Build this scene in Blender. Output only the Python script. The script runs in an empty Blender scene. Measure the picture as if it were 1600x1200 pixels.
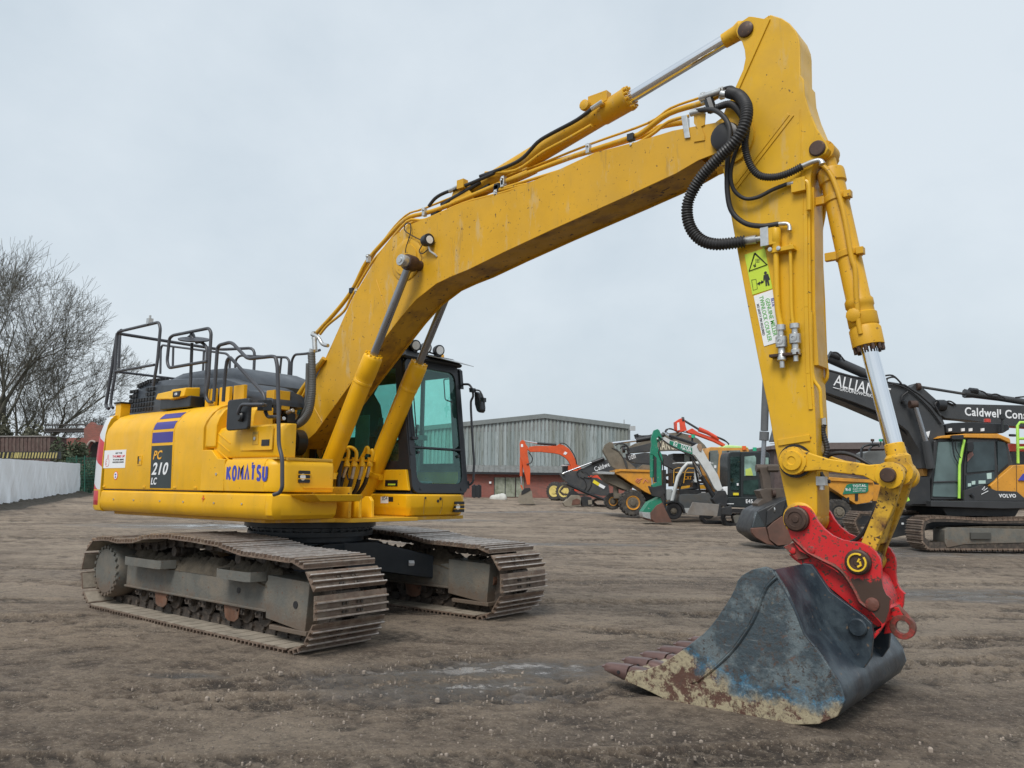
import bpy, math, random
from mathutils import Vector, Matrix, noise
D = bpy.data
sc = bpy.context.scene
C = sc.collection
random.seed(7)
# ------------------------------------------------------------------ camera
CAMP = Vector((7.5736, -5.7002, 1.3936)); YAW, PIT, ROL, FPX = 2.2514, 0.1338, 0.0116, 1225.17
_f = Vector((math.cos(PIT)*math.cos(YAW), math.cos(PIT)*math.sin(YAW), math.sin(PIT)))
_r0 = _f.cross(Vector((0, 0, 1))).normalized(); _u0 = _r0.cross(_f)
_r = _r0*math.cos(ROL)+_u0*math.sin(ROL); _u = -_r0*math.sin(ROL)+_u0*math.cos(ROL)
cam = D.cameras.new('camera'); co = D.objects.new('camera', cam); C.objects.link(co)
M3 = Matrix((_r, _u, -_f)).transposed()
co.matrix_world = Matrix.Translation(CAMP) @ M3.to_4x4()
cam.sensor_width = 36; cam.lens = FPX*36/1600; cam.clip_end = 3000; cam.clip_start = 0.05
sc.camera = co
# ------------------------------------------------------------------ sky and light (overcast)
SUN_EL, SUN_AZ = math.radians(52), math.radians(-75)
w = D.worlds.new('World'); sc.world = w; w.use_nodes = True
N = w.node_tree.nodes; L = w.node_tree.links; N.clear()
out = N.new('ShaderNodeOutputWorld'); bg = N.new('ShaderNodeBackground'); sky = N.new('ShaderNodeTexSky')
sky.sky_type = 'NISHITA'; sky.sun_disc = False; sky.sun_elevation = SUN_EL; sky.sun_rotation = math.pi/2-SUN_AZ
sky.dust_density = 4; sky.air_density = 1.5
tc = N.new('ShaderNodeTexCoord'); mp = N.new('ShaderNodeMapping'); mp.inputs['Scale'].default_value = (1, 1, 1.3)
nz = N.new('ShaderNodeTexNoise'); nz.inputs['Scale'].default_value = 1.9; nz.inputs['Detail'].default_value = 7; nz.inputs['Roughness'].default_value = .55; nz.inputs['Distortion'].default_value = .15
L.new(tc.outputs['Generated'], mp.inputs['Vector']); L.new(mp.outputs['Vector'], nz.inputs['Vector'])
cr = N.new('ShaderNodeValToRGB'); cr.color_ramp.elements[0].position = .34; cr.color_ramp.elements[1].position = .64
cr.color_ramp.elements[0].color = (4.70, 5.42, 6.05, 1); cr.color_ramp.elements[1].color = (6.05, 6.65, 7.15, 1)
L.new(nz.outputs['Fac'], cr.inputs['Fac'])
mx = N.new('ShaderNodeMixRGB'); mx.inputs['Fac'].default_value = .90
L.new(sky.outputs['Color'], mx.inputs['Color1']); L.new(cr.outputs['Color'], mx.inputs['Color2'])
L.new(mx.outputs['Color'], bg.inputs['Color']); bg.inputs['Strength'].default_value = .1
L.new(bg.outputs['Background'], out.inputs['Surface'])
sl = D.lights.new('sun', 'SUN'); so = D.objects.new('sun', sl); C.objects.link(so)
sl.energy = 2.1; sl.angle = math.radians(24); sl.color = (1, .965, .91)
sd = Vector((math.cos(SUN_EL)*math.cos(SUN_AZ), math.cos(SUN_EL)*math.sin(SUN_AZ), math.sin(SUN_EL)))
so.rotation_euler = sd.to_track_quat('Z', 'Y').to_euler()
sc.view_settings.view_transform = 'Standard'; sc.view_settings.look = 'None'; sc.view_settings.gamma = 1
sc.view_settings.exposure = 0.34
sc.render.engine = 'CYCLES'
# ------------------------------------------------------------------ helpers: points and frames
def ray(px, py): return _f+_r*((px-800)/FPX)+_u*((600-py)/FPX)
FH = Vector((_f.x, _f.y, 0)).normalized(); RH = FH.cross(Vector((0, 0, 1)))
class Fr:
    """a frame: s along a, t along n (away from the viewer), z along u"""
    def __init__(s, o, a, n, u=(0, 0, 1)):
        s.o = Vector(o); s.a = Vector(a).normalized(); s.n = Vector(n).normalized(); s.u = Vector(u).normalized()
    def w(s, p): return s.o+s.a*p[0]+s.n*p[1]+s.u*p[2]
    def px(s, x, y, t=0):
        d = ray(x, y); nn = s.a.cross(s.u).normalized()
        o = s.o+s.n*t; k = (o-CAMP).dot(nn)/d.dot(nn); q = CAMP+d*k-o
        return (q.dot(s.a), q.dot(s.u)) if abs(s.a.dot(s.u)) < 1e-6 else (q.dot(s.a), q.z/s.u.z)
MF = Fr((0, 0, 0), (1, 0, 0), (0, 1, 0))
def gh(x, y):
    d = (x-CAMP.x)*FH.x+(y-CAMP.y)*FH.y
    k = min(max(d-12, 0), 63); return .018*k-(.018*4)*(1-math.exp(-k/4))
def ground_at(px, py):
    d = ray(px, py); k = .5
    while k < 300:
        p = CAMP+d*k
        if p.z < gh(p.x, p.y): return p
        k += .05
    return p
def BF(D_, ang=0, cx=800):
    """vertical plane square to the view line (turned by ang) at forward distance D_, under pixel column cx"""
    lat = (cx-800)/FPX*D_
    o = Vector((CAMP.x, CAMP.y, 0))+FH*D_+RH*lat
    a = RH*math.cos(ang)+FH*math.sin(ang); n = FH*math.cos(ang)-RH*math.sin(ang)
    f = Fr(o, a, n); f.o.z = 0; return f
def S(ox, oy, k, pts): return [(ox+a/k, oy+b/k) for a, b in pts]
# ------------------------------------------------------------------ materials
MC = {}
def nodes(name):
    m = D.materials.new(name); m.use_nodes = True; n = m.node_tree.nodes; l = m.node_tree.links
    return m, n, l, n['Principled BSDF']
def noi(n, l, vec, scale, detail=4, rough=.55, sx=None):
    t = n.new('ShaderNodeTexNoise'); t.inputs['Scale'].default_value = scale; t.inputs['Detail'].default_value = detail; t.inputs['Roughness'].default_value = rough
    if sx:
        q = n.new('ShaderNodeMapping'); q.inputs['Scale'].default_value = sx; l.new(vec, q.inputs['Vector']); l.new(q.outputs['Vector'], t.inputs['Vector'])
    else: l.new(vec, t.inputs['Vector'])
    return t.outputs['Fac']
def ramp(n, l, v, a, b):
    r = n.new('ShaderNodeMapRange'); r.inputs['From Min'].default_value = a; r.inputs['From Max'].default_value = b; r.clamp = True
    l.new(v, r.inputs['Value']); return r.outputs['Result']
def mixc(n, l, f, a, b):
    m = n.new('ShaderNodeMixRGB')
    if isinstance(f, (int, float)): m.inputs['Fac'].default_value = f
    else: l.new(f, m.inputs['Fac'])
    for k, v in (('Color1', a), ('Color2', b)):
        if isinstance(v, tuple): m.inputs[k].default_value = (*v[:3], 1)
        else: l.new(v, m.inputs[k])
    return m.outputs['Color']
def mth(n, l, op, a, b=None):
    m = n.new('ShaderNodeMath'); m.operation = op
    for i, v in enumerate((a, b)):
        if v is None: continue
        if isinstance(v, (int, float)): m.inputs[i].default_value = v
        else: l.new(v, m.inputs[i])
    return m.outputs[0]
def mat(name, col, rough=.5, metal=0., var=.12, vs=3., dirt=0., dcol=(.16, .12, .08), ds=2.2, chips=0., ccol=(.05, .035, .025), cs=22., bump=0., bs=40., low=None, coat=0., streak=0., spec=.5, lcol=None, scuff=0.):
    """painted or bare surface: base colour + soft variation, dirt patches, chips, and mud low on the object"""
    if name in MC: return MC[name]
    m, n, l, b = nodes(name); g = n.new('ShaderNodeNewGeometry'); P = g.outputs['Position']
    c = mixc(n, l, ramp(n, l, noi(n, l, P, vs), .3, .7), tuple(v*(1-var) for v in col), tuple(min(1, v*(1+var)) for v in col))
    r = None
    if streak:
        f = mth(n, l, 'MULTIPLY', ramp(n, l, noi(n, l, P, 6, 4, .6, (1, 1, .08)), .52, .75), streak); c = mixc(n, l, f, c, dcol)
    if dirt:
        f = mth(n, l, 'MULTIPLY', ramp(n, l, noi(n, l, P, ds, 7, .65), .48, .66), dirt); c = mixc(n, l, f, c, dcol); r = f
    if low:
        sp = n.new('ShaderNodeSeparateXYZ'); l.new(P, sp.inputs[0])
        h = mth(n, l, 'ADD', ramp(n, l, sp.outputs['Z'], low[1], low[0]), mth(n, l, 'MULTIPLY', mth(n, l, 'SUBTRACT', noi(n, l, P, 5, 6, .7), .5), 1.6))
        c = mixc(n, l, mth(n, l, 'MULTIPLY', ramp(n, l, h, .35, .7), low[2]), c, lcol or dcol)
    if scuff:
        f = mth(n, l, 'MULTIPLY', ramp(n, l, noi(n, l, P, 3.2, 9, .72, (2.2, 1, .55)), .56, .66), scuff); c = mixc(n, l, f, c, (.50, .43, .28))
        f = mth(n, l, 'MULTIPLY', ramp(n, l, noi(n, l, P, 7, 6, .7, (1.6, 1, .25)), .60, .68), scuff*.8); c = mixc(n, l, f, c, (.26, .17, .06))
    if chips:
        f = ramp(n, l, noi(n, l, P, cs, 5, .6), .70-chips*.12, .72-chips*.12+.02); c = mixc(n, l, f, c, ccol)
    l.new(c, b.inputs['Base Color'])
    b.inputs['Metallic'].default_value = metal; b.inputs['Specular IOR Level'].default_value = spec
    rr = ramp(n, l, noi(n, l, P, vs*2.3, 3), .25, .75); q = n.new('ShaderNodeMapRange'); q.inputs['To Min'].default_value = rough*.8; q.inputs['To Max'].default_value = min(1, rough*1.25)
    l.new(rr, q.inputs['Value']); ro = q.outputs['Result']
    if r: ro = mth(n, l, 'MAXIMUM', ro, mth(n, l, 'MULTIPLY', r, .85))
    l.new(ro, b.inputs['Roughness'])
    if coat: b.inputs['Coat Weight'].default_value = coat; b.inputs['Coat Roughness'].default_value = .15
    if bump:
        bp = n.new('ShaderNodeBump'); bp.inputs['Strength'].default_value = bump; bp.inputs['Distance'].default_value = .02
        l.new(noi(n, l, P, bs, 5, .6), bp.inputs['Height']); l.new(bp.outputs['Normal'], b.inputs['Normal'])
    MC[name] = m; return m
def glassm(name, tint, refl=.25, rough=.02, dark=0.):
    if name in MC: return MC[name]
    m, n, l, b = nodes(name); n.remove(b); o = n['Material Output']
    tr = n.new('ShaderNodeBsdfTransparent'); tr.inputs['Color'].default_value = (*tint, 1)
    gl = n.new('ShaderNodeBsdfGlossy'); gl.inputs['Roughness'].default_value = rough; gl.inputs['Color'].default_value = (.62, .85, .80, 1)
    df = n.new('ShaderNodeBsdfDiffuse'); df.inputs['Color'].default_value = (.30, .50, .47, 1)
    g = n.new('ShaderNodeNewGeometry'); f2 = ramp(n, l, noi(n, l, g.outputs['Position'], 3.5, 7, .75), .35, .8)
    f2 = mth(n, l, 'MULTIPLY', f2, .42 if dark == 0 else dark)
    ms = n.new('ShaderNodeMixShader'); l.new(f2, ms.inputs[0]); l.new(tr.outputs[0], ms.inputs[1]); l.new(df.outputs[0], ms.inputs[2])
    fr = n.new('ShaderNodeFresnel'); fr.inputs['IOR'].default_value = 1.5
    f = mth(n, l, 'MULTIPLY', mth(n, l, 'ADD', fr.outputs[0], refl*.4), mth(n, l, 'SUBTRACT', 1.0, g.outputs['Backfacing']))
    m2 = n.new('ShaderNodeMixShader'); l.new(f, m2.inputs[0]); l.new(ms.outputs[0], m2.inputs[1]); l.new(gl.outputs[0], m2.inputs[2])
    l.new(m2.outputs[0], o.inputs['Surface']); MC[name] = m; return m
YEL = (.79, .425, .008)
yel = mat('yellow paint', YEL, .42, var=.05, dirt=.30, dcol=(.50, .29, .03), ds=1.1, chips=.10, cs=30, coat=.06, bump=.04, bs=5, streak=.26, spec=.35, scuff=.10)
yelb = mat('weathered yellow paint', (.61, .332, .016), .46, var=.08, dirt=.42, dcol=(.50, .30, .05), ds=.9, chips=.42, cs=30, ccol=(.13, .075, .03), streak=.3, spec=.35, scuff=.42)
yelw = mat('worn yellow paint', (.70, .39, .01), .5, var=.1, dirt=.62, dcol=(.16, .085, .035), ds=4.5, chips=.75, cs=38, ccol=(.05, .03, .02))
yelr = mat('rusty yellow paint', (.60, .35, .025), .55, var=.12, dirt=1., dcol=(.10, .04, .018), ds=5.5, chips=1.0, cs=30, ccol=(.045, .022, .012))
red = mat('red paint', (.58, .018, .022), .45, var=.10, dirt=.5, dcol=(.28, .03, .03), ds=6, chips=1.15, cs=46, ccol=(.09, .05, .035))
redw = mat('worn red edge', (.13, .05, .035), .6, var=.3, vs=9, dirt=.8, dcol=(.42, .03, .03), ds=12, bump=.3)
blk = mat('black plastic', (.016, .018, .021), .38, var=.2)
rail = mat('grey handrail paint', (.055, .058, .068), .42, var=.15)
hood = mat('charcoal hood', (.034, .041, .052), .36, var=.1, dirt=.2, dcol=(.12, .13, .14))
navy = mat('dark blue steel', (.014, .021, .030), .36, var=.2, dirt=.35, dcol=(.045, .05, .052), ds=2.5)
rub = mat('black rubber', (.022, .022, .024), .55, var=.2)
rubg = mat('grey dusty rubber', (.10, .105, .105), .6, var=.2)
stl = mat('galvanised steel', (.55, .56, .56), .38, metal=.85, var=.15, vs=20)
chrome = mat('chrome rod', (.78, .80, .83), .10, metal=1., var=.04)
chromed = mat('dull rod', (.30, .31, .33), .28, metal=.9, var=.1)
pinm = mat('brown pin steel', (.070, .042, .032), .5, metal=.3, var=.3, vs=15, chips=.4, ccol=(.20, .10, .04), cs=50)
shoe = mat('track shoe steel', (.175, .125, .095), .52, metal=.25, var=.3, vs=7, dirt=.75, dcol=(.27, .22, .17), ds=9, chips=.5, cs=35, ccol=(.16, .065, .03), bump=.35, bs=45)
shoed = mat('dark track steel', (.055, .045, .038), .6, metal=.2, var=.3, vs=8, dirt=.6, dcol=(.17, .13, .10), ds=10, bump=.4)
worn = mat('polished grouser steel', (.46, .41, .37), .34, metal=.55, var=.25, vs=18, dirt=.5, dcol=(.24, .16, .12), ds=14)
mudst = mat('muddy grey steel', (.118, .118, .106), .6, var=.15, vs=5, dirt=.85, dcol=(.175, .15, .118), ds=4, chips=.5, cs=28, ccol=(.13, .06, .03), streak=.6, bump=.25, low=(.12, .48, .85), lcol=(.125, .092, .068))
mud = mat('dried mud', (.078, .064, .046), .95, var=.3, vs=9, bump=1., bs=22)
rust = mat('rusty steel', (.135, .062, .035), .65, var=.3, vs=7, dirt=.5, dcol=(.13, .10, .08), ds=9, bump=.2)
white = mat('white sticker', (.78, .80, .82), .4, var=.03)
inkb = mat('black ink', (.02, .02, .022), .5)
navyp = mat('stripe purple', (.045, .035, .25), .35, var=.06)
panel = mat('sticker charcoal', (.022, .032, .034), .4)
orn = mat('lettering orange', (.85, .42, .03), .4)
blu = mat('lettering blue', (.045, .06, .38), .4)
lampm = mat('lamp lens', (.75, .77, .78), .15, var=.05)
def emitless(name, col, rough=.3): return mat(name, col, rough, var=.05)
# ------------------------------------------------------------------ mesh builder
ORG = {}
class G:
    def __init__(s, fr=MF): s.fr = fr; s.v = []; s.f = []; s.m = []; s.mats = []; s.cur = 0
    def mt(s, m):
        if m not in s.mats: s.mats.append(m)
        s.cur = s.mats.index(m); return s
    def add(s, vs, fs, world=False):
        o = len(s.v); s.v += [Vector(p) if world else s.fr.w(p) for p in vs]
        for f in fs: s.f.append([i+o for i in f]); s.m.append(s.cur)
        return s
    def box(s, a0, a1, b0, b1, c0, c1):
        vs = [(x, y, z) for z in (c0, c1) for y in (b0, b1) for x in (a0, a1)]
        return s.add(vs, [(0, 2, 3, 1), (4, 5, 7, 6), (0, 1, 5, 4), (2, 6, 7, 3), (0, 4, 6, 2), (1, 3, 7, 5)])
    def prism(s, pts, t0, t1):
        n = len(pts); vs = [(p[0], t0, p[1]) for p in pts]+[(p[0], t1, p[1]) for p in pts]
        return s.add(vs, [list(range(n)), list(range(2*n-1, n-1, -1))]+[(i, i+n, (i+1) % n+n, (i+1) % n) for i in range(n)])
    def ringp(s, o, i, t0, t1):
        n = len(o); vs = [(p[0], t0, p[1]) for p in o]+[(p[0], t0, p[1]) for p in i]+[(p[0], t1, p[1]) for p in o]+[(p[0], t1, p[1]) for p in i]
        fs = []
        for k in range(n):
            j = (k+1) % n
            fs += [(k, j, j+n, k+n), (k+2*n, k+3*n, j+3*n, j+2*n), (k, k+2*n, j+2*n, j), (k+n, j+n, j+3*n, k+3*n)]
        return s.add(vs, fs)
    def loft(s, rings, cap=True, closed=True):
        n = len(rings[0]); vs = [p for r in rings for p in r]; fs = []
        for a in range(len(rings)-1):
            for k in range(n if closed else n-1):
                j = (k+1) % n; fs.append((a*n+k, a*n+j, (a+1)*n+j, (a+1)*n+k))
        if cap: fs += [list(range(n-1, -1, -1)), list(range((len(rings)-1)*n, len(rings)*n))]
        return s.add(vs, fs)
    def plan(s, pts, z0, z1):
        return s.loft([[(x, y, z0) for x, y in pts], [(x, y, z1) for x, y in pts]])
    def tube(s, path, r, n=8, sm=0, cap=True, world=False):
        P = [Vector(p) if world else s.fr.w(p) for p in path]
        R = list(r) if isinstance(r, (list, tuple)) else [r]*len(P)
        if sm and len(P) > 2:
            Q, RR = [], []
            for i in range(len(P)-1):
                p0, p1, p2, p3 = P[max(i-1, 0)], P[i], P[i+1], P[min(i+2, len(P)-1)]
                for k in range(sm):
                    t = k/sm; Q.append(.5*((2*p1)+(p2-p0)*t+(2*p0-5*p1+4*p2-p3)*t*t+(3*p1-p0-3*p2+p3)*t**3)); RR.append(R[i]*(1-t)+R[i+1]*t)
            Q.append(P[-1]); RR.append(R[-1]); P, R = Q, RR
        rings = []; pv = None
        for i, p in enumerate(P):
            d = (P[min(i+1, len(P)-1)]-P[max(i-1, 0)])
            d = d.normalized() if d.length > 1e-9 else Vector((0, 0, 1))
            if pv is None:
                x = d.cross(Vector((0, 0, 1)));  x = x if x.length > .1 else d.cross(Vector((1, 0, 0)))
            else: x = pv-d*pv.dot(d)
            x.normalize(); pv = x; y = d.cross(x)
            rings.append([p+(x*math.cos(2*math.pi*k/n)+y*math.sin(2*math.pi*k/n))*R[i] for k in range(n)])
        o = s.fr; s.fr = MF; s.loft(rings, cap); s.fr = o; return s
    def hose(s, path, r, pitch=.018, depth=.14, n=8, sm=8):
        """ribbed hose: resample the smooth path and modulate the radius"""
        t = G(s.fr); P = [s.fr.w(p) for p in path]; Q = []
        for i in range(len(P)-1):
            p0, p1, p2, p3 = P[max(i-1, 0)], P[i], P[i+1], P[min(i+2, len(P)-1)]
            for k in range(sm*2):
                u = k/(sm*2); Q.append(.5*((2*p1)+(p2-p0)*u+(2*p0-5*p1+4*p2-p3)*u*u+(3*p1-p0-3*p2+p3)*u**3))
        Q.append(P[-1]); L_ = [0]
        for i in range(1, len(Q)): L_.append(L_[-1]+(Q[i]-Q[i-1]).length)
        m = max(4, int(L_[-1]/(pitch/4))); out, rad = [], []; j = 0
        for k in range(m+1):
            x = L_[-1]*k/m
            while j < len(Q)-2 and L_[j+1] < x: j += 1
            u = (x-L_[j])/max(1e-9, L_[j+1]-L_[j]); out.append(Q[j].lerp(Q[j+1], u)); rad.append(r*(1+(depth if k % 4 < 2 else -depth)*.5))
        return s.tube(out, rad, n, 0, True, True)
    def cyl(s, p0, p1, r, r1=None, n=20): return s.tube([p0, p1], [r, r if r1 is None else r1], n)
    def lathe(s, c, axis, prof, n=24, world=False):
        """prof: list of (radius, distance along axis)"""
        c = Vector(c) if world else s.fr.w(c); ax = Vector(axis)
        if not world: ax = s.fr.a*ax.x+s.fr.n*ax.y+s.fr.u*ax.z
        ax.normalize(); x = ax.orthogonal().normalized(); y = ax.cross(x)
        rings = [[c+ax*h+(x*math.cos(2*math.pi*k/n)+y*math.sin(2*math.pi*k/n))*max(r, 1e-4) for k in range(n)] for r, h in prof]
        o = s.fr; s.fr = MF; s.loft(rings); s.fr = o; return s
    def build(s, name, parent=None, bevel=0., smooth=40, seg=2, loc=None):
        me = D.meshes.new(name); org = ORG.get(parent.name, Vector()) if parent else (Vector(loc) if loc else Vector())
        me.from_pydata([v-org for v in s.v], [], s.f)
        for m in s.mats: me.materials.append(m)
        for p, k in zip(me.polygons, s.m): p.material_index = k; p.use_smooth = True
        me.update()
        import bmesh
        b = bmesh.new(); b.from_mesh(me); bmesh.ops.recalc_face_normals(b, faces=b.faces); b.to_mesh(me); b.free()
        o = D.objects.new(name, me); C.objects.link(o); ORG[o.name] = org
        if parent: o.parent = parent
        elif loc: o.location = org
        if bevel:
            q = o.modifiers.new('bevel', 'BEVEL'); q.width = bevel; q.segments = seg; q.limit_method = 'ANGLE'; q.angle_limit = math.radians(35); q.harden_normals = True
        else: me.set_sharp_from_angle(angle=math.radians(smooth))
        return o
def thing(name, label, cat, loc, group=None):
    o = D.objects.new(name, None); o.location = loc; C.objects.link(o); ORG[o.name] = Vector(loc); o.empty_display_size = .3
    o['label'] = label; o['category'] = cat
    if group: o['group'] = group
    return o
def tag(o, label=None, cat=None, group=None, kind=None):
    for k, v in (('label', label), ('category', cat), ('group', group), ('kind', kind)):
        if v: o[k] = v
    return o
def rrect(x0, x1, z0, z1, r, n=5):
    P = []
    for cx, cz, a in ((x1-r, z0+r, -90), (x1-r, z1-r, 0), (x0+r, z1-r, 90), (x0+r, z0+r, 180)):
        for k in range(n): q = math.radians(a+90*k/(n-1)); P.append((cx+r*math.cos(q), cz+r*math.sin(q)))
    return P
def circ(x, z, r, n=24, a0=0, a1=360, full=True):
    return [(x+r*math.cos(math.radians(a0+(a1-a0)*k/(n if full else n-1))), z+r*math.sin(math.radians(a0+(a1-a0)*k/(n if full else n-1)))) for k in range(n)]
def text(fr, st, p, h, t, m, parent, name='lettering', ang=0, width=None, bold=0., _k=.6, shear=0., depth=.0015, align='LEFT'):
    """lettering standing on the plane t of a frame, baseline start p=(s,z), cap height h; ang turns it in the plane"""
    bold *= _k; cu = D.curves.new('txt', 'FONT'); cu.body = st; cu.size = 1; cu.offset = bold; cu.shear = shear; cu.align_x = align; cu.extrude = .02; cu.resolution_u = 3; cu.space_character = 1+bold*5
    to = D.objects.new('txt', cu); me = D.meshes.new_from_object(to); D.objects.remove(to)
    xs = [v.co.x for v in me.vertices]; ys = [v.co.y for v in me.vertices]
    if not xs: return
    k = h/.70; kx = k
    if width: kx = width/(max(xs)-min(xs))
    x0 = min(xs) if align == 'LEFT' else (min(xs)+max(xs))/2
    org = ORG.get(parent.name, Vector()); ca, sa = math.cos(ang), math.sin(ang)
    for v in me.vertices:
        X = (v.co.x-x0)*kx; Y = v.co.y*k; T = t-depth if v.co.z > 0 else t+depth
        v.co = fr.w((p[0]+X*ca-Y*sa, T, p[1]+X*sa+Y*ca))-org
    me.materials.clear(); me.materials.append(m); me.name = name; me.update()
    o = D.objects.new(name, me); C.objects.link(o); ORG[o.name] = org; o.parent = parent; return o
def mpt(x, y, t): return MF.px(x, y, t)
def MP(pts, t): return [MF.px(a, b, t) for a, b in pts]
def P3(pts, t): return [(q[0], t, q[1]) for q in MP(pts, t)]
# ================================================================== THE YARD GROUND
def build_ground():
    vs, fs, clod = [], [], []
    radii = []; r = 1.2
    while r < 600: radii.append(r); r *= 1.0058 if r < 16 else (1.010 if r < 34 else (1.025 if r < 90 else 1.12))
    a0 = math.degrees(YAW); angs = []; a = -180
    while a < 180: angs.append(a); a += .24 if -38 <= a < 38 else (2 if abs(a) < 80 else 6)
    na = len(angs); nn = noise.noise; S0 = CAMP.x*RH.x+CAMP.y*RH.y; T0 = CAMP.x*FH.x+CAMP.y*FH.y
    RUTS = [(4.3, .10, .02, .20, 1), (5.6, .16, .015, .22, 2), (6.05, .16, .015, .2, 4), (7.6, -.05, .02, .28, 3), (9.2, .08, -.01, .25, 6), (10.1, .12, .01, .25, 5), (12.5, -.04, .01, .3, 8), (14.5, .05, .006, .3, 7), (17.5, -.06, .004, .35, 9), (21, .05, -.004, .4, 11), (26, .0, .003, .5, 12), (6.9, .5, .0, .2, 13), (8.6, -.45, .0, .22, 14)]
    for r in radii:
        for a in angs:
            t = math.radians(a0+a); x = CAMP.x+r*math.cos(t); y = CAMP.y+r*math.sin(t)
            z = gh(x, y)
            k = 1 if r < 50 else max(0, 1-(r-50)/50)
            p = (x*RH.x+y*RH.y, x*FH.x+y*FH.y)
            wx = nn((p[0]*.6, p[1]*.6, 5))*.9
            h = nn((p[0]*.30, p[1]*.6, 0))*.026+nn((p[0]*.9+9, p[1]*1.5+wx, 3))*.015
            c_ = 0
            if r < 60:
                # churned clods: sharp crests, flat hollows
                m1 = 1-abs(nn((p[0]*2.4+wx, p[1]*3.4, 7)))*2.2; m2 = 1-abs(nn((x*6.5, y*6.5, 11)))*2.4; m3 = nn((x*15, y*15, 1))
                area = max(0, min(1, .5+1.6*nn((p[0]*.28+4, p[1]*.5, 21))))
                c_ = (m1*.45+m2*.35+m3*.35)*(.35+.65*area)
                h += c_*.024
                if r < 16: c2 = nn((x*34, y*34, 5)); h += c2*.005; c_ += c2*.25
            if r < 40:      # tyre and track ruts curving across the yard
                for (tt, sl_, cv_, wd_, s0) in RUTS:
                    dt_ = p[1]-(T0+tt+sl_*(p[0]-S0)+cv_*(p[0]-S0)**2)
                    if abs(dt_) < wd_*1.3:
                        f_ = max(0, min(1, .55+1.5*nn((p[0]*.5+s0, p[1]*.3, s0)))); e_ = abs(dt_)/wd_
                        bar_ = math.sin((p[0]*1.0+abs(dt_)*.9*(1 if s0 % 2 else -1))*6.283/.17)
                        dd_ = (-.020+.010*(1 if bar_ > .1 else -1))*f_ if e_ < .85 else (.016*f_*(1-abs(e_-1)/.3))
                        h += dd_; c_ += dd_*16
            if r > 30: h += nn((x*.25, y*.25, 2))*.05
            u = max(0, min(1, (abs(x)-2.0)/.6)); v_ = max(0, min(1, (abs(y)-1.4)/.6)); q = 1-(1-u)*(1-v_)
            b_ = math.hypot(x-5.2, y); q = min(q, max(.2, min(1, (b_-.8)/.6)))
            vs.append((x, y, z+(h-.020)*k*(.25+.75*q)+(1-q)*.016)); clod.append(c_)
    c = len(vs); vs.append((CAMP.x, CAMP.y, 0))
    for i in range(len(radii)-1):
        for j in range(na):
            k = (j+1) % na; fs.append((i*na+j, (i+1)*na+j, (i+1)*na+k, i*na+k))
    for j in range(na): fs.append((c, j, (j+1) % na))
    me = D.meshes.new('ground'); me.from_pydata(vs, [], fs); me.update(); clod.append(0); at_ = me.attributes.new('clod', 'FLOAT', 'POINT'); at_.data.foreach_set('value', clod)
    for p in me.polygons: p.use_smooth = True
    o = D.objects.new('ground', me); C.objects.link(o); o['kind'] = 'structure'
    m, n, l, b = nodes('packed mud yard'); g = n.new('ShaderNodeNewGeometry'); P = g.outputs['Position']
    rot = n.new('ShaderNodeMapping'); rot.vector_type = 'POINT'; rot.inputs['Rotation'].default_value = (0, 0, -math.atan2(RH.y, RH.x)); l.new(P, rot.inputs['Vector']); Q = rot.outputs['Vector']
    big = noi(n, l, Q, .33, 6, .62, (.7, 1.3, 1)); mid = noi(n, l, Q, 2.2, 10, .74, (.55, 1.25, 1)); fine = noi(n, l, P, 13, 12, .88); grit = noi(n, l, P, 48, 5, .75)
    ca = n.new('ShaderNodeAttribute'); ca.attribute_name = 'clod'; cl = ca.outputs['Fac']
    c = mixc(n, l, ramp(n, l, mid, .40, .60), (.098, .070, .050), (.235, .182, .135))
    c = mixc(n, l, mth(n, l, 'MULTIPLY', ramp(n, l, big, .50, .62), .65), c, (.31, .25, .19))
    c = mixc(n, l, mth(n, l, 'MULTIPLY', ramp(n, l, big, .50, .36), .75), c, (.082, .060, .045))
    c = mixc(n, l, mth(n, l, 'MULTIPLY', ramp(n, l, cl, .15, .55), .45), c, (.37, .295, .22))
    c = mixc(n, l, mth(n, l, 'MULTIPLY', ramp(n, l, cl, .12, -.22), .75), c, (.040, .030, .023))  # pale crests, dark damp hollows: relief shading put into the mud colour
    c = mixc(n, l, mth(n, l, 'MULTIPLY', ramp(n, l, fine, .52, .60), .60), c, (.35, .28, .205))
    c = mixc(n, l, mth(n, l, 'MULTIPLY', ramp(n, l, fine, .47, .38), .75), c, (.045, .036, .030))
    c = mixc(n, l, mth(n, l, 'MULTIPLY', ramp(n, l, grit, .59, .62), .75), c, (.44, .37, .29))
    c = mixc(n, l, mth(n, l, 'MULTIPLY', ramp(n, l, grit, .41, .38), .75), c, (.035, .03, .026))
    # wet hollows
    wet = None
    for (qx, qy, rx, ry) in ((690, 1062, 1.15, .62), (800, 1046, .95, .45), (1450, 860, 5., 1.6), (1530, 930, 3., .8), (360, 822, 5, 1.4), (800, 848, 4, .5), (640, 812, 4, .8), (860, 800, 5, .8), (285, 1055, .35, .12)):
        gp = ground_at(qx, qy); s0, t0 = gp.x*RH.x+gp.y*RH.y, gp.x*FH.x+gp.y*FH.y
        sp = n.new('ShaderNodeMapping'); sp.vector_type = 'POINT'; sp.inputs['Location'].default_value = (-s0/rx, -t0/ry, 0); sp.inputs['Scale'].default_value = (1/rx, 1/ry, 0); l.new(Q, sp.inputs['Vector'])
        ln = n.new('ShaderNodeVectorMath'); ln.operation = 'LENGTH'; l.new(sp.outputs['Vector'], ln.inputs[0])
        k = ramp(n, l, ln.outputs['Value'], 1.15, .35); wet = k if wet is None else mth(n, l, 'MAXIMUM', wet, k)
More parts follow.
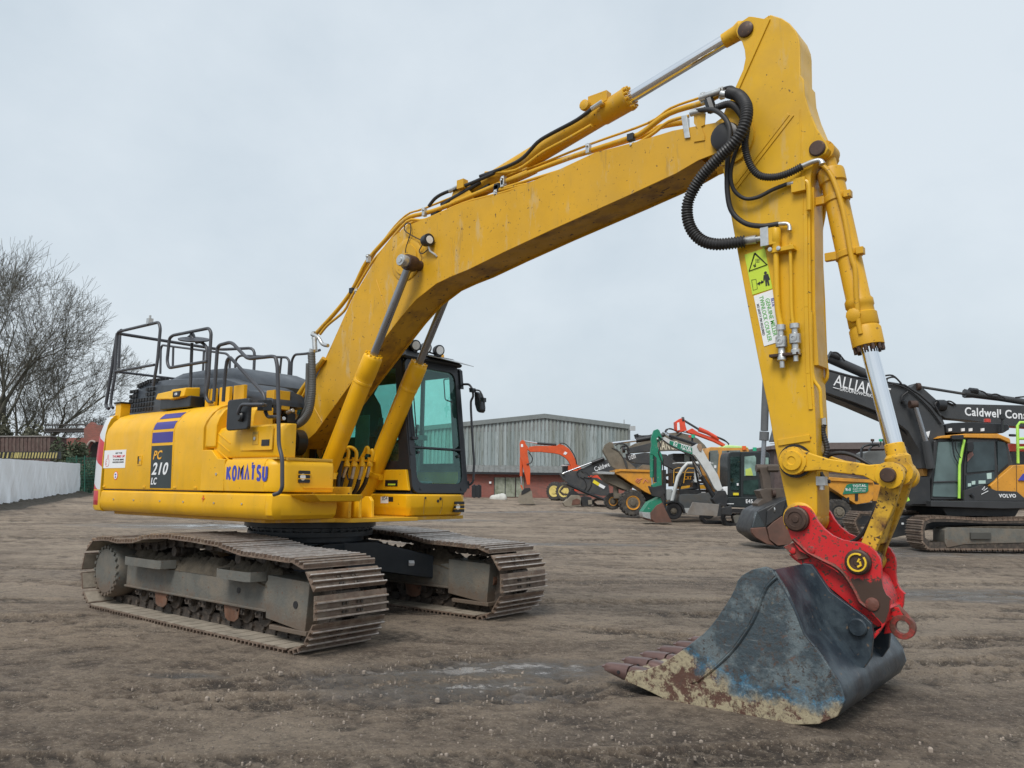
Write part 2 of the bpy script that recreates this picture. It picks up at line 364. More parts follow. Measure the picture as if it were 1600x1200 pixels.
    wm = mth(n, l, 'MULTIPLY', wet, ramp(n, l, mth(n, l, 'ADD', mid, mth(n, l, 'MULTIPLY', fine, .5)), .86, .68))
    c = mixc(n, l, mth(n, l, 'MULTIPLY', wm, .75), c, (.27, .265, .26))  # wet patches paler: sky reflection put into the colour, with pale gravel
    l.new(c, b.inputs['Base Color'])
    ro = mth(n, l, 'SUBTRACT', .93, mth(n, l, 'MULTIPLY', wm, .80)); ro = mth(n, l, 'SUBTRACT', ro, mth(n, l, 'MULTIPLY', ramp(n, l, big, .47, .36), .15)); l.new(ro, b.inputs['Roughness'])
    bp = n.new('ShaderNodeBump'); bp.inputs['Strength'].default_value = .9; bp.inputs['Distance'].default_value = .05
    hh = mth(n, l, 'ADD', mth(n, l, 'MULTIPLY', fine, 1.0), mth(n, l, 'MULTIPLY', mid, 1.6)); hh = mth(n, l, 'ADD', hh, mth(n, l, 'MULTIPLY', noi(n, l, P, 85, 3, .6), .25))
    hh = mth(n, l, 'MULTIPLY', hh, mth(n, l, 'SUBTRACT', 1.0, mth(n, l, 'MULTIPLY', wm, .9)))
    l.new(hh, bp.inputs['Height']); l.new(bp.outputs['Normal'], b.inputs['Normal'])
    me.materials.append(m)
    # loose stones pressed in the mud
    g2 = G(); g2.mt(mat('pale stone', (.24, .20, .165), .85, var=.5, vs=3)); random.seed(3)
    for i in range(4200):
        r = 2.8*math.exp(random.random()**.8*2.2); t = YAW+math.radians(random.uniform(-38, 38)); x = CAMP.x+r*math.cos(t); y = CAMP.y+r*math.sin(t)
        if abs(x) < 2.4 and .7 < abs(y) < 1.7: continue
        s = random.uniform(.003, .009)*(1 if random.random() < .96 else 2.2); z = gh(x, y)-.012
        q = random.random()*6.3
        ring = [(x+s*random.uniform(.7, 1.2)*math.cos(q+k*1.257), y+s*random.uniform(.7, 1.2)*math.sin(q+k*1.257)) for k in range(5)]
        g2.loft([[(a, c_, z-.01) for a, c_ in ring], [(a, c_, z+s*.5) for a, c_ in ring], [(x+(a-x)*.5, y+(c_-y)*.5, z+s*.95) for a, c_ in ring]])
    o2 = g2.build('gravel', smooth=20); tag(o2, 'small loose pale stones scattered over the muddy yard', 'gravel', kind='stuff')
build_ground()

# ================================================================== THE YELLOW EXCAVATOR
EX = thing('crawler_excavator', 'large yellow crawler excavator with long boom, red coupler and dark grey bucket in the foreground', 'excavator', (0, 0, 0))
EX['label'] = 'largest yellow crawler excavator with red coupler and navy bucket, nearest in the yard'
# ---- crawler tracks
def arc(cx, cz, r, a0, a1, n): return [(cx+r*math.cos(math.radians(a0+(a1-a0)*k/n)), cz+r*math.sin(math.radians(a0+(a1-a0)*k/n))) for k in range(n+1)]
TP = [(-1.80, .105), (-.6, .10), (.6, .10), (1.82, .105)]+arc(1.83, .40, .295, -88, 84, 14)+[(1.45, .705), (1.07, .712), (.655, .772), (.2, .79), (-.3, .80), (-.7, .775), (-1.0, .72), (-1.357, .70), (-1.6, .715)]+arc(-1.80, .405, .30, 88, 268, 14)
def resample(P, n):
    Q = P+[P[0]]; Ls = [0]
    for i in range(1, len(Q)): Ls.append(Ls[-1]+math.dist(Q[i], Q[i-1]))
    out = []; j = 0
    def ev(x):
        x %= Ls[-1]; j = 0
        while Ls[j+1] < x: j += 1
        u = (x-Ls[j])/max(1e-9, Ls[j+1]-Ls[j]); return (Q[j][0]+(Q[j+1][0]-Q[j][0])*u, Q[j][1]+(Q[j+1][1]-Q[j][1])*u)
    for i in range(n):
        x = Ls[-1]*i/n; a, b = ev(x-.05), ev(x+.05); p = ev(x); out.append((p[0], p[1], math.atan2(b[1]-a[1], b[0]-a[0])))
    return out
SH = resample(TP, 49)
def shoe_mesh():
    g = G(); h = .391
    g.mt(shoe)
    pf = [(-.100, .060), (-.093, .072), (-.060, .070), (-.004, .070), (.06, .070), (.094, .066), (.097, .056), (.06, .056), (-.06, .056)]
    g.prism([(a, -b) for a, b in pf][::-1], -h, h)
    for gx, gh_ in ((-.085, .108), (-.022, .104), (.042, .104)):
        g.mt(shoe); g.prism([(gx-.011, -.068), (gx-.007, -gh_+.008), (gx+.007, -gh_+.008), (gx+.011, -.068)], -h, h)
        g.mt(worn); g.prism([(gx-.0075, -gh_+.0078), (gx-.005, -gh_), (gx+.005, -gh_), (gx+.0075, -gh_+.0078)], -h+.004, h-.004)
    g.mt(mat('dry dust', (.26, .225, .18), .9, var=.25, vs=9, bump=.3)); g.box(-.085, .085, -h+.01, h-.01, -.0565, -.0525)
    g.mt(shoed)
    for y in (-.10, -.06, .06, .10):
        for x in (-.055, .012): g.box(x-.011, x+.011, y-.011, y+.011, -.083, -.070)
    for y in (-.085, .085): g.box(-.075, .075, y-.02, y+.02, -.0565, -.03)     # link lugs under the shoe
    return g.build('track_shoe', None, smooth=30)
def track(sy):
    yc = 1.19*sy
    g = G(); g.mt(shoed)
    for (x, z, a) in resample(TP, 49):
        ca, sa = math.cos(a), math.sin(a)
        for yy in (-.085, .085):
            pts = [(-.095, -.035), (-.07, -.055), (.07, -.055), (.095, -.02), (.105, .02), (.06, .045), (-.06, .045), (-.105, .02)]
            g.prism([(x+p*ca-q*sa, z+p*sa+q*ca) for p, q in pts], yc+yy-.018, yc+yy+.018)
        g.cyl((x+.094*ca, yc-.13, z+.094*sa), (x+.094*ca, yc+.13, z+.094*sa), .026, n=8)
    ch = g.build('crawler_track', EX, smooth=30)
    first = shoe_mesh() if sy < 0 else D.objects['track_shoe']
    for i, (x, z, a) in enumerate(SH):
        o = first if (i == 0 and sy < 0) else first.copy()
        if o is not first: C.objects.link(o)
        o.parent = ch; o.location = (x, yc, z); o.rotation_euler = (0, -a, 0)
    # frame
    g = G(); g.mt(mudst); yo = yc+sy*-.24 if False else yc
    h0, h1 = yc-.21, yc+.21
    g.loft([[(x_, h0, .27), (x_, h0, .53), (x_, h0+.05, .585), (x_, h1-.05, .585), (x_, h1, .53), (x_, h1, .27)] for x_ in (-1.44, 1.30)])
    g.mt(mudst).loft([[(1.28, h0-.02, .22), (1.28, h1+.02, .22), (1.28, h1+.02, .60), (1.28, h0-.02, .60)], [(1.86, h0-.02, .16), (1.86, h1+.02, .16), (1.90, h1+.02, .58), (1.90, h0-.02, .58)]])
    g.mt(mudst).box(1.34, 1.88, h0-.022, h1+.022, .13, .172)
    g.mt(mudst); so_ = -1 if sy < 0 else -1
    for s_ in ((h0-.012,), (h1+.012,)):
        y = s_[0]; g.box(-1.44, 1.28, y-.012, y+.012, .27, .295)
    fr_ = g.build('track_frame', EX, bevel=.008)
    g = G(); g.mt(mud)       # mud lying on the frame, a lumpy heap
    random.seed(11+sy); nx, ny = 170, 20; vs = []; fs = []
    for i in range(nx+1):
        for j in range(ny+1):
            x = -1.42+2.95*i/nx; y = h0-.005+(h1-h0+.01)*j/ny; e = min(1, min(j, ny-j)/4)**.6
            zb = .60-.04*max(0, (x-1.1)/.2) if x > 1.1 else .605
            z = zb-.085+e*(.135+.09*noise.noise((x*3, y*4, sy))+.05*noise.noise((x*14, y*14, 2))+.03*noise.noise((x*40, y*40, 2)))
            vs.append((x, y, z))
    for i in range(nx):
        for j in range(ny): k = i*(ny+1)+j; fs.append((k, k+ny+1, k+ny+2, k+1))
    g.add(vs, fs); g.build('mud_heap', fr_, smooth=60)
    yo = h0-.04 if sy < 0 else h0-.04
    # boarding steps on the outer face of the near frame
    if sy < 0:
        for (x0, x1) in ((-1.22, -.38), (.62, 1.24)):
            g = G().mt(mudst); g.plan([(x0, h0), (x0+.03, h0-.15), (x0+.09, h0-.175), (x1-.09, h0-.175), (x1-.03, h0-.15), (x1, h0)], .54, .555)
            g.plan([(x0, h0), (x0+.03, h0-.15), (x0+.09, h0-.175), (x1-.09, h0-.175), (x1-.03, h0-.15), (x1, h0), (x1-.012, h0), (x1-.038, h0-.143), (x1-.09, h0-.163), (x0+.09, h0-.163), (x0+.038, h0-.143), (x0+.012, h0)], .555, .625)
            g.build('step', fr_, smooth=30)
        g = G().mt(inkb); g.prism(circ(.80, .42, .028, 12), h0-.004, h0+.01); g.prism([(.772, .40), (.828, .40), (.828, .44), (.772, .44)], h0-.003, h0+.01)
        g.prism(circ(1.72, .38, .032, 14), h0-.026, h0); g.build('grease_hole', fr_)
    # sprocket and final drive
    g = G().mt(mudst); fy = yc-.27 if sy < 0 else yc-.22
    cx, cz = -1.80, .42
    g.lathe((cx, yc+.16, cz), (0, -1, 0), [(.20, 0), (.30, .01), (.30, .14), (.315, .15), (.315, .17), (.30, .18), (.295, .40), (.28, .43), (.25, .432), (.245, .445), (.01, .445)], 36)
    g.mt(mudst)
    for k in range(22):
        q = 2*math.pi*k/22; x, z = cx+.268*math.cos(q), cz+.268*math.sin(q)
        g.cyl((x, yc-.27, z), (x, yc-.292, z), .019, n=8)
    g.mt(shoed)
    for k in range(21):
        q = 2*math.pi*k/21; g.box(cx+.30*math.cos(q)-.028, cx+.30*math.cos(q)+.028, yc-.03, yc+.03, cz+.30*math.sin(q)-.028, cz+.30*math.sin(q)+.028)
    g.build('final_drive', fr_, smooth=35)
    g = G().mt(shoed); g.lathe((1.83, yc-.10, .40), (0, 1, 0), [(.05, 0), (.24, .0), (.25, .02), (.25, .07), (.27, .075), (.27, .125), (.25, .13), (.25, .18), (.24, .20), (.05, .20)], 28)
    g.mt(rust).cyl((1.83, yc-.15, .40), (1.83, yc+.15, .40), .07); g.build('idler_wheel', fr_, smooth=35)
    # rollers
    for k, x in enumerate((-1.18, -.87, -.50, -.13, .14, .46, .82, 1.12, 1.22)):
        if k == 8: continue
        g = G().mt(shoed); g.lathe((x, yc-.13, .225), (0, 1, 0), [(.03, -.03), (.045, -.03), (.05, 0), (.11, 0), (.115, .02), (.09, .03), (.09, .22), (.115, .23), (.11, .26), (.05, .26), (.045, .29), (.03, .29)], 16)
        g.mt(shoed).box(x-.06, x+.06, yc-.19, yc-.14, .20, .29); g.box(x-.06, x+.06, yc+.14, yc+.19, .20, .29)
        for q in (-.035, .035):
            g.cyl((x+q, yc-.19, .235), (x+q, yc-.205, .235), .014, n=6); g.cyl((x+q, yc+.19, .235), (x+q, yc+.205, .235), .014, n=6)
        g.build('track_roller', fr_, smooth=35)
    for x in (-.66, .80-.12):
        for y in (yc-.205, yc+.193): G().mt(rust).prism([(x-.13, .27), (x-.10, .15), (x-.04, .125), (x+.06, .125), (x+.12, .16), (x+.14, .27)], y, y+.012).build('roller_guard', fr_, bevel=.003)
    for x in (-.55, .66):
        g = G().mt(shoed); g.lathe((x, yc-.15, .700), (0, 1, 0), [(.01, 0), (.05, 0), (.055, .03), (.05, .05), (.06, .06), (.062, .10), (.045, .11), (.045, .2), (.062, .21), (.06, .26)], 16)
        g.box(x-.03, x+.03, yc+.03, yc+.09, .58, .68); g.build('carrier_roller', fr_, smooth=35)
    return fr_
TR = track(-1); TL = track(1)
# ---- car body
g = G().mt(navy)
g.plan([(x, y) for x, y in circ(0, 0, .60, 40)], .50, .86)
g.loft([[(x, y, .86) for x, y in circ(0, 0, .60, 40)], [(x, y, .88) for x, y in circ(0, 0, .66, 40)]])
for sx in (1, -1):
    for sy in (1, -1):
        # leg: rises to the centre, meets the track frame
        a = [(.62*sx, .0), (.70*sx, .35*sy), (1.02*sx, .99*sy), (.30*sx, .99*sy), (.10*sx, .35*sy), (.05*sx, 0)]
        g.loft([[(x, y, .47 if abs(y) < .5 else .36) for x, y in a], [(x, y, .79 if abs(y) < .5 else .62) for x, y in a]])
g.box(-.62, .62, -.5, .5, .45, .80)
CB = g.build('car_body', EX, bevel=.012)
g = G().mt(navy); g.lathe((0, 0, .86), (0, 0, 1), [(.60, 0), (.70, .0), (.70, .05), (.66, .055), (.66, .09), (.735, .10), (.735, .165), (.60, .17)], 56)
for k in range(40):
    q = 2*math.pi*k/40; x, y = .685*math.cos(q), .685*math.sin(q)
    g.cyl((x, y, .91), (x, y, .93), .014, n=6)
    x, y = .70*math.cos(q), .70*math.sin(q); g.cyl((x, y, .945), (x, y, .96), .014, n=6)
g.build('swing_ring', CB, smooth=35)
g = G().mt(white); q = MF.px(668, 885, 0); pt = Vector((.885, .72, .56)); g.tube([(.90, .70, .545), (.93, .755, .545)], .03, 4); g.build('tag_sticker', CB)

# ---- revolving frame, skirts
prof = [(-1.20, 1.075), (-1.30, 1.085), (-1.340, 1.125), (-1.355, 1.20), (-1.345, 1.312), (-1.325, 1.330), (-1.20, 1.330)]
def skirt_ring(x, dy=0, dx=0): return [(x+dx*0, y+dy, z) for y, z in prof]
g = G().mt(yel); g.loft([[(x, y, z) for y, z in prof] for x in (-2.365, -.1, 1.08)])
# chamfered nose that runs round to the front face
nose = []
for (x, y) in ((1.082, -1.355), (1.15, -1.33), (1.19, -1.25), (1.20, -1.1), (1.20, -.60)):
    nose.append((x, y))
def nose_ring(sc_, z): return [(x-sc_*(1 if i > 1 else .3), y+sc_*(1 if i < 3 else 0), z) for i, (x, y) in enumerate(nose)]+[(.6, -.60, z), (.6, -1.25, z), (1.082, -1.25, z)]
g.loft([nose_ring(s_, z) for s_, z in ((.06, 1.085), (.015, 1.125), (0, 1.20), (.01, 1.312), (.03, 1.330))])
SK = g.build('side_skirt', EX, bevel=.006)
g = G().mt(mat('red warning mark', (.6, .12, .03), .5)); q = MF.px(317, 779, -1.356); g.prism([(q[0]-.03, q[1]), (q[0]-.006, q[1]+.008), (q[0], q[1]+.035), (q[0]+.006, q[1]+.008), (q[0]+.03, q[1]), (q[0]+.006, q[1]-.008), (q[0], q[1]-.035), (q[0]-.006, q[1]-.008)], -1.3565, -1.35); g.build('warning_mark', SK)
g = G().mt(yel); g.loft([[(1.19, -1.00, 1.25), (1.36, -.93, 1.26), (1.38, -.45, 1.26), (1.19, -.45, 1.25)], [(1.19, -1.17, 1.318), (1.385, -1.02, 1.325), (1.41, -.45, 1.325), (1.19, -.45, 1.325)]])
g.build('front_step', EX, bevel=.006)
g = G().mt(yelb); g.plan([(-2.3, -1.2), (.9, -1.22), (1.15, -.58), (1.32, -.50), (1.34, .40), (1.22, .42), (1.2, 1.28), (-2.3, 1.3)], 1.045, 1.085)
g.box(-2.2, 1.16, -.42, -.38, 1.085, 1.40); g.box(-2.2, 1.16, .38-.02, .40, 1.085, 1.30)
g.box(-.6, .55, -.40, -.34, 1.30, 1.66); g.box(-.6, .55, .30, .36, 1.30, 1.66); g.box(.3, .9, -.60, -.46, 1.085, 1.30); g.box(-2.2, -.66, -1.18, .3, 1.085, 2.15)
REV = g.build('revolving_frame', EX, bevel=.005)
# cylinder feet lugs
for y in (-.43, -.20, .20, .43):
    g = G().mt(yelb); g.prism([(.25, 1.085), (.25, 1.20), (.36, 1.33), (.46, 1.37), (.56, 1.36), (.63, 1.29), (.65, 1.18), (.85, 1.085)], y-.018, y+.018); g.build('cylinder_lug', REV, bevel=.006)
for y in (-.31, -.14):
    G().mt(yel).prism([(1.05, 1.085), (1.05, 1.27), (1.10, 1.305), (1.17, 1.305), (1.21, 1.26), (1.22, 1.085)], y-.02, y+.02).build('front_lug', REV, bevel=.008)
# ---- body panels on the right side
pp = [(-1.19, 1.345), (-1.338, 1.345), (-1.342, 1.36), (-1.342, 2.00), (-1.330, 2.07), (-1.285, 2.16), (-1.22, 2.225), (-1.12, 2.262), (-.95, 2.285), (-.95, 1.345)]
def panel_part(name, x0, x1, lean=.11):
    g = G().mt(yel)
    f = lambda z: lean*max(0, (z-2.0)/.26)**1.3+(.03*(1-min(1, (z-1.345)/.5)) if lean else 0)
    g.loft([[(x0+f(z), y, z) for y, z in pp], [(x1+f(z), y, z) for y, z in pp]]); return g.build(name, EX, bevel=.007)
d1 = panel_part('engine_door', -2.362, -1.216); d2 = panel_part('engine_door', -1.208, -.722); d3 = panel_part('engine_door', -.714, -.115, .12)
for d_, xx in ((d1, -2.30), (d1, -1.30), (d3, -.62), (d3, -.20)):
    G().mt(yel).box(xx-.03, xx+.03, -1.350, -1.338, 1.365, 1.385).build('hinge', d_, bevel=.002)
for xx in (-2.0, -1.5, -.9, -.4, .2, .7):
    G().mt(stl).cyl((xx, -1.362, 1.225), (xx, -1.35, 1.225), .010, n=8).build('bolt', SK)
# black block behind the door seams, stands in for shade in the gaps
g = G().mt(blk); g.box(-2.36, -.1, -1.325, -1.2, 1.335, 2.03); g.build('dark_gap_fill', EX)
# purple stripes and model panel, following the door face
def sticker(pts, m, name, parent, off=.0025):
    """patch lying on the curved door face; pts are (x, z, sideways)"""
    g = G().mt(m); g.loft(pts); return g.build(name, parent, smooth=60)
def face_y(z):
    P = [(1.36, -1.342), (2.00, -1.342), (2.07, -1.330), (2.16, -1.285), (2.225, -1.22), (2.262, -1.12)]
    if z <= P[0][0]: return P[0][1]
    for (a, b), (c, d) in zip(P, P[1:]):
        if z <= c: return b+(d-b)*(z-a)/(c-a)
    return P[-1][1]
def patch(x0, x1, z0, z1, m, name, parent, lean=.11, n=6):
    f = lambda z: lean*max(0, (z-2.0)/.26)**1.3+.03*(1-min(1, (z-1.345)/.5))
    rings = []
    for k in range(n+1):
        z = z0+(z1-z0)*k/n; y = face_y(z); nn = .003; rings.append([(x0+f(z), y-nn, z+(nn if z > 2.03 else 0)), (x1+f(z), y-nn, z+(nn if z > 2.03 else 0)), (x1+f(z), y+.004, z), (x0+f(z), y+.004, z)])
    g = G().mt(m); g.loft(rings); return g.build(name, parent, smooth=60)
patch(-1.195, -.735, 1.365, 1.835, panel, 'model_panel', d2)
patch(-1.19, -.735, 1.868, 1.985, navyp, 'purple_stripe', d2)
patch(-1.19, -.735, 2.018, 2.100, navyp, 'purple_stripe', d2)
patch(-1.19, -.735, 2.138, 2.198, navyp, 'purple_stripe', d2)
text(MF, 'PC', (-1.135, 1.685), .095, -1.347, orn, d2, width=.20, bold=.03, shear=.25)
text(MF, '210', (-1.145, 1.515), .13, -1.347, white, d2, width=.36, bold=.035, shear=.25)
text(MF, 'LC', (-1.145, 1.405), .075, -1.347, white, d2, width=.13, bold=.03, shear=.2)
def plate(fr, pts, t, m, name, parent, th=.002, bevel=0): g = G(fr).mt(m); g.prism(pts, t-th, t+.004); return g.build(name, parent, bevel=bevel)
q0 = MF.px(163.5, 704, -1.345); q1 = MF.px(195, 731, -1.345)
plate(MF, [(q0[0], q1[1]), (q1[0], q1[1]), (q1[0], q0[1]), (q0[0], q0[1])], -1.343, white, 'thumbs_up_sticker', d1)
skr = mat('sticker red', (.65, .03, .05), .5)
wx = q1[0]-q0[0]; tx = q0[0]+wx*.68
text(MF, 'GET THE', (tx, q0[1]-.047), .018, -1.346, inkb, d1, width=wx*.30, align='CENTER', bold=.01)
text(MF, 'THUMBS UP', (tx, q0[1]-.09), .027, -1.346, skr, d1, width=wx*.56, align='CENTER', bold=.01)
text(MF, 'TO AVOID BEING', (tx, q0[1]-.125), .018, -1.346, inkb, d1, width=wx*.5, align='CENTER', bold=.01)
text(MF, 'KNOCKED DOWN', (tx, q0[1]-.155), .018, -1.346, inkb, d1, width=wx*.5, align='CENTER', bold=.01)
g = G().mt(skr); hx, hz = q0[0]+wx*.17, q1[1]+.07
hand = [(-.045, -.045), (-.03, -.06), (.035, -.06), (.06, -.035), (.06, .02), (.035, .06), (.03, .10), (.018, .115), (.004, .10), (.002, .05), (-.035, .045), (-.05, .03), (-.042, .015), (-.055, .0), (-.045, -.015), (-.055, -.03)]
g.tube([(hx+a*.8, -1.346, hz+b*.8) for a, b in hand+[hand[0]]], .0022, 4)
for b in (.016, -.014, -.032): g.tube([(hx-.04, -1.346, hz+b*.8), (hx-.005, -1.346, hz+b*.8)], .002, 4)
g.build('thumb_mark', d1)
q = MF.px(180.7, 743, -1.345); g = G().mt(skr); g.prism(circ(q[0], q[1], .050, 20), -1.345, -1.34); g.mt(white); g.prism(circ(q[0], q[1], .042, 20), -1.3462, -1.34); g.build('round_sticker', d1)
text(MF, '105', (q[0], q[1]+.003), .02, -1.347, blu, d1, align='CENTER'); text(MF, 'dB', (q[0], q[1]-.026), .02, -1.347, blu, d1, align='CENTER')
q = MF.px(218, 719, -1.345)
g = G().mt(yel); g.ringp(rrect(q[0]-.055, q[0]+.055, q[1]-.055, q[1]+.055, .008, 3), rrect(q[0]-.045, q[0]+.045, q[1]-.045, q[1]+.045, .006, 3), -1.349, -1.335)
g.mt(blk).box(q[0]-.045, q[0]+.045, -1.3435, -1.33, q[1]-.045, q[1]+.045); g.mt(yel).box(q[0]-.008, q[0]+.043, -1.348, -1.34, q[1]-.043, q[1]+.043); g.mt(stl).cyl((q[0]+.02, -1.354, q[1]), (q[0]+.02, -1.345, q[1]), .012, n=12); g.build('door_latch', d1)
# tank (recessed) and mid block, lower boxes
g = G().mt(yel)
tk = [(-1.30, 1.78), (-1.325, 1.80), (-1.325, 2.02), (-1.305, 2.10), (-1.255, 2.18), (-1.19, 2.22), (-1.02, 2.25), (-.62, 2.25), (-.62, 1.78)]
fx = lambda z: .11*max(0, (z-2.0)/.26)
g.loft([[(-.105+fx(z), y, z) for y, z in tk], [(.10+fx(z)*.4, y+.0, z) for y, z in tk]])
tk2 = [(-1.19, 1.66), (-1.19, 2.10), (-1.17, 2.17), (-1.11, 2.205), (-.96, 2.205), (-.96, 1.66)]
g.loft([[(.09, y, z) for y, z in tk2], [(.56, y, z) for y, z in tk2]])
TK = g.build('fuel_tank', EX, bevel=.010, seg=3)
g = G().mt(yel)
mb = [(-1.285, 1.675), (-1.30, 1.70), (-1.30, 1.93), (-1.27, 1.985), (-1.22, 2.005), (-.8, 2.005), (-.8, 1.675)]
g.loft([[(x_, min(y+dy_, -1.08), z) for y, z in mb] for x_, dy_ in ((.035, 0), (.50, .0), (1.08, .02), (1.12, .05), (1.14, .09))])
MBK = g.build('tool_locker', EX, bevel=.010, seg=3)
g = G().mt(yel)
for k in range(3): g.prism([(.10, 1.93-k*.085), (.34, 1.82-k*.085), (.345, 1.828-k*.085), (.12, 1.935-k*.085)], -1.306, -1.29)
g.prism(rrect(.535, 1.07, 1.745, 1.975, .01, 3), -1.3045, -1.29); LD = g.build('locker_door', MBK, bevel=.002)
g = G().mt(yelb); g.box(.74, .845, -1.309, -1.29, 1.80, 1.93); g.mt(mat('recess ochre', (.38, .24, .03), .6)); g.box(.75, .835, -1.3095, -1.29, 1.90, 1.925); g.mt(stl).cyl((.79, -1.318, 1.86), (.79, -1.308, 1.86), .017, n=14); g.build('lock', LD)
g = G().mt(blk); g.box(.90, 1.03, -1.3085, -1.28, 1.785, 1.845); g.mt(inkb).box(.913, 1.017, -1.310, -1.28, 1.797, 1.832); g.build('handle_recess', LD)
def lower_box(name, x0, x1, ztop0, ztop1):
    g = G().mt(yel); ys = [(-1.342, 0), (-1.345, .5), (-1.33, .97), (-1.30, 1.0)]
    g.loft([[(x, -1.342, 1.345), (x, -1.349, 1.43), (x, -1.349, zt-.05), (x, -1.325, zt), (x, -.7, zt), (x, -.7, 1.345)] for x, zt in ((x0, ztop0), (x1, ztop1))])
    return g.build(name, EX, bevel=.008)
g = G().mt(yel); g.prism([(-.106, 1.345), (.335, 1.345), (.335, 1.665), (.20, 1.672), (.07, 1.765), (-.106, 1.765)], -1.345, -1.0); FP = g.build('filler_panel', EX, bevel=.008)
g = G().mt(stl); g.cyl((.195, -1.352, 1.515), (.195, -1.34, 1.515), .014, n=12); g.build('lock', FP)
kb = lower_box('storage_box', .343, 1.03, 1.66, 1.655)
LET = {'K': [[(0, 0), (0, 1)], [(0, .45), (.55, 1)], [(.18, .55), (.6, 0)]], 'O': [[(.3+.3*math.cos(a_*math.pi/8), .5+.5*math.sin(a_*math.pi/8)) for a_ in range(17)]], 'M': [[(0, 0), (.12, 1), (.4, .35), (.68, 1), (.8, 0)]], 'A': [[(0, 0), (.32, 1), (.64, 0)], ], 'T': [[(0, 1), (.6, 1)], [(.3, 1), (.3, 0)]], 'S': [[(.52, .86), (.38, 1), (.14, 1), (.0, .80), (.08, .60), (.46, .42), (.55, .2), (.4, 0), (.14, 0), (0, .14)]], 'U': [[(0, 1), (0, .25), (.1, .04), (.28, -.02), (.46, .04), (.56, .25), (.56, 1)]]}
def strokes(word, x, z, h, k, wd, t, m, par):
    for ch in word:
        g = G().mt(m); W_ = 0; q_ = 0
        for pl in LET[ch]:
            pl = [(x+a_*h*k, z+b_*h) for a_, b_ in pl]; W_ = max([W_]+[p_[0]-x for p_ in pl]); off = []
            for i, p_ in enumerate(pl):
                a_, b_ = Vector(pl[max(i-1, 0)]), Vector(pl[min(i+1, len(pl)-1)]); d_ = (b_-a_).normalized(); n_ = Vector((-d_.y, d_.x))*wd/2; c_ = 1.0
                if 0 < i < len(pl)-1: d1_ = (Vector(p_)-a_).normalized(); c_ = 1/max(.55, abs(d1_.dot(d_)))
                off.append((Vector(p_)+n_*c_, Vector(p_)-n_*c_))
            q_ += .0004; L1 = [[(o_[0].x, t-q_, o_[0].y), (o_[1].x, t-q_, o_[1].y), (o_[1].x, t+.003, o_[1].y), (o_[0].x, t+.003, o_[0].y)] for o_ in off]; g.loft(L1)
        g.build('letter', par, smooth=20); x += W_+wd*1.30
strokes('KOMATSU', .40, 1.46, .125, .76, .033, -1.3495, blu, kb)
g = G().mt(blu); g.prism([(.825, 1.605), (.845, 1.605), (.845, 1.625), (.825, 1.625)], -1.351, -1.345); g.build('letter_dot', kb)
# front tool box with lamp louvres: wraps the corner
g = G().mt(yel)
def tb(z, i): return [(1.032, -1.349+i), (1.09, -1.335+i), (1.165-i, -1.262+i), (1.195-i, -1.15), (1.205-i, -.75), (1.195-i, -.66), (1.15-i, -.62), (1.032, -.62)]
g.loft([[(x, y, z) for x, y in tb(z, i)] for z, i in ((1.345, .004), (1.36, 0), (1.40, .0), (1.59, .0), (1.63, .012), (1.655, .04))])
TB = g.build('front_tool_box', EX, bevel=.008)
FF = Fr((1.207, 0, 0), (0, 1, 0), (-1, 0, 0))
g = G(FF).mt(blk)
for k in range(3): g.prism(rrect(-1.08, -.95, 1.435+k*.042, 1.468+k*.042, .008, 3), -.004, .02)
g.mt(lampm).prism(circ(-1.035, 1.49, .032, 18), -.006, .02); g.mt(yel).box(-1.09, -.94, -.009, 0, 1.470, 1.477); g.box(-1.09, -.94, -.009, 0, 1.512, 1.519)
g.build('front_lamp', TB)
g = G(FF).mt(yel); g.prism(rrect(-1.02, -.66, 1.385, 1.395, .004, 3), -.008, .01); g.build('raised_rib', TB)
g = G().mt(mat('tread strip', (.62, .38, .05), .6)); g.box(.40, 1.16, -1.30, -.66, 1.655, 1.672)
for k in range(40): g.box(1.165, 1.185, -1.20+k*.0135, -1.193+k*.0135, 1.648, 1.674)
g.build('tread_plate', TB)
# ---- counterweight with chevrons
m, n, l, b = nodes('counterweight chevrons'); ge = n.new('ShaderNodeNewGeometry'); sp = n.new('ShaderNodeSeparateXYZ'); l.new(ge.outputs['Position'], sp.inputs[0])
X, Y, Z = sp.outputs['X'], sp.outputs['Y'], sp.outputs['Z']
# distance round the corner, so that the bars carry on over the back
u = mth(n, l, 'SUBTRACT', mth(n, l, 'MULTIPLY', X, -1.0), 2.40); u = mth(n, l, 'ADD', u, mth(n, l, 'MULTIPLY', mth(n, l, 'ADD', Y, 1.342), .8))
ph = mth(n, l, 'FRACT', mth(n, l, 'MULTIPLY', mth(n, l, 'SUBTRACT', Z, mth(n, l, 'ADD', mth(n, l, 'MULTIPLY', u, .42), 1.62)), 1/.60))
stp = mth(n, l, 'LESS_THAN', ph, .5)
cc = mixc(n, l, stp, (.62, .65, .68), (.52, .015, .03))
zone = mth(n, l, 'MULTIPLY', mth(n, l, 'GREATER_THAN', Z, 1.338), mth(n, l, 'LESS_THAN', X, -2.385)); zone = mth(n, l, 'MULTIPLY', zone, mth(n, l, 'LESS_THAN', Z, 2.235))
c1 = mixc(n, l, zone, (.72, .42, .012), cc)
lo = mth(n, l, 'MULTIPLY', mth(n, l, 'LESS_THAN', Z, 1.325), mth(n, l, 'MULTIPLY', mth(n, l, 'GREATER_THAN', Z, 1.15), mth(n, l, 'LESS_THAN', X, -2.43)))
c1 = mixc(n, l, lo, c1, mixc(n, l, mth(n, l, 'GREATER_THAN', Z, 1.205), (.38, .012, .02), (.60, .06, .08)))
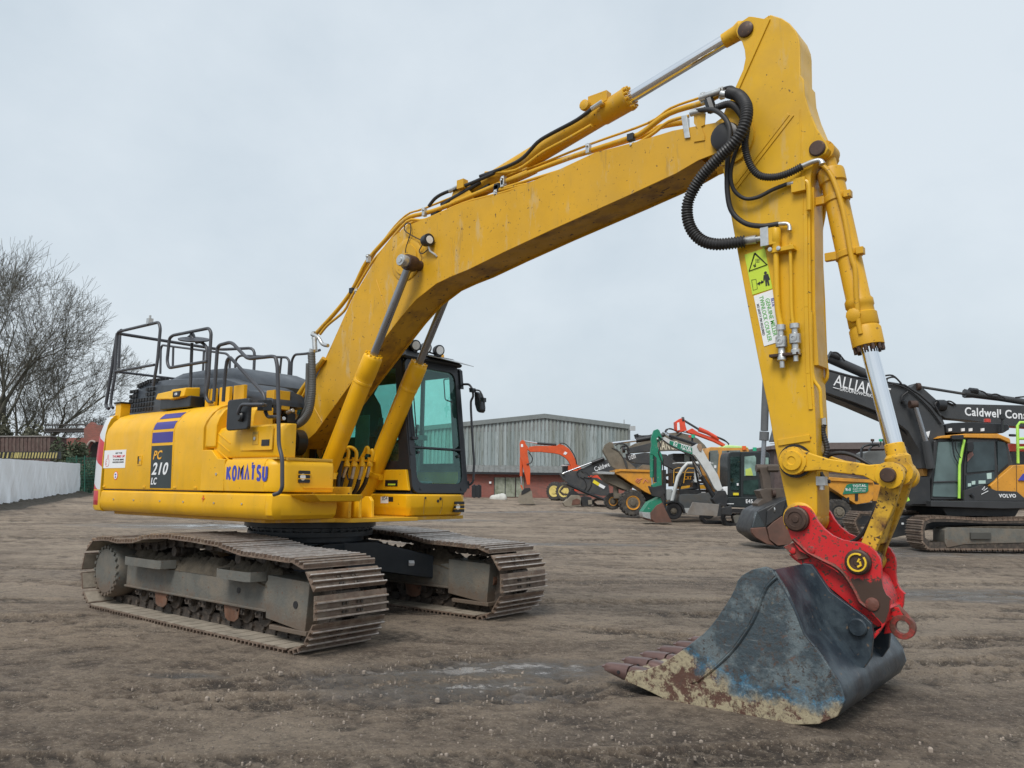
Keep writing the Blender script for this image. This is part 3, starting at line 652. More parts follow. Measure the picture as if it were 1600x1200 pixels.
l.new(c1, b.inputs['Base Color']); b.inputs['Roughness'].default_value = .38; cwm = m
g = G().mt(cwm)
def cwring(z, ins, fwd=0):
    R = 2.91-ins-fwd; y1 = 1.352-ins*.6; P = [(-2.372, -y1), (-2.50, -y1)]
    xe = -math.sqrt(max(.1, R*R-1.20**2))
    P += [(-2.60+min(fwd, .12)*.6, -y1+.02), (-2.66+fwd*.7, -y1+.07)]
    for k in range(15): y = -1.22+2.44*k/14; P.append((-math.sqrt(R*R-y*y), y))
    P += [(-2.66+fwd*.7, y1-.07), (-2.60+min(fwd, .12)*.6, y1-.02), (-2.50, y1), (-2.372, y1)]
    return [(min(x, -2.372), y, z) for x, y in P]
g.loft([cwring(1.075, .09), cwring(1.09, .035), cwring(1.13, .01), cwring(1.33, 0), cwring(1.72, 0), cwring(1.88, .008, .01), cwring(2.02, .02, .04), cwring(2.12, .05, .09), cwring(2.20, .10, .16), cwring(2.245, .17, .24), cwring(2.265, .28, .30)])
CW = g.build('counterweight', EX, smooth=35)
g = G().mt(yel); g.box(-2.44, -2.30, -1.22, -1.10, 2.20, 2.40); g.mt(blk).box(-2.46, -2.28, -1.24, -1.08, 2.40, 2.42)
g.build('rail_socket', CW, bevel=.006)
# ---- rear left side (far) body, seen only between parts
g = G().mt(yel); g.box(-2.36, -.64, .30, 1.33, 1.09, 2.02); g.build('left_body', EX, bevel=.04)
# ---- engine hood
g = G().mt(hood)
def hr(x, z, y0, y1, zb=2.24, c=.10): return [(x, y0, zb), (x, y0+.02, z-c), (x, y0+c*.8, z-c*.25), (x, y0+c*2, z), (x, y1-c*2, z), (x, y1-c*.8, z-c*.25), (x, y1-.02, z-c), (x, y1, zb)]
g.loft([hr(-2.66, 2.46, -.96, .28, c=.04), hr(-2.63, 2.58, -.98, .28, c=.06), hr(-2.52, 2.66, -.98, .28, c=.08), hr(-2.25, 2.71, -.98, .28), hr(-1.9, 2.72, -.98, .28), hr(-1.2, 2.68, -.98, .28), hr(-.5, 2.62, -.98, .28), hr(-.10, 2.52, -.98, -.2), hr(.0, 2.45, -.98, -.45), hr(.50, 2.40, -.98, -.50), hr(.54, 2.30, -.98, -.50, c=.03)])
HD = g.build('engine_hood', EX, smooth=35)
g = G().mt(hood)
g.loft([hr(-2.20, 2.70, -.74, .22, 2.60, .04), hr(-2.05, 2.79, -.76, .22, 2.60), hr(-1.85, 2.825, -.76, .22, 2.6), hr(-1.3, 2.825, -.76, .22, 2.58), hr(-.8, 2.80, -.76, .22, 2.55), hr(-.45, 2.74, -.76, .22, 2.50), hr(-.22, 2.62, -.76, .22, 2.50, .05), hr(-.14, 2.54, -.76, .22, 2.45, .04)])
g.build('hood_bulge', HD, smooth=40)
for i in range(9):   # vent openings of the grille, each a dark recess
    for j in range(5):
        if 2 < i < 6 and j > 2: continue
        x = -2.58+i*.072; z = 2.34+j*.062
        G().mt(inkb).box(x-.024, x+.024, -.9855, -.96, z-.020, z+.020).build('vent', HD)
for i in range(8):
    for j in range(3):
        x = -2.46+i*.062; zz = 2.655+.05*min(1, (x+2.52)/.3)+j*.016
        G().mt(inkb).box(x-.020, x+.016, -.955+j*.07, -.915+j*.07, zz-.03, zz+.016).build('vent', HD)
g = G().mt(blk); g.box(-1.42, -.74, -1.17, -1.0, 2.27, 2.40); g.mt(yel)
g.loft([[(-1.50, y, z) for y, z in ((-1.19, 2.40), (-1.17, 2.47), (-1.0, 2.50), (-1.0, 2.40))], [(-1.14, y, z) for y, z in ((-1.20, 2.38), (-1.19, 2.48), (-1.0, 2.50), (-1.0, 2.38))]])
g.loft([[(-1.12, y, z) for y, z in ((-1.22, 2.37), (-1.20, 2.49), (-1.02, 2.51), (-1.02, 2.36))], [(-.80, y, z) for y, z in ((-1.22, 2.39), (-1.20, 2.49), (-1.02, 2.51), (-1.02, 2.38))]])
g.mt(inkb).box(-1.04, -.88, -1.226, -1.18, 2.39, 2.46); g.mt(white).box(-.995, -.925, -1.228, -1.18, 2.405, 2.445); g.mt(inkb).box(-.985, -.935, -1.2295, -1.18, 2.412, 2.438)
g.build('side_camera_cover', HD, bevel=.012)
g = G().mt(yel)
for x in (-.62, -.33, -.05): g.box(x, x+.2, -1.06, -1.02, 2.25, 2.47)
g.build('hood_bracket', HD, bevel=.004)
# ---- handrails
def hrail(pts, y, r=.0185, name='handrail', sm=3, tilt=None):
    P = [(q[0], (y if tilt is None else tilt(i)), q[1]) for i, q in enumerate(MP(pts, y))]
    # round the corners a little
    return G().mt(rail).tube(round_path(P), r, 10).build(name, EX, smooth=60)
def round_path(P, r=.07, n=4):
    P = [Vector(p) for p in P]; out = [P[0]]
    for i in range(1, len(P)-1):
        a, b, c = P[i-1], P[i], P[i+1]; d1 = (a-b); d2 = (c-b); k = min(r, d1.length*.45, d2.length*.45)
        p, q = b+d1.normalized()*k, b+d2.normalized()*k
        for j in range(n+1): t = j/n; out.append(p*(1-t)**2+b*2*t*(1-t)+q*t*t)
    out.append(P[-1]); return out
cA = lambda pts: S(130, 490, 7.5, pts)
cB = lambda pts: S(240, 500, 6.667, pts)
hrail(cA([(350, 1105), (322, 1085), (330, 960), (368, 760), (400, 215), (885, 100), (905, 170), (870, 560), (820, 850)]), -1.16)
hrail(cA([(370, 680), (835, 600)]), -1.16, .016)
# rear cross rail
q = MF.px(*cA([(405, 215)])[0], -1.16)
_e = [(a_[0], -1.12, a_[1]) for a_ in MP(cA([(300, 1115), (262, 1085), (285, 960)]), -1.12)]; G().mt(rail).tube(round_path(_e+[(q[0]-.10, -1.12, q[1])]), .021, 10).build('handrail', EX, smooth=60)
G().mt(rail).tube(round_path([(q[0]+.1, -1.16, q[1]+.01), (q[0]-.10, -1.12, q[1]), (q[0]-.10, .35, q[1]), (q[0]+.55, .50, q[1]-.02), (q[0]+.57, .50, 2.3)], .12), .021, 10).build('handrail', EX, smooth=60)
G().mt(rail).tube(round_path([(q[0]+.02, -1.16, q[1]-.50), (q[0]-.12, -1.12, q[1]-.50), (q[0]-.12, .35, q[1]-.5), (q[0]+.55, .50, q[1]-.52)], .12), .016, 10).build('handrail', EX, smooth=60)
hrail(cA([(415, 640), (432, 240)]), -.9)
hrail(cB([(560, 430), (160, 500), (140, 430), (165, 190), (200, 160), (575, 85), (600, 130), (570, 640), (545, 800), (570, 855), (610, 855)]), -1.10)
hrail(cB([(400, 240), (385, 650), (360, 860)]), -1.02)
hrail(cB([(445, 235), (490, 225), (560, 280), (545, 740), (560, 850)]), -1.0)
hrail(cB([(625, 850), (650, 500), (665, 290), (690, 260), (810, 228), (980, 405), (1230, 378), (1270, 385), (1290, 480), (1300, 900), (1305, 1310)])+[(441, 715), (441, 762), (437, 770), (428, 773)], -1.36)
hrail(cB([(725, 850), (745, 560), (765, 420), (795, 385), (1160, 780), (1160, 940), (1185, 1010), (1290, 1010)]), -1.22)
hrail(cA([(0, 0)]) and cB([(70, 560), (75, 300), (90, 262), (520, 318), (760, 350), (795, 390), (790, 570)]), .55, .018)
hrail(cB([(200, 480), (205, 285)]), .55, .018); hrail(cB([(515, 530), (525, 322)]), .55, .018)
hrail(cB([(845, 610), (855, 410), (900, 370), (1390, 390), (1415, 430), (1400, 690), (1365, 725), (1290, 735)]), .75, .018)
hrail(cB([(1425, 740), (1440, 420), (1470, 360), (1600, 350)])+[(500, 547)], .9, .018); hrail(cB([(1430, 720), (1600, 705)])+[(500, 602)], .9, .014); hrail(cB([(1300, 690), (1330, 400)]), .75, .016)
# antenna dish on the rail
g = G().mt(rail); a = MF.px(*cB([(420, 215)])[0], -1.06); g.lathe((a[0], -1.06, a[1]), (.25, -.2, .95), [(.01, 0), (.17, .005), (.175, .02), (.12, .03), (.01, .035)], 24); b_ = MF.px(*cB([(400, 150)])[0], -1.06)
g.tube([(a[0], -1.06, a[1]), (b_[0], -1.06, b_[1])], .03, 10); g.tube([(a[0]-.1, -1.06, a[1]+.03), (b_[0]-.12, -1.06, b_[1]-.03), (b_[0], -1.06, b_[1])], .012, 6); g.build('antenna_dish', EX, smooth=40)
g = G().mt(stl); a = MF.px(234, 504, -1.16); g.box(a[0]-.03, a[0]+.03, -1.19, -1.13, a[1]-.02, a[1]+.05); g.tube([(a[0], -1.16, a[1]+.04), (a[0]+.0, -1.16, a[1]+.09)], .015, 6); g.build('rail_clamp', EX)
# mirror on the right
g = G().mt(blk); a, b2 = MF.px(359, 625.5, -1.40), MF.px(390, 671, -1.40); g.prism(rrect(a[0], b2[0], b2[1], a[1], .035), -1.425, -1.385)
MR = g.build('mirror', EX, bevel=.012, seg=3)
g = G().mt(rail); a = MF.px(376, 646, -1.44)
g.tube(round_path([(a[0], -1.43, a[1]-.02), (a[0], -1.47, a[1]), *[(p[0], -1.47, p[1]) for p in MP([(377, 632), (410, 632)], -1.47)], (MF.px(415, 633, -1.3)[0], -1.30, MF.px(415, 633, -1.3)[1])], .05), .017, 10)
g.mt(blk).lathe((a[0], -1.42, a[1]-.03), (0, -1, 0), [(.05, 0), (.05, .03), (.035, .045), (.01, .045)], 18); a = MF.px(415, 634, -1.24); g.box(a[0]-.05, a[0]+.05, -1.30, -1.20, a[1]-.05, a[1]+.05)
g.build('mirror_arm', MR, smooth=40)
# ---- valve and swivel gear beside the boom foot
g = G().mt(yelb); a = MF.px(429, 625, -.9); g.box(a[0]-.08, a[0]+.06, -.95, -.75, 2.2, a[1]+.1)
g.mt(stl)
random.seed(5)
for k in range(11):
    x, y, z = random.uniform(.25, .55), random.uniform(-1.0, -.75), random.uniform(2.10, 2.34); g.tube([(x, y, z), (x+random.uniform(-.1, .1), y+random.uniform(-.08, .08), z+random.uniform(-.1, .08))], .022, 8)
g.mt(blk)
for k in range(7):
    x, y, z = random.uniform(.25, .5), random.uniform(-.95, -.7), random.uniform(2.05, 2.25); g.box(x-.05, x+.05, y-.05, y+.05, z-.05, z+.05)
g.build('valve_block', EX, bevel=.004)

# ================================================================== BOOM
BT = [(464, 655), (491, 597), (516, 543), (550, 467), (590, 400), (612, 372), (635, 353), (665, 341), (725, 317), (795, 299), (862, 270), (930, 238), (992, 222), (1051, 204), (1087, 197), (1115, 192)]
BBm = [(1118, 240), (1092, 250), (1056, 271), (978, 307), (862, 359), (787, 394), (732, 421), (705, 432), (682, 443), (650, 468), (625, 497), (600, 530), (544, 605), (505, 659), (493, 676), (464, 702)]
bp_ = MP(BT, -.19)+circ(5.222, 4.11, .155, 9, 75, -105, False)+MP(BBm, -.19)+[(-.09, 1.78), (-.14, 1.74), (-.19, 1.80), (-.20, 1.90), (-.17, 2.02)]
g = G().mt(yelb)
g.prism(bp_, -.19, -.178); g.prism(bp_, .178, .19)
# top and bottom plates between the side plates, set in a little
tp = MP(BT, -.178)[:-1]; bt = MP(BBm, -.178)[1:]
def strip(P, y0, y1, th, dn):
    o = []
    for i, p in enumerate(P):
        a, b = P[max(0, i-1)], P[min(len(P)-1, i+1)]; d = Vector((b[0]-a[0], b[1]-a[1])).normalized(); nx, nz_ = -d.y*dn, d.x*dn
        o.append([(p[0]+nx*.012, y0, p[1]+nz_*.012), (p[0]+nx*.012, y1, p[1]+nz_*.012), (p[0]+nx*(.012+th), y1, p[1]+nz_*(.012+th)), (p[0]+nx*(.012+th), y0, p[1]+nz_*(.012+th))])
    return o
g.mt(yelb).loft(strip(tp, -.18, .18, .014, -1))
und = mat('shaded boom underside', (.50, .28, .02), .5, var=.1, dirt=.75, dcol=(.13, .065, .03), ds=3.2, chips=.7, cs=16, ccol=(.06, .035, .02))  # darker yellow puts underside shade into the colour; brown dirt and chips too
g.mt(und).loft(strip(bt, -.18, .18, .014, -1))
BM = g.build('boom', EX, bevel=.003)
g = G().mt(yelb)
c_ = mpt(636, 406, -.19); g.lathe((c_[0], -.19, c_[1]), (0, -1, 0), [(.225, 0), (.225, .008), (.215, .014), (.17, .015), (.165, .03), (.0, .03)], 36)
g.build('pin_boss', BM, smooth=35)
g = G().mt(yelb)
for pts in (((547, 400-0), (598, 484)), ):
    pass
a = MP([(588, 437), (602, 480), (604, 520)], -.1905); g.tube([(p[0], -.191, p[1]) for p in a], .004, 5)
a = MP([(703, 378), (708, 430)], -.1905); g.tube([(p[0], -.191, p[1]) for p in a], .004, 5)
a = MP([(490, 635), (504, 660)], -.1905); g.tube([(p[0], -.191, p[1]) for p in a], .005, 5)
g.build('weld_seam', BM)
g = G().mt(mat('greasy black steel', (.018, .017, .019), .4, var=.3)); g.lathe((5.222, -.14, 4.11), (0, -1, 0), [(.12, 0), (.12, .07), (.11, .10), (.08, .115), (.0, .115)], 24); g.build('boom_nose_pin', BM, smooth=35); g = G().mt(blk); g.lathe((5.222, .14, 4.11), (0, 1, 0), [(.12, 0), (.12, .07), (.0, .115)], 24)
g.build('boom_nose_pin', BM, smooth=35)
g = G().mt(blk); g.lathe((-.02, -.19, 1.90), (0, -1, 0), [(.15, 0), (.15, .12), (.10, .16), (0, .16)], 24); g.build('boom_foot_pin', BM, smooth=35)
g = G().mt(pinm); g.lathe((1.90-.03, -.19, 3.672), (0, -1, 0), [(.055, 0), (.055, .26), (0, .26)], 20); g.build('boom_cylinder_pin', BM, smooth=35); G().mt(pinm).lathe((1.87, .19, 3.672), (0, 1, 0), [(.055, 0), (.055, .26), (0, .26)], 20).build('boom_cylinder_pin', BM, smooth=35)
# boom cylinders
foot, pin = Vector((.50, 1.235)), Vector((1.87, 3.672))
for sy in (-1, 1):
    yy = .33*sy; d = (pin-foot).normalized(); A = lambda k: (foot.x+d.x*k, yy, foot.y+d.y*k); LL = (pin-foot).length; bl = 1.76
    g = G().mt(yel)
    g.lathe(A(0), (d.x, 0, d.y), [(.03, .03), (.088, .05), (.092, .10), (.092, bl-.34), (.094, bl-.33), (.098, bl-.325), (.098, bl-.30), (.094, bl-.295), (.098, bl-.29), (.098, bl-.26), (.103, bl-.25), (.103, bl-.04), (.096, bl-.01), (.085, bl), (.03, bl)], 28)
    g.lathe((foot.x, yy-.075, foot.y), (0, 1, 0), [(.02, 0), (.085, 0), (.085, .15), (.02, .15)], 20)
    g.tube([A(.34), ], .1) if False else None
    g.lathe(A(.36), (d.x, 0, d.y), [(.10, 0), (.112, .004), (.112, .046), (.10, .05)], 24)
    for q in (-1, 1): g.box(A(.385)[0]-.015+d.y*.12*q, A(.385)[0]+.015+d.y*.12*q, yy-.02, yy+.02, A(.385)[2]-.03-d.x*.12*q, A(.385)[2]+.03-d.x*.12*q)
    BC = g.build('boom_cylinder', EX, smooth=35)
    g = G().mt(yel)
    for k in range(12):
        q = 2*math.pi*k/12; o = Vector((-d.y, 0, d.x))*math.cos(q)*.088+Vector((0, 1, 0))*math.sin(q)*.088; p = Vector(A(bl-.005))+o; e = Vector(A(bl+.012))+o; g.cyl(tuple(p), tuple(e), .011, n=6)
    g.build('gland_bolts', BC)
    g = G().mt(chromed); g.lathe(A(bl-.02), (d.x, 0, d.y), [(.04, 0), (.042, .01), (.042, LL-bl-.04), (.03, LL-bl)], 24)
    g.build('piston_rod', BC, smooth=35)
    g = G().mt(pinm); g.lathe((pin.x, yy-.06, pin.y), (0, 1, 0), [(.04, 0), (.078, 0), (.082, .02), (.082, .10), (.078, .12), (.04, .12)], 24); g.mt(stl).lathe((pin.x, yy-.13*1 if sy < 0 else yy+.13, pin.y), (0, sy, 0), [(.062, -.07), (.062, 0), (.055, .01), (.03, .012), (.028, .02), (0, .02)], 20); g.build('rod_eye', BC, smooth=35)
    g = G().mt(yel); o = Vector((-d.y, 0, d.x))*.112+Vector((0, -.02, 0))
    P = [Vector(A(k))+o for k in (.16, .5, 1.0, bl-.18)]; P.append(Vector(A(bl-.13))+o*.85)
    P = [P[0]+Vector((.05, 0, -.05))]+P; g.tube([tuple(p) for p in P], .017, 8, 3); g.build('feed_pipe', BC, smooth=60)
# hoses and elbows between the boom cylinders
elb = lambda pts, y, r, m, nm, rib=False: (G().mt(m).hose(P3(pts, y), r) if rib else G().mt(m).tube(P3(pts, y), r, 10, 5)).build(nm, REV, smooth=60)
cD = lambda pts: S(470, 680, 8.571, pts)
for pts, y in (([(585, 210), (620, 190), (640, 230), (625, 330)], -.18), ([(600, 200), (640, 165), (700, 175), (745, 230), (740, 340)], -.10), ([(800, 330), (850, 240), (885, 165), (905, 190), (900, 250)], .0), ([(930, 250), (955, 200), (965, 260), (950, 340)], .12)):
    elb(cD(pts), y, .020, yel, 'elbow_pipe')
for pts, y in (([(615, 420), (585, 500), (560, 580)], -.18), ([(715, 420), (700, 500), (680, 590)], -.10), ([(820, 420), (805, 500), (780, 590)], .0), ([(915, 420), (900, 500), (880, 570)], .12)):
    elb(cD(pts), y, .019, stl, 'hose_fitting')
for pts, y in (([(545, 350), (520, 480), (505, 600), (495, 780)], -.24), ([(565, 560), (530, 680), (500, 800)], -.18), ([(680, 580), (650, 690), (570, 800)], -.10), ([(780, 590), (750, 700), (690, 800), (600, 850)], .0), ([(885, 560), (850, 660), (760, 790), (610, 890)], .12), ([(640, 440), (620, 520), (640, 600)], -.14)):
    elb(cD(pts), y, .024 if y != -.14 else .008, rub, 'hydraulic_hose')
g = G().mt(yel)
for (px_, y) in ((615, -.18), (715, -.10), (820, 0), (925, .12)):
    a = MF.px(*cD([(px_, 395)])[0], y); g.lathe((a[0], y, a[1]-.02), (0, 0, 1), [(.03, 0), (.036, 0), (.036, .04), (.026, .045), (.026, .09), (.03, .1)], 12)
a = MF.px(*cD([(760, 335)])[0], 0); g.box(a[0]-.02, a[0]+.02, -.30, .30, a[1]-.015, a[1]+.01); g.build('pipe_manifold', REV, bevel=.003)
# big grey hoses at the boom foot
cE = lambda pts: S(400, 560, 7.5, pts)
for pts, y, r in ((cE([(650, -60), (655, 60), (660, 200), (655, 420), (620, 620), (540, 740), (430, 790), (300, 760), (210, 730)]), -.60, .040), (cE([(605, 60), (600, 250), (590, 480), (530, 660), (440, 760), (340, 700), (290, 500)]), -.55, .020), (cE([(640, 100), (630, 400), (590, 560), (500, 720), (420, 770), (350, 740), (310, 640)]), -.57, .018), (cE([(160, 540), (230, 560), (300, 640), (380, 770)]), -.5, .020)):
    elb(pts, y, r, rubg, 'hydraulic_hose', r > .03)
for pts in ([(640, 0), (655, -60), (665, -110)], ):
    elb(cE(pts), -.36, .036, stl, 'hose_fitting')
elb(cE([(400, 690), (430, 560), (520, 400), (620, 260), (700, 140), (800, 0)]), -.22, .030, yelb, 'boom_pipe'); elb(cE([(450, 700), (480, 560), (560, 420), (600, 330)]), -.22, .018, yelb, 'boom_pipe')
# pipes along the boom back
c5 = lambda pts: S(450, 250, 4, pts); c6 = lambda pts: S(750, 100, 3.5556, pts)
def pipe(pts, y, r, m=yelb, nm='boom_pipe', par=None, sm=4): return G().mt(m).tube(P3(pts, y), r, 8, sm).build(nm, par or BM, smooth=60)
pipe(c5([(175, 1085), (290, 960), (370, 860), (420, 780), (490, 640), (600, 510), (735, 372), (850, 335), (960, 300), (1240, 185), (1500, 75)])+c6([(140, 655), (500, 520), (830, 412), (910, 375), (1050, 275), (1240, 215), (1340, 165)]), -.13, .024)
pipe(c5([(200, 1090), (250, 1030), (350, 945), (400, 850), (520, 650), (600, 555), (745, 385), (860, 372), (1100, 270), (1340, 205), (1500, 150)])+c6([(100, 700), (600, 545), (830, 462), (950, 395), (1050, 320), (1160, 290)]), -.16, .015)
pipe(c5([(190, 1075), (300, 955), (430, 770), (600, 500), (735, 348), (860, 300)])+c5([(1230, 150), (1500, 50)])+c6([(250, 590), (600, 450), (930, 330), (1060, 245), (1230, 185)]), -.05, .011)
pipe(c5([(1000, 300), (1250, 200), (1550, 70)])+c6([(200, 620), (430, 540), (900, 400), (1000, 350), (1130, 325)]), .04, .024)
pipe(c5([(420, 880), (560, 640), (760, 400), (870, 385), (1100, 300), (1340, 225)])+c6([(130, 710), (600, 570), (840, 480)]), .10, .018)
g = G().mt(stl)
for p in c5([(850, 325), (500, 615), (1345, 130), (1300, 215), (160, 1095), (430, 830)])+c6([(845, 465), (600, 470), (125, 660), (90, 735), (1240, 190), (1145, 330), (1155, 390), (1340, 160)]):
    a = MF.px(*p, -.17); g = G().mt(stl); g.box(a[0]-.018, a[0]+.018, -.185, -.14, a[1]-.045, a[1]+.045); g.cyl((a[0], -.20, a[1]+.02), (a[0], -.183, a[1]+.02), .012, n=8); g.build('pipe_clamp', BM, bevel=.003)
for p in c5([(395, 815), (1305, 165)])+c6([(835, 405), (90, 690)]):
    a = MF.px(*p, -.17); G().mt(blk).box(a[0]-.03, a[0]+.03, -.18, -.13, a[1]-.03, a[1]+.03).build('pipe_clamp', BM, bevel=.003)
g = G().mt(stl); g.tube(P3(c5([(150, 1090), (190, 1110), (215, 1150), (250, 1160)]), -.22), .022, 8, 3); g.tube(P3(c5([(165, 1110), (170, 1200)]), -.26), .028, 8); g.build('hose_clamp_arm', BM, smooth=50)
# steel tab plates near the nose
g = G().mt(stl); a = MP(c6([(1120, 290), (1150, 285), (1170, 410), (1140, 415)]), -.195); g.prism(a, -.205, -.195); g.mt(yelb); g.prism(MP(c6([(1190, 290), (1255, 275), (1250, 340), (1230, 350), (1250, 400), (1250, 425), (1190, 435), (1190, 410), (1210, 360), (1190, 330)]), -.193), -.2, -.191); g.build('bracket_plate', BM, bevel=.002)
g = G().mt(stl)
for p, q in ((c6([(1220, 190)])[0], c6([(1340, 150)])[0]), (c6([(1170, 275)])[0], c6([(1250, 255)])[0]), (c6([(1340, 165)])[0], c6([(1430, 180)])[0])):
    g.tube(P3([p, q], -.20), .026, 10)
g.mt(blk); g.tube(P3(c6([(1270, 200), (1290, 260)]), -.19), .04, 8); g.build('hose_fitting', BM, smooth=40)
# arm cylinder
aF = (2.35, 0, 4.42-.03); p0 = Vector((2.35, 4.375)); p1 = Vector((5.345, 5.085)); d = (p1-p0).normalized(); LL = (p1-p0).length; b0 = MF.px(987, 168, 0); bl = (Vector(b0)-p0).dot(d)
A = lambda k: (p0.x+d.x*k, 0, p0.y+d.y*k)
g = G().mt(yelb); g.lathe(A(0), (d.x, 0, d.y), [(.03, .04), (.085, .06), (.092, .10), (.092, bl-.30), (.10, bl-.28), (.105, bl-.03), (.11, bl-.02), (.11, bl), (.03, bl)], 28); g.lathe((p0.x, -.07, p0.y), (0, 1, 0), [(.02, 0), (.08, 0), (.08, .14), (.02, .14)], 18)
AC = g.build('arm_cylinder', EX, smooth=35)
g = G().mt(yelb)
for k in range(12):
    q = 2*math.pi*k/12; o = Vector((-d.y, 0, d.x))*math.cos(q)*.092+Vector((0, 1, 0))*math.sin(q)*.092; g.cyl(tuple(Vector(A(bl-.01))+o), tuple(Vector(A(bl+.03))+o), .015, n=6)
g.box(A(bl-.28)[0]-.10, A(bl-.28)[0]+.10, -.10, -.02, A(bl-.28)[2]+.06, A(bl-.28)[2]+.16); g.lathe((A(bl-.4)[0], -.1, A(bl-.4)[2]+.10), (0, -1, 0), [(.05, 0), (.05, .04), (.02, .05), (0, .05)], 12); g.lathe((A(bl-.22)[0], -.1, A(bl-.22)[2]+.02), (0, -1, 0), [(.03, 0), (.03, .04), (0, .05)], 8)
g.build('cylinder_port_block', AC, bevel=.004)
g = G().mt(chrome); g.lathe(A(bl-.02), (d.x, 0, d.y), [(.04, 0), (.0535, .01), (.0535, LL-bl-.16), (.05, LL-bl-.15)], 28); g.mt(yelw).lathe(A(LL-.22), (d.x, 0, d.y), [(.04, 0), (.060, .01), (.065, .12), (.08, .17), (.05, .22)], 20); g.mt(chrome); g.build('piston_rod', AC, smooth=35)
g = G().mt(yelb); g.tube(P3(c6([(620, 340), (480, 420), (350, 490), (200, 590), (30, 605)]), -.13), .016, 8, 4); g.build('feed_pipe', AC, smooth=60)
g = G().mt(yelb); g.prism([(2.17, 4.19), (2.27, 4.43), (2.35, 4.47), (2.43, 4.44), (2.6, 4.19)], -.13, -.10); g.prism([(2.17, 4.19), (2.27, 4.43), (2.35, 4.47), (2.43, 4.44), (2.6, 4.19)], .10, .13); g.build('cylinder_bracket', BM, bevel=.004)
pipe(c6([(640, 235), (540, 310), (400, 385), (320, 435), (240, 520), (150, 570), (0, 620)])+c5([(1600, -20), (1400, 30), (1250, 100)]) if False else c6([(640, 235), (540, 310), (400, 385), (320, 435), (240, 520), (150, 570), (0, 625)])+c5([(1300, 75), (1180, 130), (1080, 170), (980, 205), (920, 240), (880, 290)]), -.14, .018, rub, 'hydraulic_hose', sm=4)
pipe(c5([(1200, 140), (1100, 200), (1000, 260), (930, 330), (900, 345)]), -.12, .022, rub, 'hydraulic_hose'); pipe(c5([(1260, 160), (1150, 220), (1060, 240), (960, 280)]), -.08, .022, rub, 'hydraulic_hose')
g = G().mt(stl); g.tube(P3(c6([(620, 250), (680, 210)]), -.14), .022, 8); g.tube(P3(c5([(1010, 195), (1070, 165)]), -.14), .022, 8); g.mt(yelb); a = MF.px(*c5([(1090, 150)])[0], -.14); g.box(a[0]-.05, a[0]+.04, -.17, -.10, a[1]-.05, a[1]+.04); g.build('hose_fitting', BM, smooth=40)
# boom work lamp and its cable
g = G().mt(blk); a = MF.px(666, 373, -.30); g.lathe((a[0]-.02, -.26, a[1]), (.97, -.2, -.05), [(.03, -.07), (.058, -.05), (.064, .0), (.064, .03), (.052, .034)], 20); g.mt(lampm).lathe((a[0]+.008, -.264, a[1]-.002), (.97, -.2, -.05), [(.040, .0), (.040, .008), (0, .010)], 20)
g.mt(stl).tube([(a[0]-.02, -.25, a[1]-.05), (a[0]-.01, -.23, a[1]-.11), (a[0]+.04, -.21, a[1]-.15), (a[0]+.05, -.19, a[1]-.17)], .012, 6); g.mt(inkb).tube(P3(c5([(830, 500), (780, 475), (730, 440), (735, 400), (765, 400), (765, 460), (740, 540), (735, 580)]), -.22), .006, 5, 4); g.tube(P3(c5([(840, 530), (820, 570), (840, 585), (880, 555)]), -.22), .006, 5, 4)
g.build('boom_work_lamp', BM, smooth=40)

# ================================================================== ARM
arm = [(1150, 138), (1162.6, 109), (1203, 22.4), (1221, 28), (1233.4, 36), (1243, 47), (1248.5, 61), (1249.9, 72), (1250.6, 117), (1255.4, 122.7), (1257.4, 147.5), (1265, 173), (1277, 201.6), (1290, 221), (1294.5, 232), (1290, 240), (1278.7, 247), (1270.5, 258), (1267, 273), (1266, 294), (1265.7, 335), (1267, 480), (1270, 584), (1274, 650), (1276, 715), (1277, 800), (1272, 824), (1258, 832), (1240, 828), (1230.4, 793), (1220.6, 747.5), (1209, 690.6), (1199, 632.5), (1190, 590), (1186.8, 574), (1166.5, 470), (1150, 382.5), (1140.6, 330), (1133, 287), (1128, 258), (1121, 225), (1124.7, 192), (1133, 170)]
armg = mat('arm paint', (.655, .375, .012), .44, var=.07, dirt=.38, scuff=.26, spec=.35, dcol=(.44, .26, .05), ds=1.3, chips=.22, cs=34, ccol=(.10, .06, .03), coat=.1, low=(.6, 2.0, .0))
g = G().mt(armg); AP = MP(arm, -.135); g.prism(AP, -.135, .135); AR = g.build('arm', EX, bevel=.008)
g = G().mt(armg)
# welded edge strips and cover plates on the near face
def strip_on(pts, wpx, y, th=.012, m_=None, nm='weld_strip', par=None):
    g = G().mt(m_ or armg); P = MP(pts, y)
    for (a, b) in zip(P, P[1:]):
        d = Vector((b[0]-a[0], b[1]-a[1])).normalized()*1; nx, nz_ = -d.y*wpx/2, d.x*wpx/2
        g.prism([(a[0]+nx, a[1]+nz_), (b[0]+nx, b[1]+nz_), (b[0]-nx, b[1]-nz_), (a[0]-nx, a[1]-nz_)], y-th, y+.002)
    return g.build(nm, par or AR, bevel=.003)
strip_on([(1201, 30), (1152, 140)], .035, -.135); strip_on([(1232, 178), (1147, 288)], .03, -.135, .006); strip_on([(1240, 180), (1150, 296)], .012, -.135, .008)
strip_on([(1259, 335), (1260, 480), (1263, 584), (1267, 640)], .028, -.135, .010); strip_on([(1250, 170), (1255, 335)], .010, -.135, .004)
strip_on([(1216, 692), (1266, 684)], .045, -.135, .012)
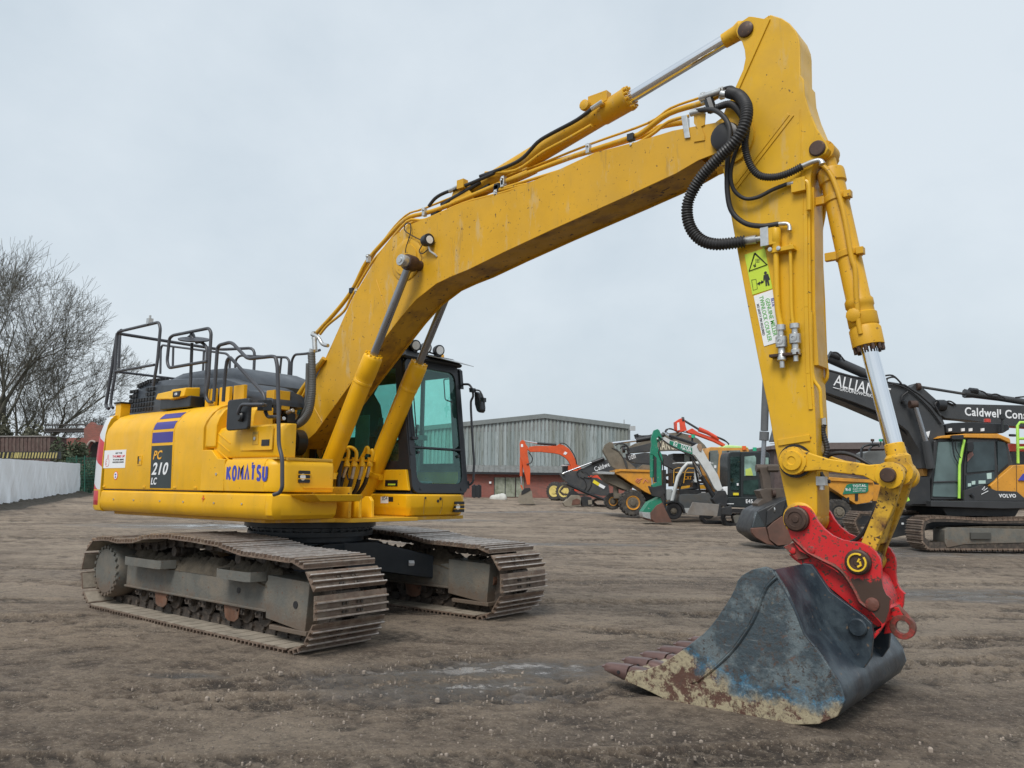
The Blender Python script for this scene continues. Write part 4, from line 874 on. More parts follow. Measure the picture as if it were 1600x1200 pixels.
for sy in (-1, 1):   # cylinder ears at the top
    br = [(1203, 25), (1195, 30.6), (1178, 27.5), (1171.5, 27), (1160, 34.7), (1153.5, 41), (1151, 50), (1153.6, 58), (1160.5, 66.4), (1164.6, 78.7), (1166, 92.5), (1162.6, 109), (1185, 100)]
    P = MP(br, -.105); G().mt(armg).prism(P, .105*sy-.016, .105*sy+.016).build('cylinder_ear', AR, bevel=.004)
g = G().mt(pinm); a = MF.px(1165, 46, -.13); g.lathe((a[0], -.121, a[1]), (0, -1, 0), [(.055, -.2), (.055, .0), (.062, .002), (.062, .02), (.05, .028), (0, .028)], 24); g.build('cylinder_pin', AR, smooth=35)
a = MF.px(1277, 232, -.14); g = G().mt(pinm); g.lathe((a[0], -.136, a[1]), (0, -1, 0), [(.058, 0), (.058, .012), (.05, .018), (0, .018)], 24); g.build('cylinder_pin', AR, smooth=35)
g = G().mt(armg); g.lathe((5.222, -.136, 4.11), (0, -1, 0), [(.20, -.01), (.20, .02), (.15, .03), (0, .03)], 30); g.build('pin_boss', AR, smooth=35)
# front face plate along the arm and cast end boss
g = G().mt(armg); q = MP([(1268, 290), (1269, 480), (1272, 570)], -.135); g.prism([(q[0][0]+.005, q[0][1]), (q[1][0]+.01, q[1][1]), (q[2][0]+.02, q[2][1]), (q[2][0]-.02, q[2][1]), (q[0][0]-.02, q[0][1])], -.10, .10); g.build('wear_plate', AR, bevel=.004)
a = MF.px(1247, 811, -.17); g = G().mt(yelw); g.lathe((a[0], -.15, a[1]), (0, 1, 0), [(.10, 0), (.115, .01), (.115, .10), (.11, .11), (.11, .19), (.115, .20), (.115, .29), (.10, .30)], 28); g.build('end_boss', AR, smooth=35)
# lower arm paint is more worn
# tubes on the front edge, small clips
pipe(S(1120, 330, 8, [(1340, -300), (1345, 0), (1300, 280), (1305, 600), (1330, 1100)])+S(1160, 470, 6.154, [(785, 200), (800, 560), (815, 730), (770, 830), (775, 1100)]), .12, .014, armg, 'arm_pipe', AR)
pipe(S(1160, 470, 6.154, [(660, 100), (675, 690), (745, 850), (755, 1000), (765, 1130)]), -.12, .012, armg, 'arm_pipe', AR)
G().mt(rub).hose(P3(S(1180, 650, 6.154, [(660, 80), (650, 150), (680, 260), (690, 330), (670, 400)]), .0), .02).build('hydraulic_hose', AR, smooth=60)
g = G().mt(stl); g.tube(P3(S(1180, 650, 6.154, [(650, 20), (655, 90)]), 0), .022, 8); a = MF.px(*S(1180, 650, 6.154, [(645, 625)])[0], -.10); g.box(a[0]-.03, a[0]+.03, -.14, -.08, a[1]-.03, a[1]+.03); g.cyl((a[0], -.11, a[1]-.06), (a[0], -.11, a[1]-.03), .018, n=8); g.build('hose_fitting', AR, smooth=40)
G().mt(rub).tube(P3(S(1180, 650, 6.154, [(660, 430), (720, 375), (820, 355), (930, 375), (1040, 430), (1140, 490)]), .10), .014, 8, 5).build('hydraulic_hose', AR, smooth=60)
G().mt(rub).tube(P3(S(1180, 650, 6.154, [(630, 540), (650, 580), (690, 625), (720, 630)]), -.05), .014, 8, 4).build('hydraulic_hose', AR, smooth=60)
G().mt(rub).tube(P3(S(1200, 770, 6.667, [(1180, 60), (1130, 150), (1060, 300), (980, 430), (900, 500), (860, 510)]), .13), .014, 8, 4).build('hydraulic_hose', AR, smooth=60)
# side auxiliary pipes, quick couplings
cC = lambda pts: S(1120, 330, 8, pts)
pipe(cC([(740, 400), (745, 700), (760, 1200)])+[(1220, 508)], -.17, .022, armg, 'auxiliary_pipe', AR); pipe(cC([(915, 400), (925, 700), (935, 1200)])+[(1239, 505)], -.17, .013, armg, 'auxiliary_pipe', AR)
g = G().mt(armg); q = MP(cC([(640, 500), (965, 420), (985, 480), (690, 535)]), -.17); g.prism(q, -.20, -.135); a = MF.px(*cC([(740, 330)])[0], -.17); g.lathe((a[0], -.17, a[1]-.06), (0, 0, 1), [(.03, -.04), (.03, .02), (.036, .03), (.036, .12), (.03, .13)], 14); g.box(a[0]-.085, a[0]+.01, -.20, -.14, a[1]-.055, a[1]+.075)
g.build('pipe_bracket', AR, bevel=.004)
g = G().mt(stl); a = MF.px(*cC([(615, 330)])[0], -.17); g.box(a[0]-.03, a[0]+.03, -.205, -.135, a[1]-.07, a[1]+.07); g.tube(P3(cC([(345, 375), (500, 350)]), -.17), [.032, .034], 12); g.tube(P3(cC([(500, 350), (600, 335)]), -.17), .022, 12)
g.tube(P3(cC([(750, 165), (840, 155), (890, 160), (910, 195), (910, 240)]), -.17), [.017, .015, .012, .014, .018], 10, 3)
for p in cC([(670, 480), (775, 465)]): b2 = MF.px(*p, -.20); g.lathe((b2[0], -.20, b2[1]), (0, -1, 0), [(.016, 0), (.016, .012), (0, .014)], 8)
g.build('hose_fitting', AR, smooth=40)
for x, y1, y2 in ((1217.5, 508, 575), (1239, 506, 565)):
    a, b2 = MF.px(x, y1, -.19), MF.px(x, y2, -.19); h = a[1]-b2[1]
    g = G().mt(stl); g.lathe((a[0]+.01, -.185, a[1]), (0, 0, -1), [(.02, 0), (.035, .0), (.035, h*.12), (.022, h*.14), (.022, h*.25), (.04, h*.28), (.04, h*.52), (.025, h*.55), (.025, h*.66), (.033, h*.7), (.033, h*.82), (.018, h*.85), (.018, h)], 14); g.lathe((a[0]+.01, -.215, a[1]-h*.4), (0, -1, 0), [(.024, 0), (.024, .012), (.014, .013), (.013, .004), (0, .004)], 12); g.build('quick_coupling', AR, smooth=35)
g = G().mt(pinm); a, b2 = MF.px(1201, 553, -.19), MF.px(1251, 553, -.19); g.box(a[0]+.01, b2[0]-.01, -.215, -.135, a[1]-.03, a[1]-.008); g.build('coupling_bracket', AR, bevel=.004)
# stickers on the arm
hz = mat('hazard sticker green', (.52, .68, .05), .4, var=.03)
q = MP(cC([(345, 545), (600, 460), (695, 965), (445, 1045)]), -.139); HS = plate(MF, q[::-1], -.1375, hz, 'hazard_sticker', AR)
g = G().mt(inkb); tr = MP(cC([(475, 525), (628, 668), (405, 748)]), -.14); g.tube([(p[0], -.141, p[1]) for p in tr+[tr[0]]], .0062, 4)
for pts in (((455, 680), (490, 690)), ((465, 665), (475, 700)), ((480, 650), (485, 690))): g.tube(P3(cC(pts), -.141), .003, 4)
for i in range(9): a = MF.px(*cC([(490+(i % 3)*18, 600+(i//3)*18)])[0], -.141); g.box(a[0]-.003, a[0]+.003, -.142, -.14, a[1]-.003, a[1]+.003)
bx = MP(cC([(435, 860), (490, 850), (508, 970), (455, 988)]), -.14); g.tube([(p[0], -.141, p[1]) for p in bx+[bx[0]]], .0018, 4)
g.tube(P3(cC([(520, 903), (575, 885)]), -.141), .0045, 4)
for c0, s_ in ((cC([(512, 906)])[0], -1), (cC([(582, 882)])[0], 1)): a = MF.px(*c0, -.141); g.prism([(a[0]-.006*s_*-1, a[1]), (a[0]-.016*s_, a[1]+.014), (a[0]-.016*s_, a[1]-.014)], -.1425, -.139)
a = MF.px(*cC([(608, 770)])[0], -.141); g.prism(circ(a[0], a[1], .011, 12), -.1425, -.139)
g.prism(MP(cC([(585, 800), (640, 782), (665, 850), (650, 862), (640, 830), (660, 925), (642, 930), (625, 870), (630, 932), (612, 935), (600, 830), (597, 868), (582, 868)]), -.14), -.1425, -.139)
g.build('hazard_symbols', HS)
c8 = lambda pts: S(1100, 340, 3.158, pts)
q = MP(c8([(245, 387), (338, 355), (372, 612), (296, 635)]), -.139); WS = plate(MF, q[::-1], -.1375, white, 'coupler_sticker', AR)
grn = mat('lettering green', (.10, .45, .06), .5)
def ang_of(p, q_, t): a, b = MF.px(*p, t), MF.px(*q_, t); return math.atan2(b[1]-a[1], b[0]-a[0]), math.dist(a, b), a
for (p, q_, st, mm, h) in ((c8([(302, 402)])[0], c8([(343, 585)])[0], 'GENUINE MILLER', grn, .031), (c8([(272, 390)])[0], c8([(316, 612)])[0], 'TWINLOCK COUPLER', grn, .031), (c8([(260, 428)])[0], c8([(290, 582)])[0], 'NO SAFETY PIN REQUIRED', inkb, .018), (c8([(330, 400)])[0], c8([(338, 440)])[0], 'BLUE', blu, .022)):
    an, ln, a = ang_of(p, q_, -.14); text(MF, st, a, h, -.140, mm, WS, ang=an, width=ln, bold=.004)
# big loops of ribbed hose between boom and arm
c7 = lambda pts: S(1040, 0, 3, pts)
def bighose(pts, ys, r, rib=True, m_=rub):
    P = [(MF.px(*p, y)[0], y, MF.px(*p, y)[1]) for p, y in zip(pts, ys)]; g = G().mt(m_)
    (g.hose(P, r, .022 if r > .03 else .016, .22, 10) if rib else g.tube(P, r, 8, 6)); return g.build('hydraulic_hose', AR, smooth=60)
bighose(c7([(300, 435), (345, 450), (378, 500), (372, 580), (330, 660), (250, 740), (160, 840), (105, 950), (110, 1050), (160, 1120), (240, 1145), (370, 1132)]), [-.2, -.25, -.34, -.38, -.38, -.36, -.33, -.30, -.28, -.26, -.24, -.19], .043)
bighose(c7([(240, 505), (300, 488), (345, 520), (378, 590), (372, 680), (395, 770), (440, 822), (510, 830), (580, 810), (640, 780)]), [-.2, -.22, -.26, -.30, -.30, -.27, -.24, -.22, -.2, -.18], .026)
bighose(c7([(140, 520), (220, 515), (270, 545), (300, 600), (298, 680), (290, 780), (290, 900), (310, 990), (370, 1045), (450, 1060), (530, 1050)]), [-.2, -.24, -.27, -.29, -.29, -.26, -.24, -.22, -.2, -.19, -.17], .020, False)
bighose(c7([(350, 660), (320, 740), (305, 820), (320, 890), (370, 930), (430, 925), (500, 890), (570, 862)]), [-.30, -.28, -.26, -.23, -.2, -.19, -.18, -.17], .015, False)
bighose(c7([(275, 415), (310, 410), (345, 440), (372, 480)]), [-.12, -.15, -.18, -.2], .014, False)
g = G().mt(stl); g.tube(P3(c7([(640, 780), (690, 758), (725, 752), (735, 770)]), -.17), [.02, .018, .016, .024], 10, 3); g.tube(P3(c7([(565, 864), (600, 858)]), -.17), .014, 8); g.mt(armg); a = MF.px(*c7([(625, 868)])[0], -.16); g.box(a[0]-.05, a[0]+.05, -.18, -.135, a[1]-.05, a[1]+.05); g.tube(P3(c7([(640, 850), (665, 855), (672, 900), (672, 985)]), -.16), .018, 8, 3); g.build('hose_fitting', AR, smooth=40)
pipe(c7([(735, 775), (780, 830), (830, 980), (870, 1200)])+[(1336, 420), (1338, 460), (1341, 500), (1345, 522)], -.10, .018, yelb, 'arm_pipe', AR)
# ---- bucket cylinder
p0 = Vector(MF.px(1291.5, 240, 0)); p1 = Vector(MF.px(1408, 738, 0)); be = Vector(MF.px(1357.5, 543, 0)); d = (be-p0).normalized(); bl = (be-p0).length; LL = (p1-p0).length; A = lambda k: (p0.x+d.x*k, 0, p0.y+d.y*k)
g = G().mt(yelb); g.lathe(A(0), (d.x, 0, d.y), [(.04, .02), (.055, .06), (.055, .12), (.09, .14), (.095, .16), (.095, .24), (.082, .25), (.082, bl-.36), (.095, bl-.34), (.095, bl-.30), (.088, bl-.29), (.088, bl-.25), (.10, bl-.24), (.10, bl-.16), (.093, bl-.15), (.105, bl-.13), (.105, bl-.01), (.05, bl)], 28); g.lathe((p0.x, -.07, p0.y), (0, 1, 0), [(.02, 0), (.075, 0), (.075, .14), (.02, .14)], 20)
BK = g.build('bucket_cylinder', EX, smooth=35)
for k in (.34, bl*.52):
    g = G().mt(yelb); g.lathe(A(k), (d.x, 0, d.y), [(.08, 0), (.092, .005), (.092, .05), (.08, .055)], 20)
    q = Vector(A(k+.03)); g.box(q.x-.15, q.x-.07, -.06, -.02, q.z-.03, q.z+.03); g.box(q.x+.07, q.x+.12, -.09, -.03, q.z-.025, q.z+.025); g.build('pipe_clamp', BK, bevel=.004)
q = Vector(A(bl-.22)); g = G().mt(yelb); g.lathe((q.x-.03, -.08, q.z), (0, -1, 0), [(.05, 0), (.05, .035), (.025, .045), (0, .045)], 10); g.build('port_cap', BK, bevel=.004)
g = G().mt(pinm)
for k in range(12):
    t = 2*math.pi*k/12; o = Vector((-d.y, 0, d.x))*math.cos(t)*.09+Vector((0, 1, 0))*math.sin(t)*.09; g.cyl(tuple(Vector(A(bl-.01))+o), tuple(Vector(A(bl+.03))+o), .014, n=6)
g.build('gland_bolts', BK)
d2 = (p1-be).normalized(); g = G().mt(chrome); A2 = lambda k: (be.x+d2.x*k, 0, be.y+d2.y*k); L2 = (p1-be).length
g.lathe(A2(-.02), (d2.x, 0, d2.y), [(.04, 0), (.055, .01), (.055, L2-.16)], 32); g.mt(yelw).lathe(A2(L2-.20), (d2.x, 0, d2.y), [(.05, 0), (.062, .01), (.065, .08), (.082, .10), (.082, .2), (.05, .24)], 24); g.lathe((p1.x, -.06, p1.y), (0, 1, 0), [(.03, 0), (.085, 0), (.085, .12), (.03, .12)], 20)
g.build('piston_rod', BK, smooth=35)
# ---- links
pa, pb, pc, pd = Vector(mpt(1241, 720, -.19)), Vector(mpt(1391.5, 742.6, -.19)), Vector(mpt(1343, 878, -.19)), Vector(mpt(1247, 811, -.19))
for sy in (-1, 1):
    top = MP([(1252, 707.5), (1270, 709), (1293.7, 716.6), (1330, 722), (1358.7, 726.5), (1372, 727)], -.19); bot = MP([(1373, 752), (1350.6, 744), (1310, 739), (1285, 735), (1261, 734.5)], -.19)
    g = G().mt(yelw); r1, r2 = .098, .085
    P = circ(pa.x, pa.y, r1, 15, 320, 50, False) if False else circ(pa.x, pa.y, r1, 15, -50, -310, False)
    P = P+top[1:-1]+circ(pb.x, pb.y, r2, 15, 120, -110, False)+bot[1:-1]
    g.prism(P, .19*sy-.028, .19*sy+.028); SLK = g.build('side_link', EX, bevel=.008)
    g = G().mt(yelw); g.lathe((pa.x, .218*sy, pa.y), (0, sy, 0), [(.095, -.01), (.095, .01), (.07, .014), (.066, .03), (.03, .032), (.025, .026), (0, .026)], 24); g.build('link_boss', SLK, smooth=35)
    g = G().mt(mat('black grease', (.012, .011, .011), .35, var=.3)); g.lathe((pa.x, .160*sy, pa.y), (0, sy, 0), [(.115, -.01), (.118, .012), (.08, .013)], 24); g.build('grease_ring', SLK, smooth=35)
    g = G().mt(yelw); g.lathe((pb.x, .218*sy, pb.y), (0, sy, 0), [(.086, -.02), (.086, .015), (.06, .02)], 24); g.mt(pinm).lathe((pb.x, .218*sy, pb.y), (0, sy, 0), [(.048, 0), (.048, .05), (.042, .056), (0, .056)], 20); g.build('link_pin', SLK, smooth=35)
g = G().mt(yelr)
L_ = MP([(1378, 752), (1367, 796), (1347, 845), (1338, 866)], -.14); R_ = MP([(1360, 889), (1368, 862), (1380, 833), (1398, 790), (1408, 760)], -.14)
for sy in (-1, 1):
    g.prism(circ(pb.x, pb.y, .088, 12, 20, 200, False)+L_+circ(pc.x, pc.y, .075, 6, 200, 320, False)+R_[1:], .125*sy-.03, .125*sy+.03)
q0 = MP([(1372, 790), (1390, 792), (1374, 850), (1350, 856)], -.1); g.prism(q0, -.10, .10)
TLK = g.build('tipping_link', EX, bevel=.012)
g = G().mt(yelr); g.lathe((pc.x, -.15, pc.y), (0, 1, 0), [(.06, 0), (.082, 0), (.082, .30), (.06, .30)], 22); g.build('link_boss', TLK, smooth=35)
# ---- coupler
cF = lambda pts: S(1200, 770, 6.667, pts); cG = lambda pts: S(1120, 860, 5, pts)
cpl = cF([(188, 280), (195, 215), (235, 160), (310, 130), (390, 135), (440, 165), (480, 215), (520, 290), (590, 375), (680, 445), (780, 488), (880, 508), (960, 512), (1060, 555), (1130, 615), (1175, 690), (1188, 770), (1185, 900), (1200, 990), (1235, 1060), (1290, 1112)])+cG([(1355, 380), (1350, 470), (1320, 570), (1270, 645), (1232, 690), (1225, 640), (1290, 600), (1290, 570), (1200, 470), (1130, 410), (1060, 280), (1000, 210), (920, 150), (830, 100), (740, 50), (650, 0)])+cF([(250, 480), (215, 380)])
coup_plate = MP(cpl, -.185)
for sy in (-1, 1):
    g = G().mt(red); g.prism(coup_plate, .185*sy-.017, .185*sy+.017); o = g.build('coupler_plate', EX, bevel=.006)
    if sy < 0: CP = o
redp = red.copy(); redp.name = 'red paint worn to steel'; MC['redp'] = redp
_n, _l = redp.node_tree.nodes, redp.node_tree.links; _b = _n['Principled BSDF']; _src = _b.inputs['Base Color'].links[0].from_socket; _g = _n.new('ShaderNodeNewGeometry'); _s = _n.new('ShaderNodeSeparateXYZ'); _l.new(_g.outputs['Position'], _s.inputs[0])
_h = mth(_n, _l, 'ADD', mth(_n, _l, 'SUBTRACT', .845, _s.outputs['Z']), mth(_n, _l, 'MULTIPLY', mth(_n, _l, 'SUBTRACT', noi(_n, _l, _g.outputs['Position'], 14, 8, .75), .5), .35))
_l.new(mixc(_n, _l, ramp(_n, _l, _h, 0, .012), _src, (.062, .036, .026)), _b.inputs['Base Color'])
# scuffed dark steel edge flange on the plates
rim = MP(cF([(262, 480), (330, 545), (420, 625), (560, 700), (700, 770), (790, 850), (860, 950), (930, 1080)])+cG([(1120, 405), (1200, 465)]), -.205)
g = G().mt(redw); g.tube([(p[0], -.200, p[1]) for p in rim], .014, 6, 3); g.build('edge_weld', CP, smooth=60)
g = G().mt(redp); q = MP(cF([(860, 900), (1000, 800), (1140, 700), (1140, 800), (1178, 760), (1182, 900), (1198, 990), (1232, 1060), (1288, 1108)])+cG([(1350, 385), (1345, 470), (1315, 560), (1295, 570), (1200, 465), (1125, 400)]), -.2025); g.prism(q, -.2045, -.200); g.build('worn_patch', CP)
inner = MP(cF([(165, 560), (200, 545), (260, 520)])+cF([(480, 620), (900, 700), (1150, 900)])+cG([(1330, 380), (1320, 560), (1260, 600), (1210, 565), (1100, 475), (950, 350), (800, 225), (700, 140), (600, 70), (560, 30)])+cF([(250, 640)]), -.14)
g = G().mt(red); g.prism(inner, -.142, .142); CI = g.build('coupler_body', EX, bevel=.006)
g = G().mt(redw); q = MP(cF([(160, 560), (215, 540), (262, 525), (340, 590), (430, 680), (300, 700), (250, 650)]), -.165); g.prism(q, -.168, -.13); g.prism(q, .13, .168); g.build('guide_lug', CI, bevel=.004)
g = G().mt(red)
for p, r_ in (((240, 605), .022), ((450, 593), .026)): a = MF.px(*cF([p])[0], -.205); g.lathe((a[0], -.165 if p[0] < 300 else -.20, a[1]), (0, -1, 0), [(r_, 0), (r_, .010), (r_*.8, .012), (0, .012)], 18)
g.build('plug', CP, smooth=35)
g = G().mt(redw)
a = MF.px(*cG([(1217, 420)])[0], -.205); g.lathe((a[0], -.203, a[1]), (0, -1, 0), [(.042, 0), (.042, .012), (.036, .016), (0, .016)], 20)
g.build('bolt', CP, smooth=35)
for P_, r_, nm in ((pd, .085, 'bucket_pin'), (pc, .082, 'link_pin')):
    for sy in (-1, 1):
        g = G().mt(pinm); g.lathe((P_.x, .20*sy, P_.y), (0, sy, 0), [(r_, -.25 if sy < 0 else 0), (r_, .035), (r_*.88, .042), (r_*.86, .05), (r_*.6, .052), (r_*.55, .046), (r_*.3, .046), (r_*.25, .052), (0, .052)], 28)
        if P_ is pc:
            g.mt(mat('yellow paint mark', (.75, .5, .03), .5)); cc_ = [(P_.x+.055*math.cos(t), .2535*sy, P_.y+.055*math.sin(t)) for t in [math.radians(k) for k in range(60, 420, 20)]]; g.tube(cc_, .007, 5); g.tube([(P_.x+a_*.02, .2535*sy, P_.y+b_*.02) for a_, b_ in ((.9, 1.2), (.3, .2), (1, .3), (1.2, -.8), (.2, -1.4))], .008, 5)
        g.build(nm, CP, smooth=35)
# lifting eye
g = G().mt(redw); e0 = MF.px(*cG([(1455, 597)])[0], 0); 
g.ringp(circ(e0[0], e0[1], .078, 20), circ(e0[0], e0[1], .042, 20), -.025, .025)
g.mt(red).prism(MP(cG([(1395, 440), (1425, 440), (1470, 520), (1400, 560), (1400, 640), (1310, 650), (1330, 560)]), 0), -.022, .022); g.mt(redw).tube([(p[0], 0, p[1]) for p in MP(cG([(1405, 435), (1470, 500), (1515, 570)]), 0)], .02, 8)
g.build('lifting_eye', CI, bevel=.004)
g = G().mt(red); q = MP(cG([(1330, 300), (1350, 378), (1400, 375), (1400, 300)]), -.1); g.prism([(5.98+.0, .80), (6.17, .62), (6.21, .66), (6.03, .86)], -.17, .17) ; g.build('cross_plate', CI, bevel=.005)

# ================================================================== BUCKET
HB = .735
m, n, l, b = nodes('worn bucket steel'); ge = n.new('ShaderNodeNewGeometry'); P = ge.outputs['Position']; sp = n.new('ShaderNodeSeparateXYZ'); l.new(P, sp.inputs[0])
c = mixc(n, l, ramp(n, l, noi(n, l, P, 2.6, 9, .7), .46, .54), (.048, .068, .082), (.125, .158, .172))
c = mixc(n, l, mth(n, l, 'MULTIPLY', ramp(n, l, noi(n, l, P, 34, 6, .7), .58, .61), .85), c, (.045, .032, .028))
c = mixc(n, l, mth(n, l, 'MULTIPLY', ramp(n, l, noi(n, l, P, 9, 9, .75), .60, .64), .8), c, (.13, .065, .042))
c = mixc(n, l, mth(n, l, 'MULTIPLY', ramp(n, l, noi(n, l, P, 11, 10, .8), .62, .66), .7), c, (.34, .30, .21))
c = mixc(n, l, mth(n, l, 'MULTIPLY', ramp(n, l, noi(n, l, P, 40, 4, .6, (.06, .3, 1)), .62, .68), .6), c, (.20, .23, .24))
hz_ = mth(n, l, 'ADD', mth(n, l, 'MULTIPLY', sp.outputs['Z'], -1.0), mth(n, l, 'MULTIPLY', mth(n, l, 'SUBTRACT', noi(n, l, P, 5.5, 9, .75), .5), .55))
hx_ = mth(n, l, 'MULTIPLY', mth(n, l, 'ADD', sp.outputs['X'], -4.95), -.55); hz_ = mth(n, l, 'ADD', hz_, mth(n, l, 'MAXIMUM', mth(n, l, 'SUBTRACT', hx_, .02), -.30))
c = mixc(n, l, mth(n, l, 'MULTIPLY', mth(n, l, 'MULTIPLY', ramp(n, l, hz_, -.50, -.46), ramp(n, l, noi(n, l, P, 22, 8, .8), .44, .56)), .75), c, (.04, .19, .33))
c = mixc(n, l, ramp(n, l, hz_, -.43, -.39), c, (.10, .048, .034))
c = mixc(n, l, mth(n, l, 'MULTIPLY', ramp(n, l, hz_, -.47, -.38), ramp(n, l, noi(n, l, P, 7, 11, .8), .455, .50)), c, (.36, .31, .205))
c = mixc(n, l, mth(n, l, 'MULTIPLY', ramp(n, l, noi(n, l, P, 30, 6, .75), .52, .60), .5), c, (.075, .055, .042))
l.new(c, b.inputs['Base Color']); b.inputs['Roughness'].default_value = .5
bp = n.new('ShaderNodeBump'); bp.inputs['Strength'].default_value = .6; bp.inputs['Distance'].default_value = .02; l.new(noi(n, l, P, 14, 9, .75), bp.inputs['Height']); l.new(bp.outputs['Normal'], b.inputs['Normal']); bks = m
bkn = mat('dark bucket shell', (.022, .033, .045), .36, var=.4, vs=2.5, dirt=.6, dcol=(.075, .10, .115), ds=5, chips=.45, cs=24, ccol=(.14, .10, .07), bump=.2, bs=14, streak=.5)
ctooth = mat('tooth steel', (.155, .095, .085), .38, metal=.45, var=.2, vs=6, bump=.15, bs=20)
cH = lambda pts: S(920, 860, 3.0769, pts)
lip = MP(cH([(180, 622), (200, 572), (265, 578), (350, 548), (440, 490), (500, 445), (560, 398), (600, 355), (625, 322), (690, 222), (715, 170), (722, 145), (745, 118), (790, 92), (850, 78), (890, 92)]), -HB)
back = MP(cH([(900, 100), (950, 180), (1000, 290), (1040, 400), (1090, 460), (1130, 515), (1165, 570)]), -HB)
# hidden heel and floor, resting on the ground
be_ = back[-1]; heel = [(be_[0]+.055, be_[1]-.08), (be_[0]+.075, be_[1]-.17), (be_[0]+.03, be_[1]-.26), (be_[0]-.08, .035), (be_[0]-.24, .0), (be_[0]-.42, -.005)]
floor_ = MP(cH([(380, 716)]), -HB); floor_ = [(5.35, -.005), (5.15, .0), (floor_[0][0]+.18, .035), floor_[0]]
side = lip+back+heel+floor_
inr = lambda P, k: P
for sy in (-1, 1):
    g = G().mt(bks); g.prism(side, HB*sy-.018, HB*sy+.018)
    if sy < 0: BU = g.build('bucket', EX, bevel=.006)
    else: g.build('bucket_side', BU, bevel=.006)
# shell (wrapper plate)
shell = [lip[-1]]+back+heel+floor_+[(lip[0][0]+.05, lip[0][1]+.01)]
o1 = []
for i, p in enumerate(shell):
    a, b2 = shell[max(0, i-1)], shell[min(len(shell)-1, i+1)]; dd = Vector((b2[0]-a[0], b2[1]-a[1])).normalized(); nx, nz_ = dd.y*.025, -dd.x*.025
    o1.append([(p[0], -HB+.004, p[1]), (p[0], HB-.004, p[1]), (p[0]+nx, HB-.004, p[1]+nz_), (p[0]+nx, -HB+.004, p[1]+nz_)])
g = G().mt(bkn); g.loft(o1); g.build('bucket_shell', BU, smooth=40)
g = G().mt(bkn)   # rolled edge strip and stiffener along the near side
st = MP(cH([(890, 92), (905, 128), (945, 190), (1000, 300), (1040, 400), (1090, 462)]), -HB); g.tube([(p[0], -HB-.01, p[1]) for p in st], .010, 6, 3); g.build('edge_bead', BU, smooth=60)
g = G().mt(bks); st = MP(cH([(905, 128), (860, 170), (830, 230), (810, 290), (770, 370), (700, 470), (620, 550), (520, 630)]), -HB-.02); g.tube([(p[0], -HB-.016, p[1]) for p in st], .013, 6, 3); g.build('cutter_seam', BU, smooth=60)
# thick front corner (side cutter) laid over the side plate
cut = lip+MP(cH([(905, 120), (860, 170), (830, 230), (810, 290), (770, 370), (700, 470), (620, 550), (520, 630), (500, 640), (540, 655), (575, 700), (575, 800)]), -HB)+MP(cH([(480, 765), (385, 718), (300, 675)]), -HB)
for sy in (-1, 1): G().mt(bks).prism(cut, (HB+.010)*sy-.018, (HB+.010)*sy+.018).build('side_cutter', BU, bevel=.006)
# reinforcing band (dark smooth band down the back) and ears
bd = MP([(1254, 880), (1268, 882), (1276, 893), (1298, 925), (1350, 963), (1362, 974), (1364.5, 990), (1361, 1028), (1350, 1044), (1318, 1036), (1300, 1012), (1272, 965), (1258, 925)], -.235)
for sy in (-1, 1): G().mt(bkn).prism(bd, .22*sy-.02, .22*sy+.02).build('bucket_ear', BU, bevel=.006)
a = MF.px(1341, 980, -.24); g = G().mt(bkn); g.lathe((a[0], -.24, a[1]), (0, -1, 0), [(.058, 0), (.058, .02), (.05, .028), (0, .028)], 24); g.lathe((a[0], -.23, a[1]), (0, 1, 0), [(.045, 0), (.045, .46)], 20); g.build('ear_pin', BU, smooth=35)
# cutting edge and teeth
l0 = Vector(((lip[0][0]+lip[1][0])/2, (lip[0][1]+lip[1][1])/2)); tip = Vector((4.392, .142)); dt = (tip-l0).normalized()
g = G().mt(bks); g.prism([(lip[0][0]-.02, lip[0][1]+.01), (lip[1][0]-.02, lip[1][1]-.01), (lip[2][0]+.10, lip[2][1]-.05), (lip[0][0]+.25, lip[0][1]-.03)], -HB+.02, HB-.02); g.build('cutting_edge', BU, bevel=.006)
def toothm():
    g = G().mt(ctooth); L_ = (tip-l0).length
    def rg(k, w_, h_, dz=0): c_ = l0+dt*k; nn = Vector((-dt.y, dt.x)); return [(c_.x+nn.x*a*h_, b*w_, c_.y+nn.y*a*h_+dz) for a, b in ((-1, -.6), (-.6, -1), (.6, -1), (1, -.6), (1, .6), (.6, 1), (-.6, 1), (-1, .6))]
    g.loft([rg(.01, .060, .052), rg(.05, .058, .050), rg(.12, .050, .040), rg(.20, .046, .027), rg(L_-.05, .040, .014), rg(L_-.01, .032, .006), rg(L_, .02, .003)])
    g.mt(ctooth).loft([rg(-.12, .055, .045), rg(-.06, .060, .055), rg(-.002, .056, .050)])
    g.mt(inkb); c_ = l0+dt*.075; g.cyl((c_.x, -.063, c_.y), (c_.x, .063, c_.y), .012, n=10)
    return g
g = toothm(); t0 = g.build('tooth', BU, smooth=50)
for k in range(6):
    o = t0 if k == 0 else t0.copy()
    if k: C.objects.link(o); o.parent = BU
    o.location = (0, -.685+k*.274, 0)
# ================================================================== CAB
cab = mat('cab black paint', (.018, .021, .026), .36, var=.15)
cg = glassm('cab glass', (.72, .98, .93), .14, dark=.12); cgd = glassm('cab side glass', (.50, .74, .71), .2, dark=.14)
CA = G().mt(cab); 
CA.box(-.62, 1.20, .41, 1.30, 1.335, 1.375)
CABO = CA.build('cab', EX, bevel=.01)
u_ = Vector((-.127, 0, 1)).normalized(); CFr = Fr((1.235, 0, 1.34), (0, 1, 0), (-1, 0, -.127), u_)
y0, y1, H_ = .395, 1.315, 1.56
k1 = lambda pts: S(540, 530, 6.667, pts); k2 = lambda pts: S(540, 660, 6.667, pts)
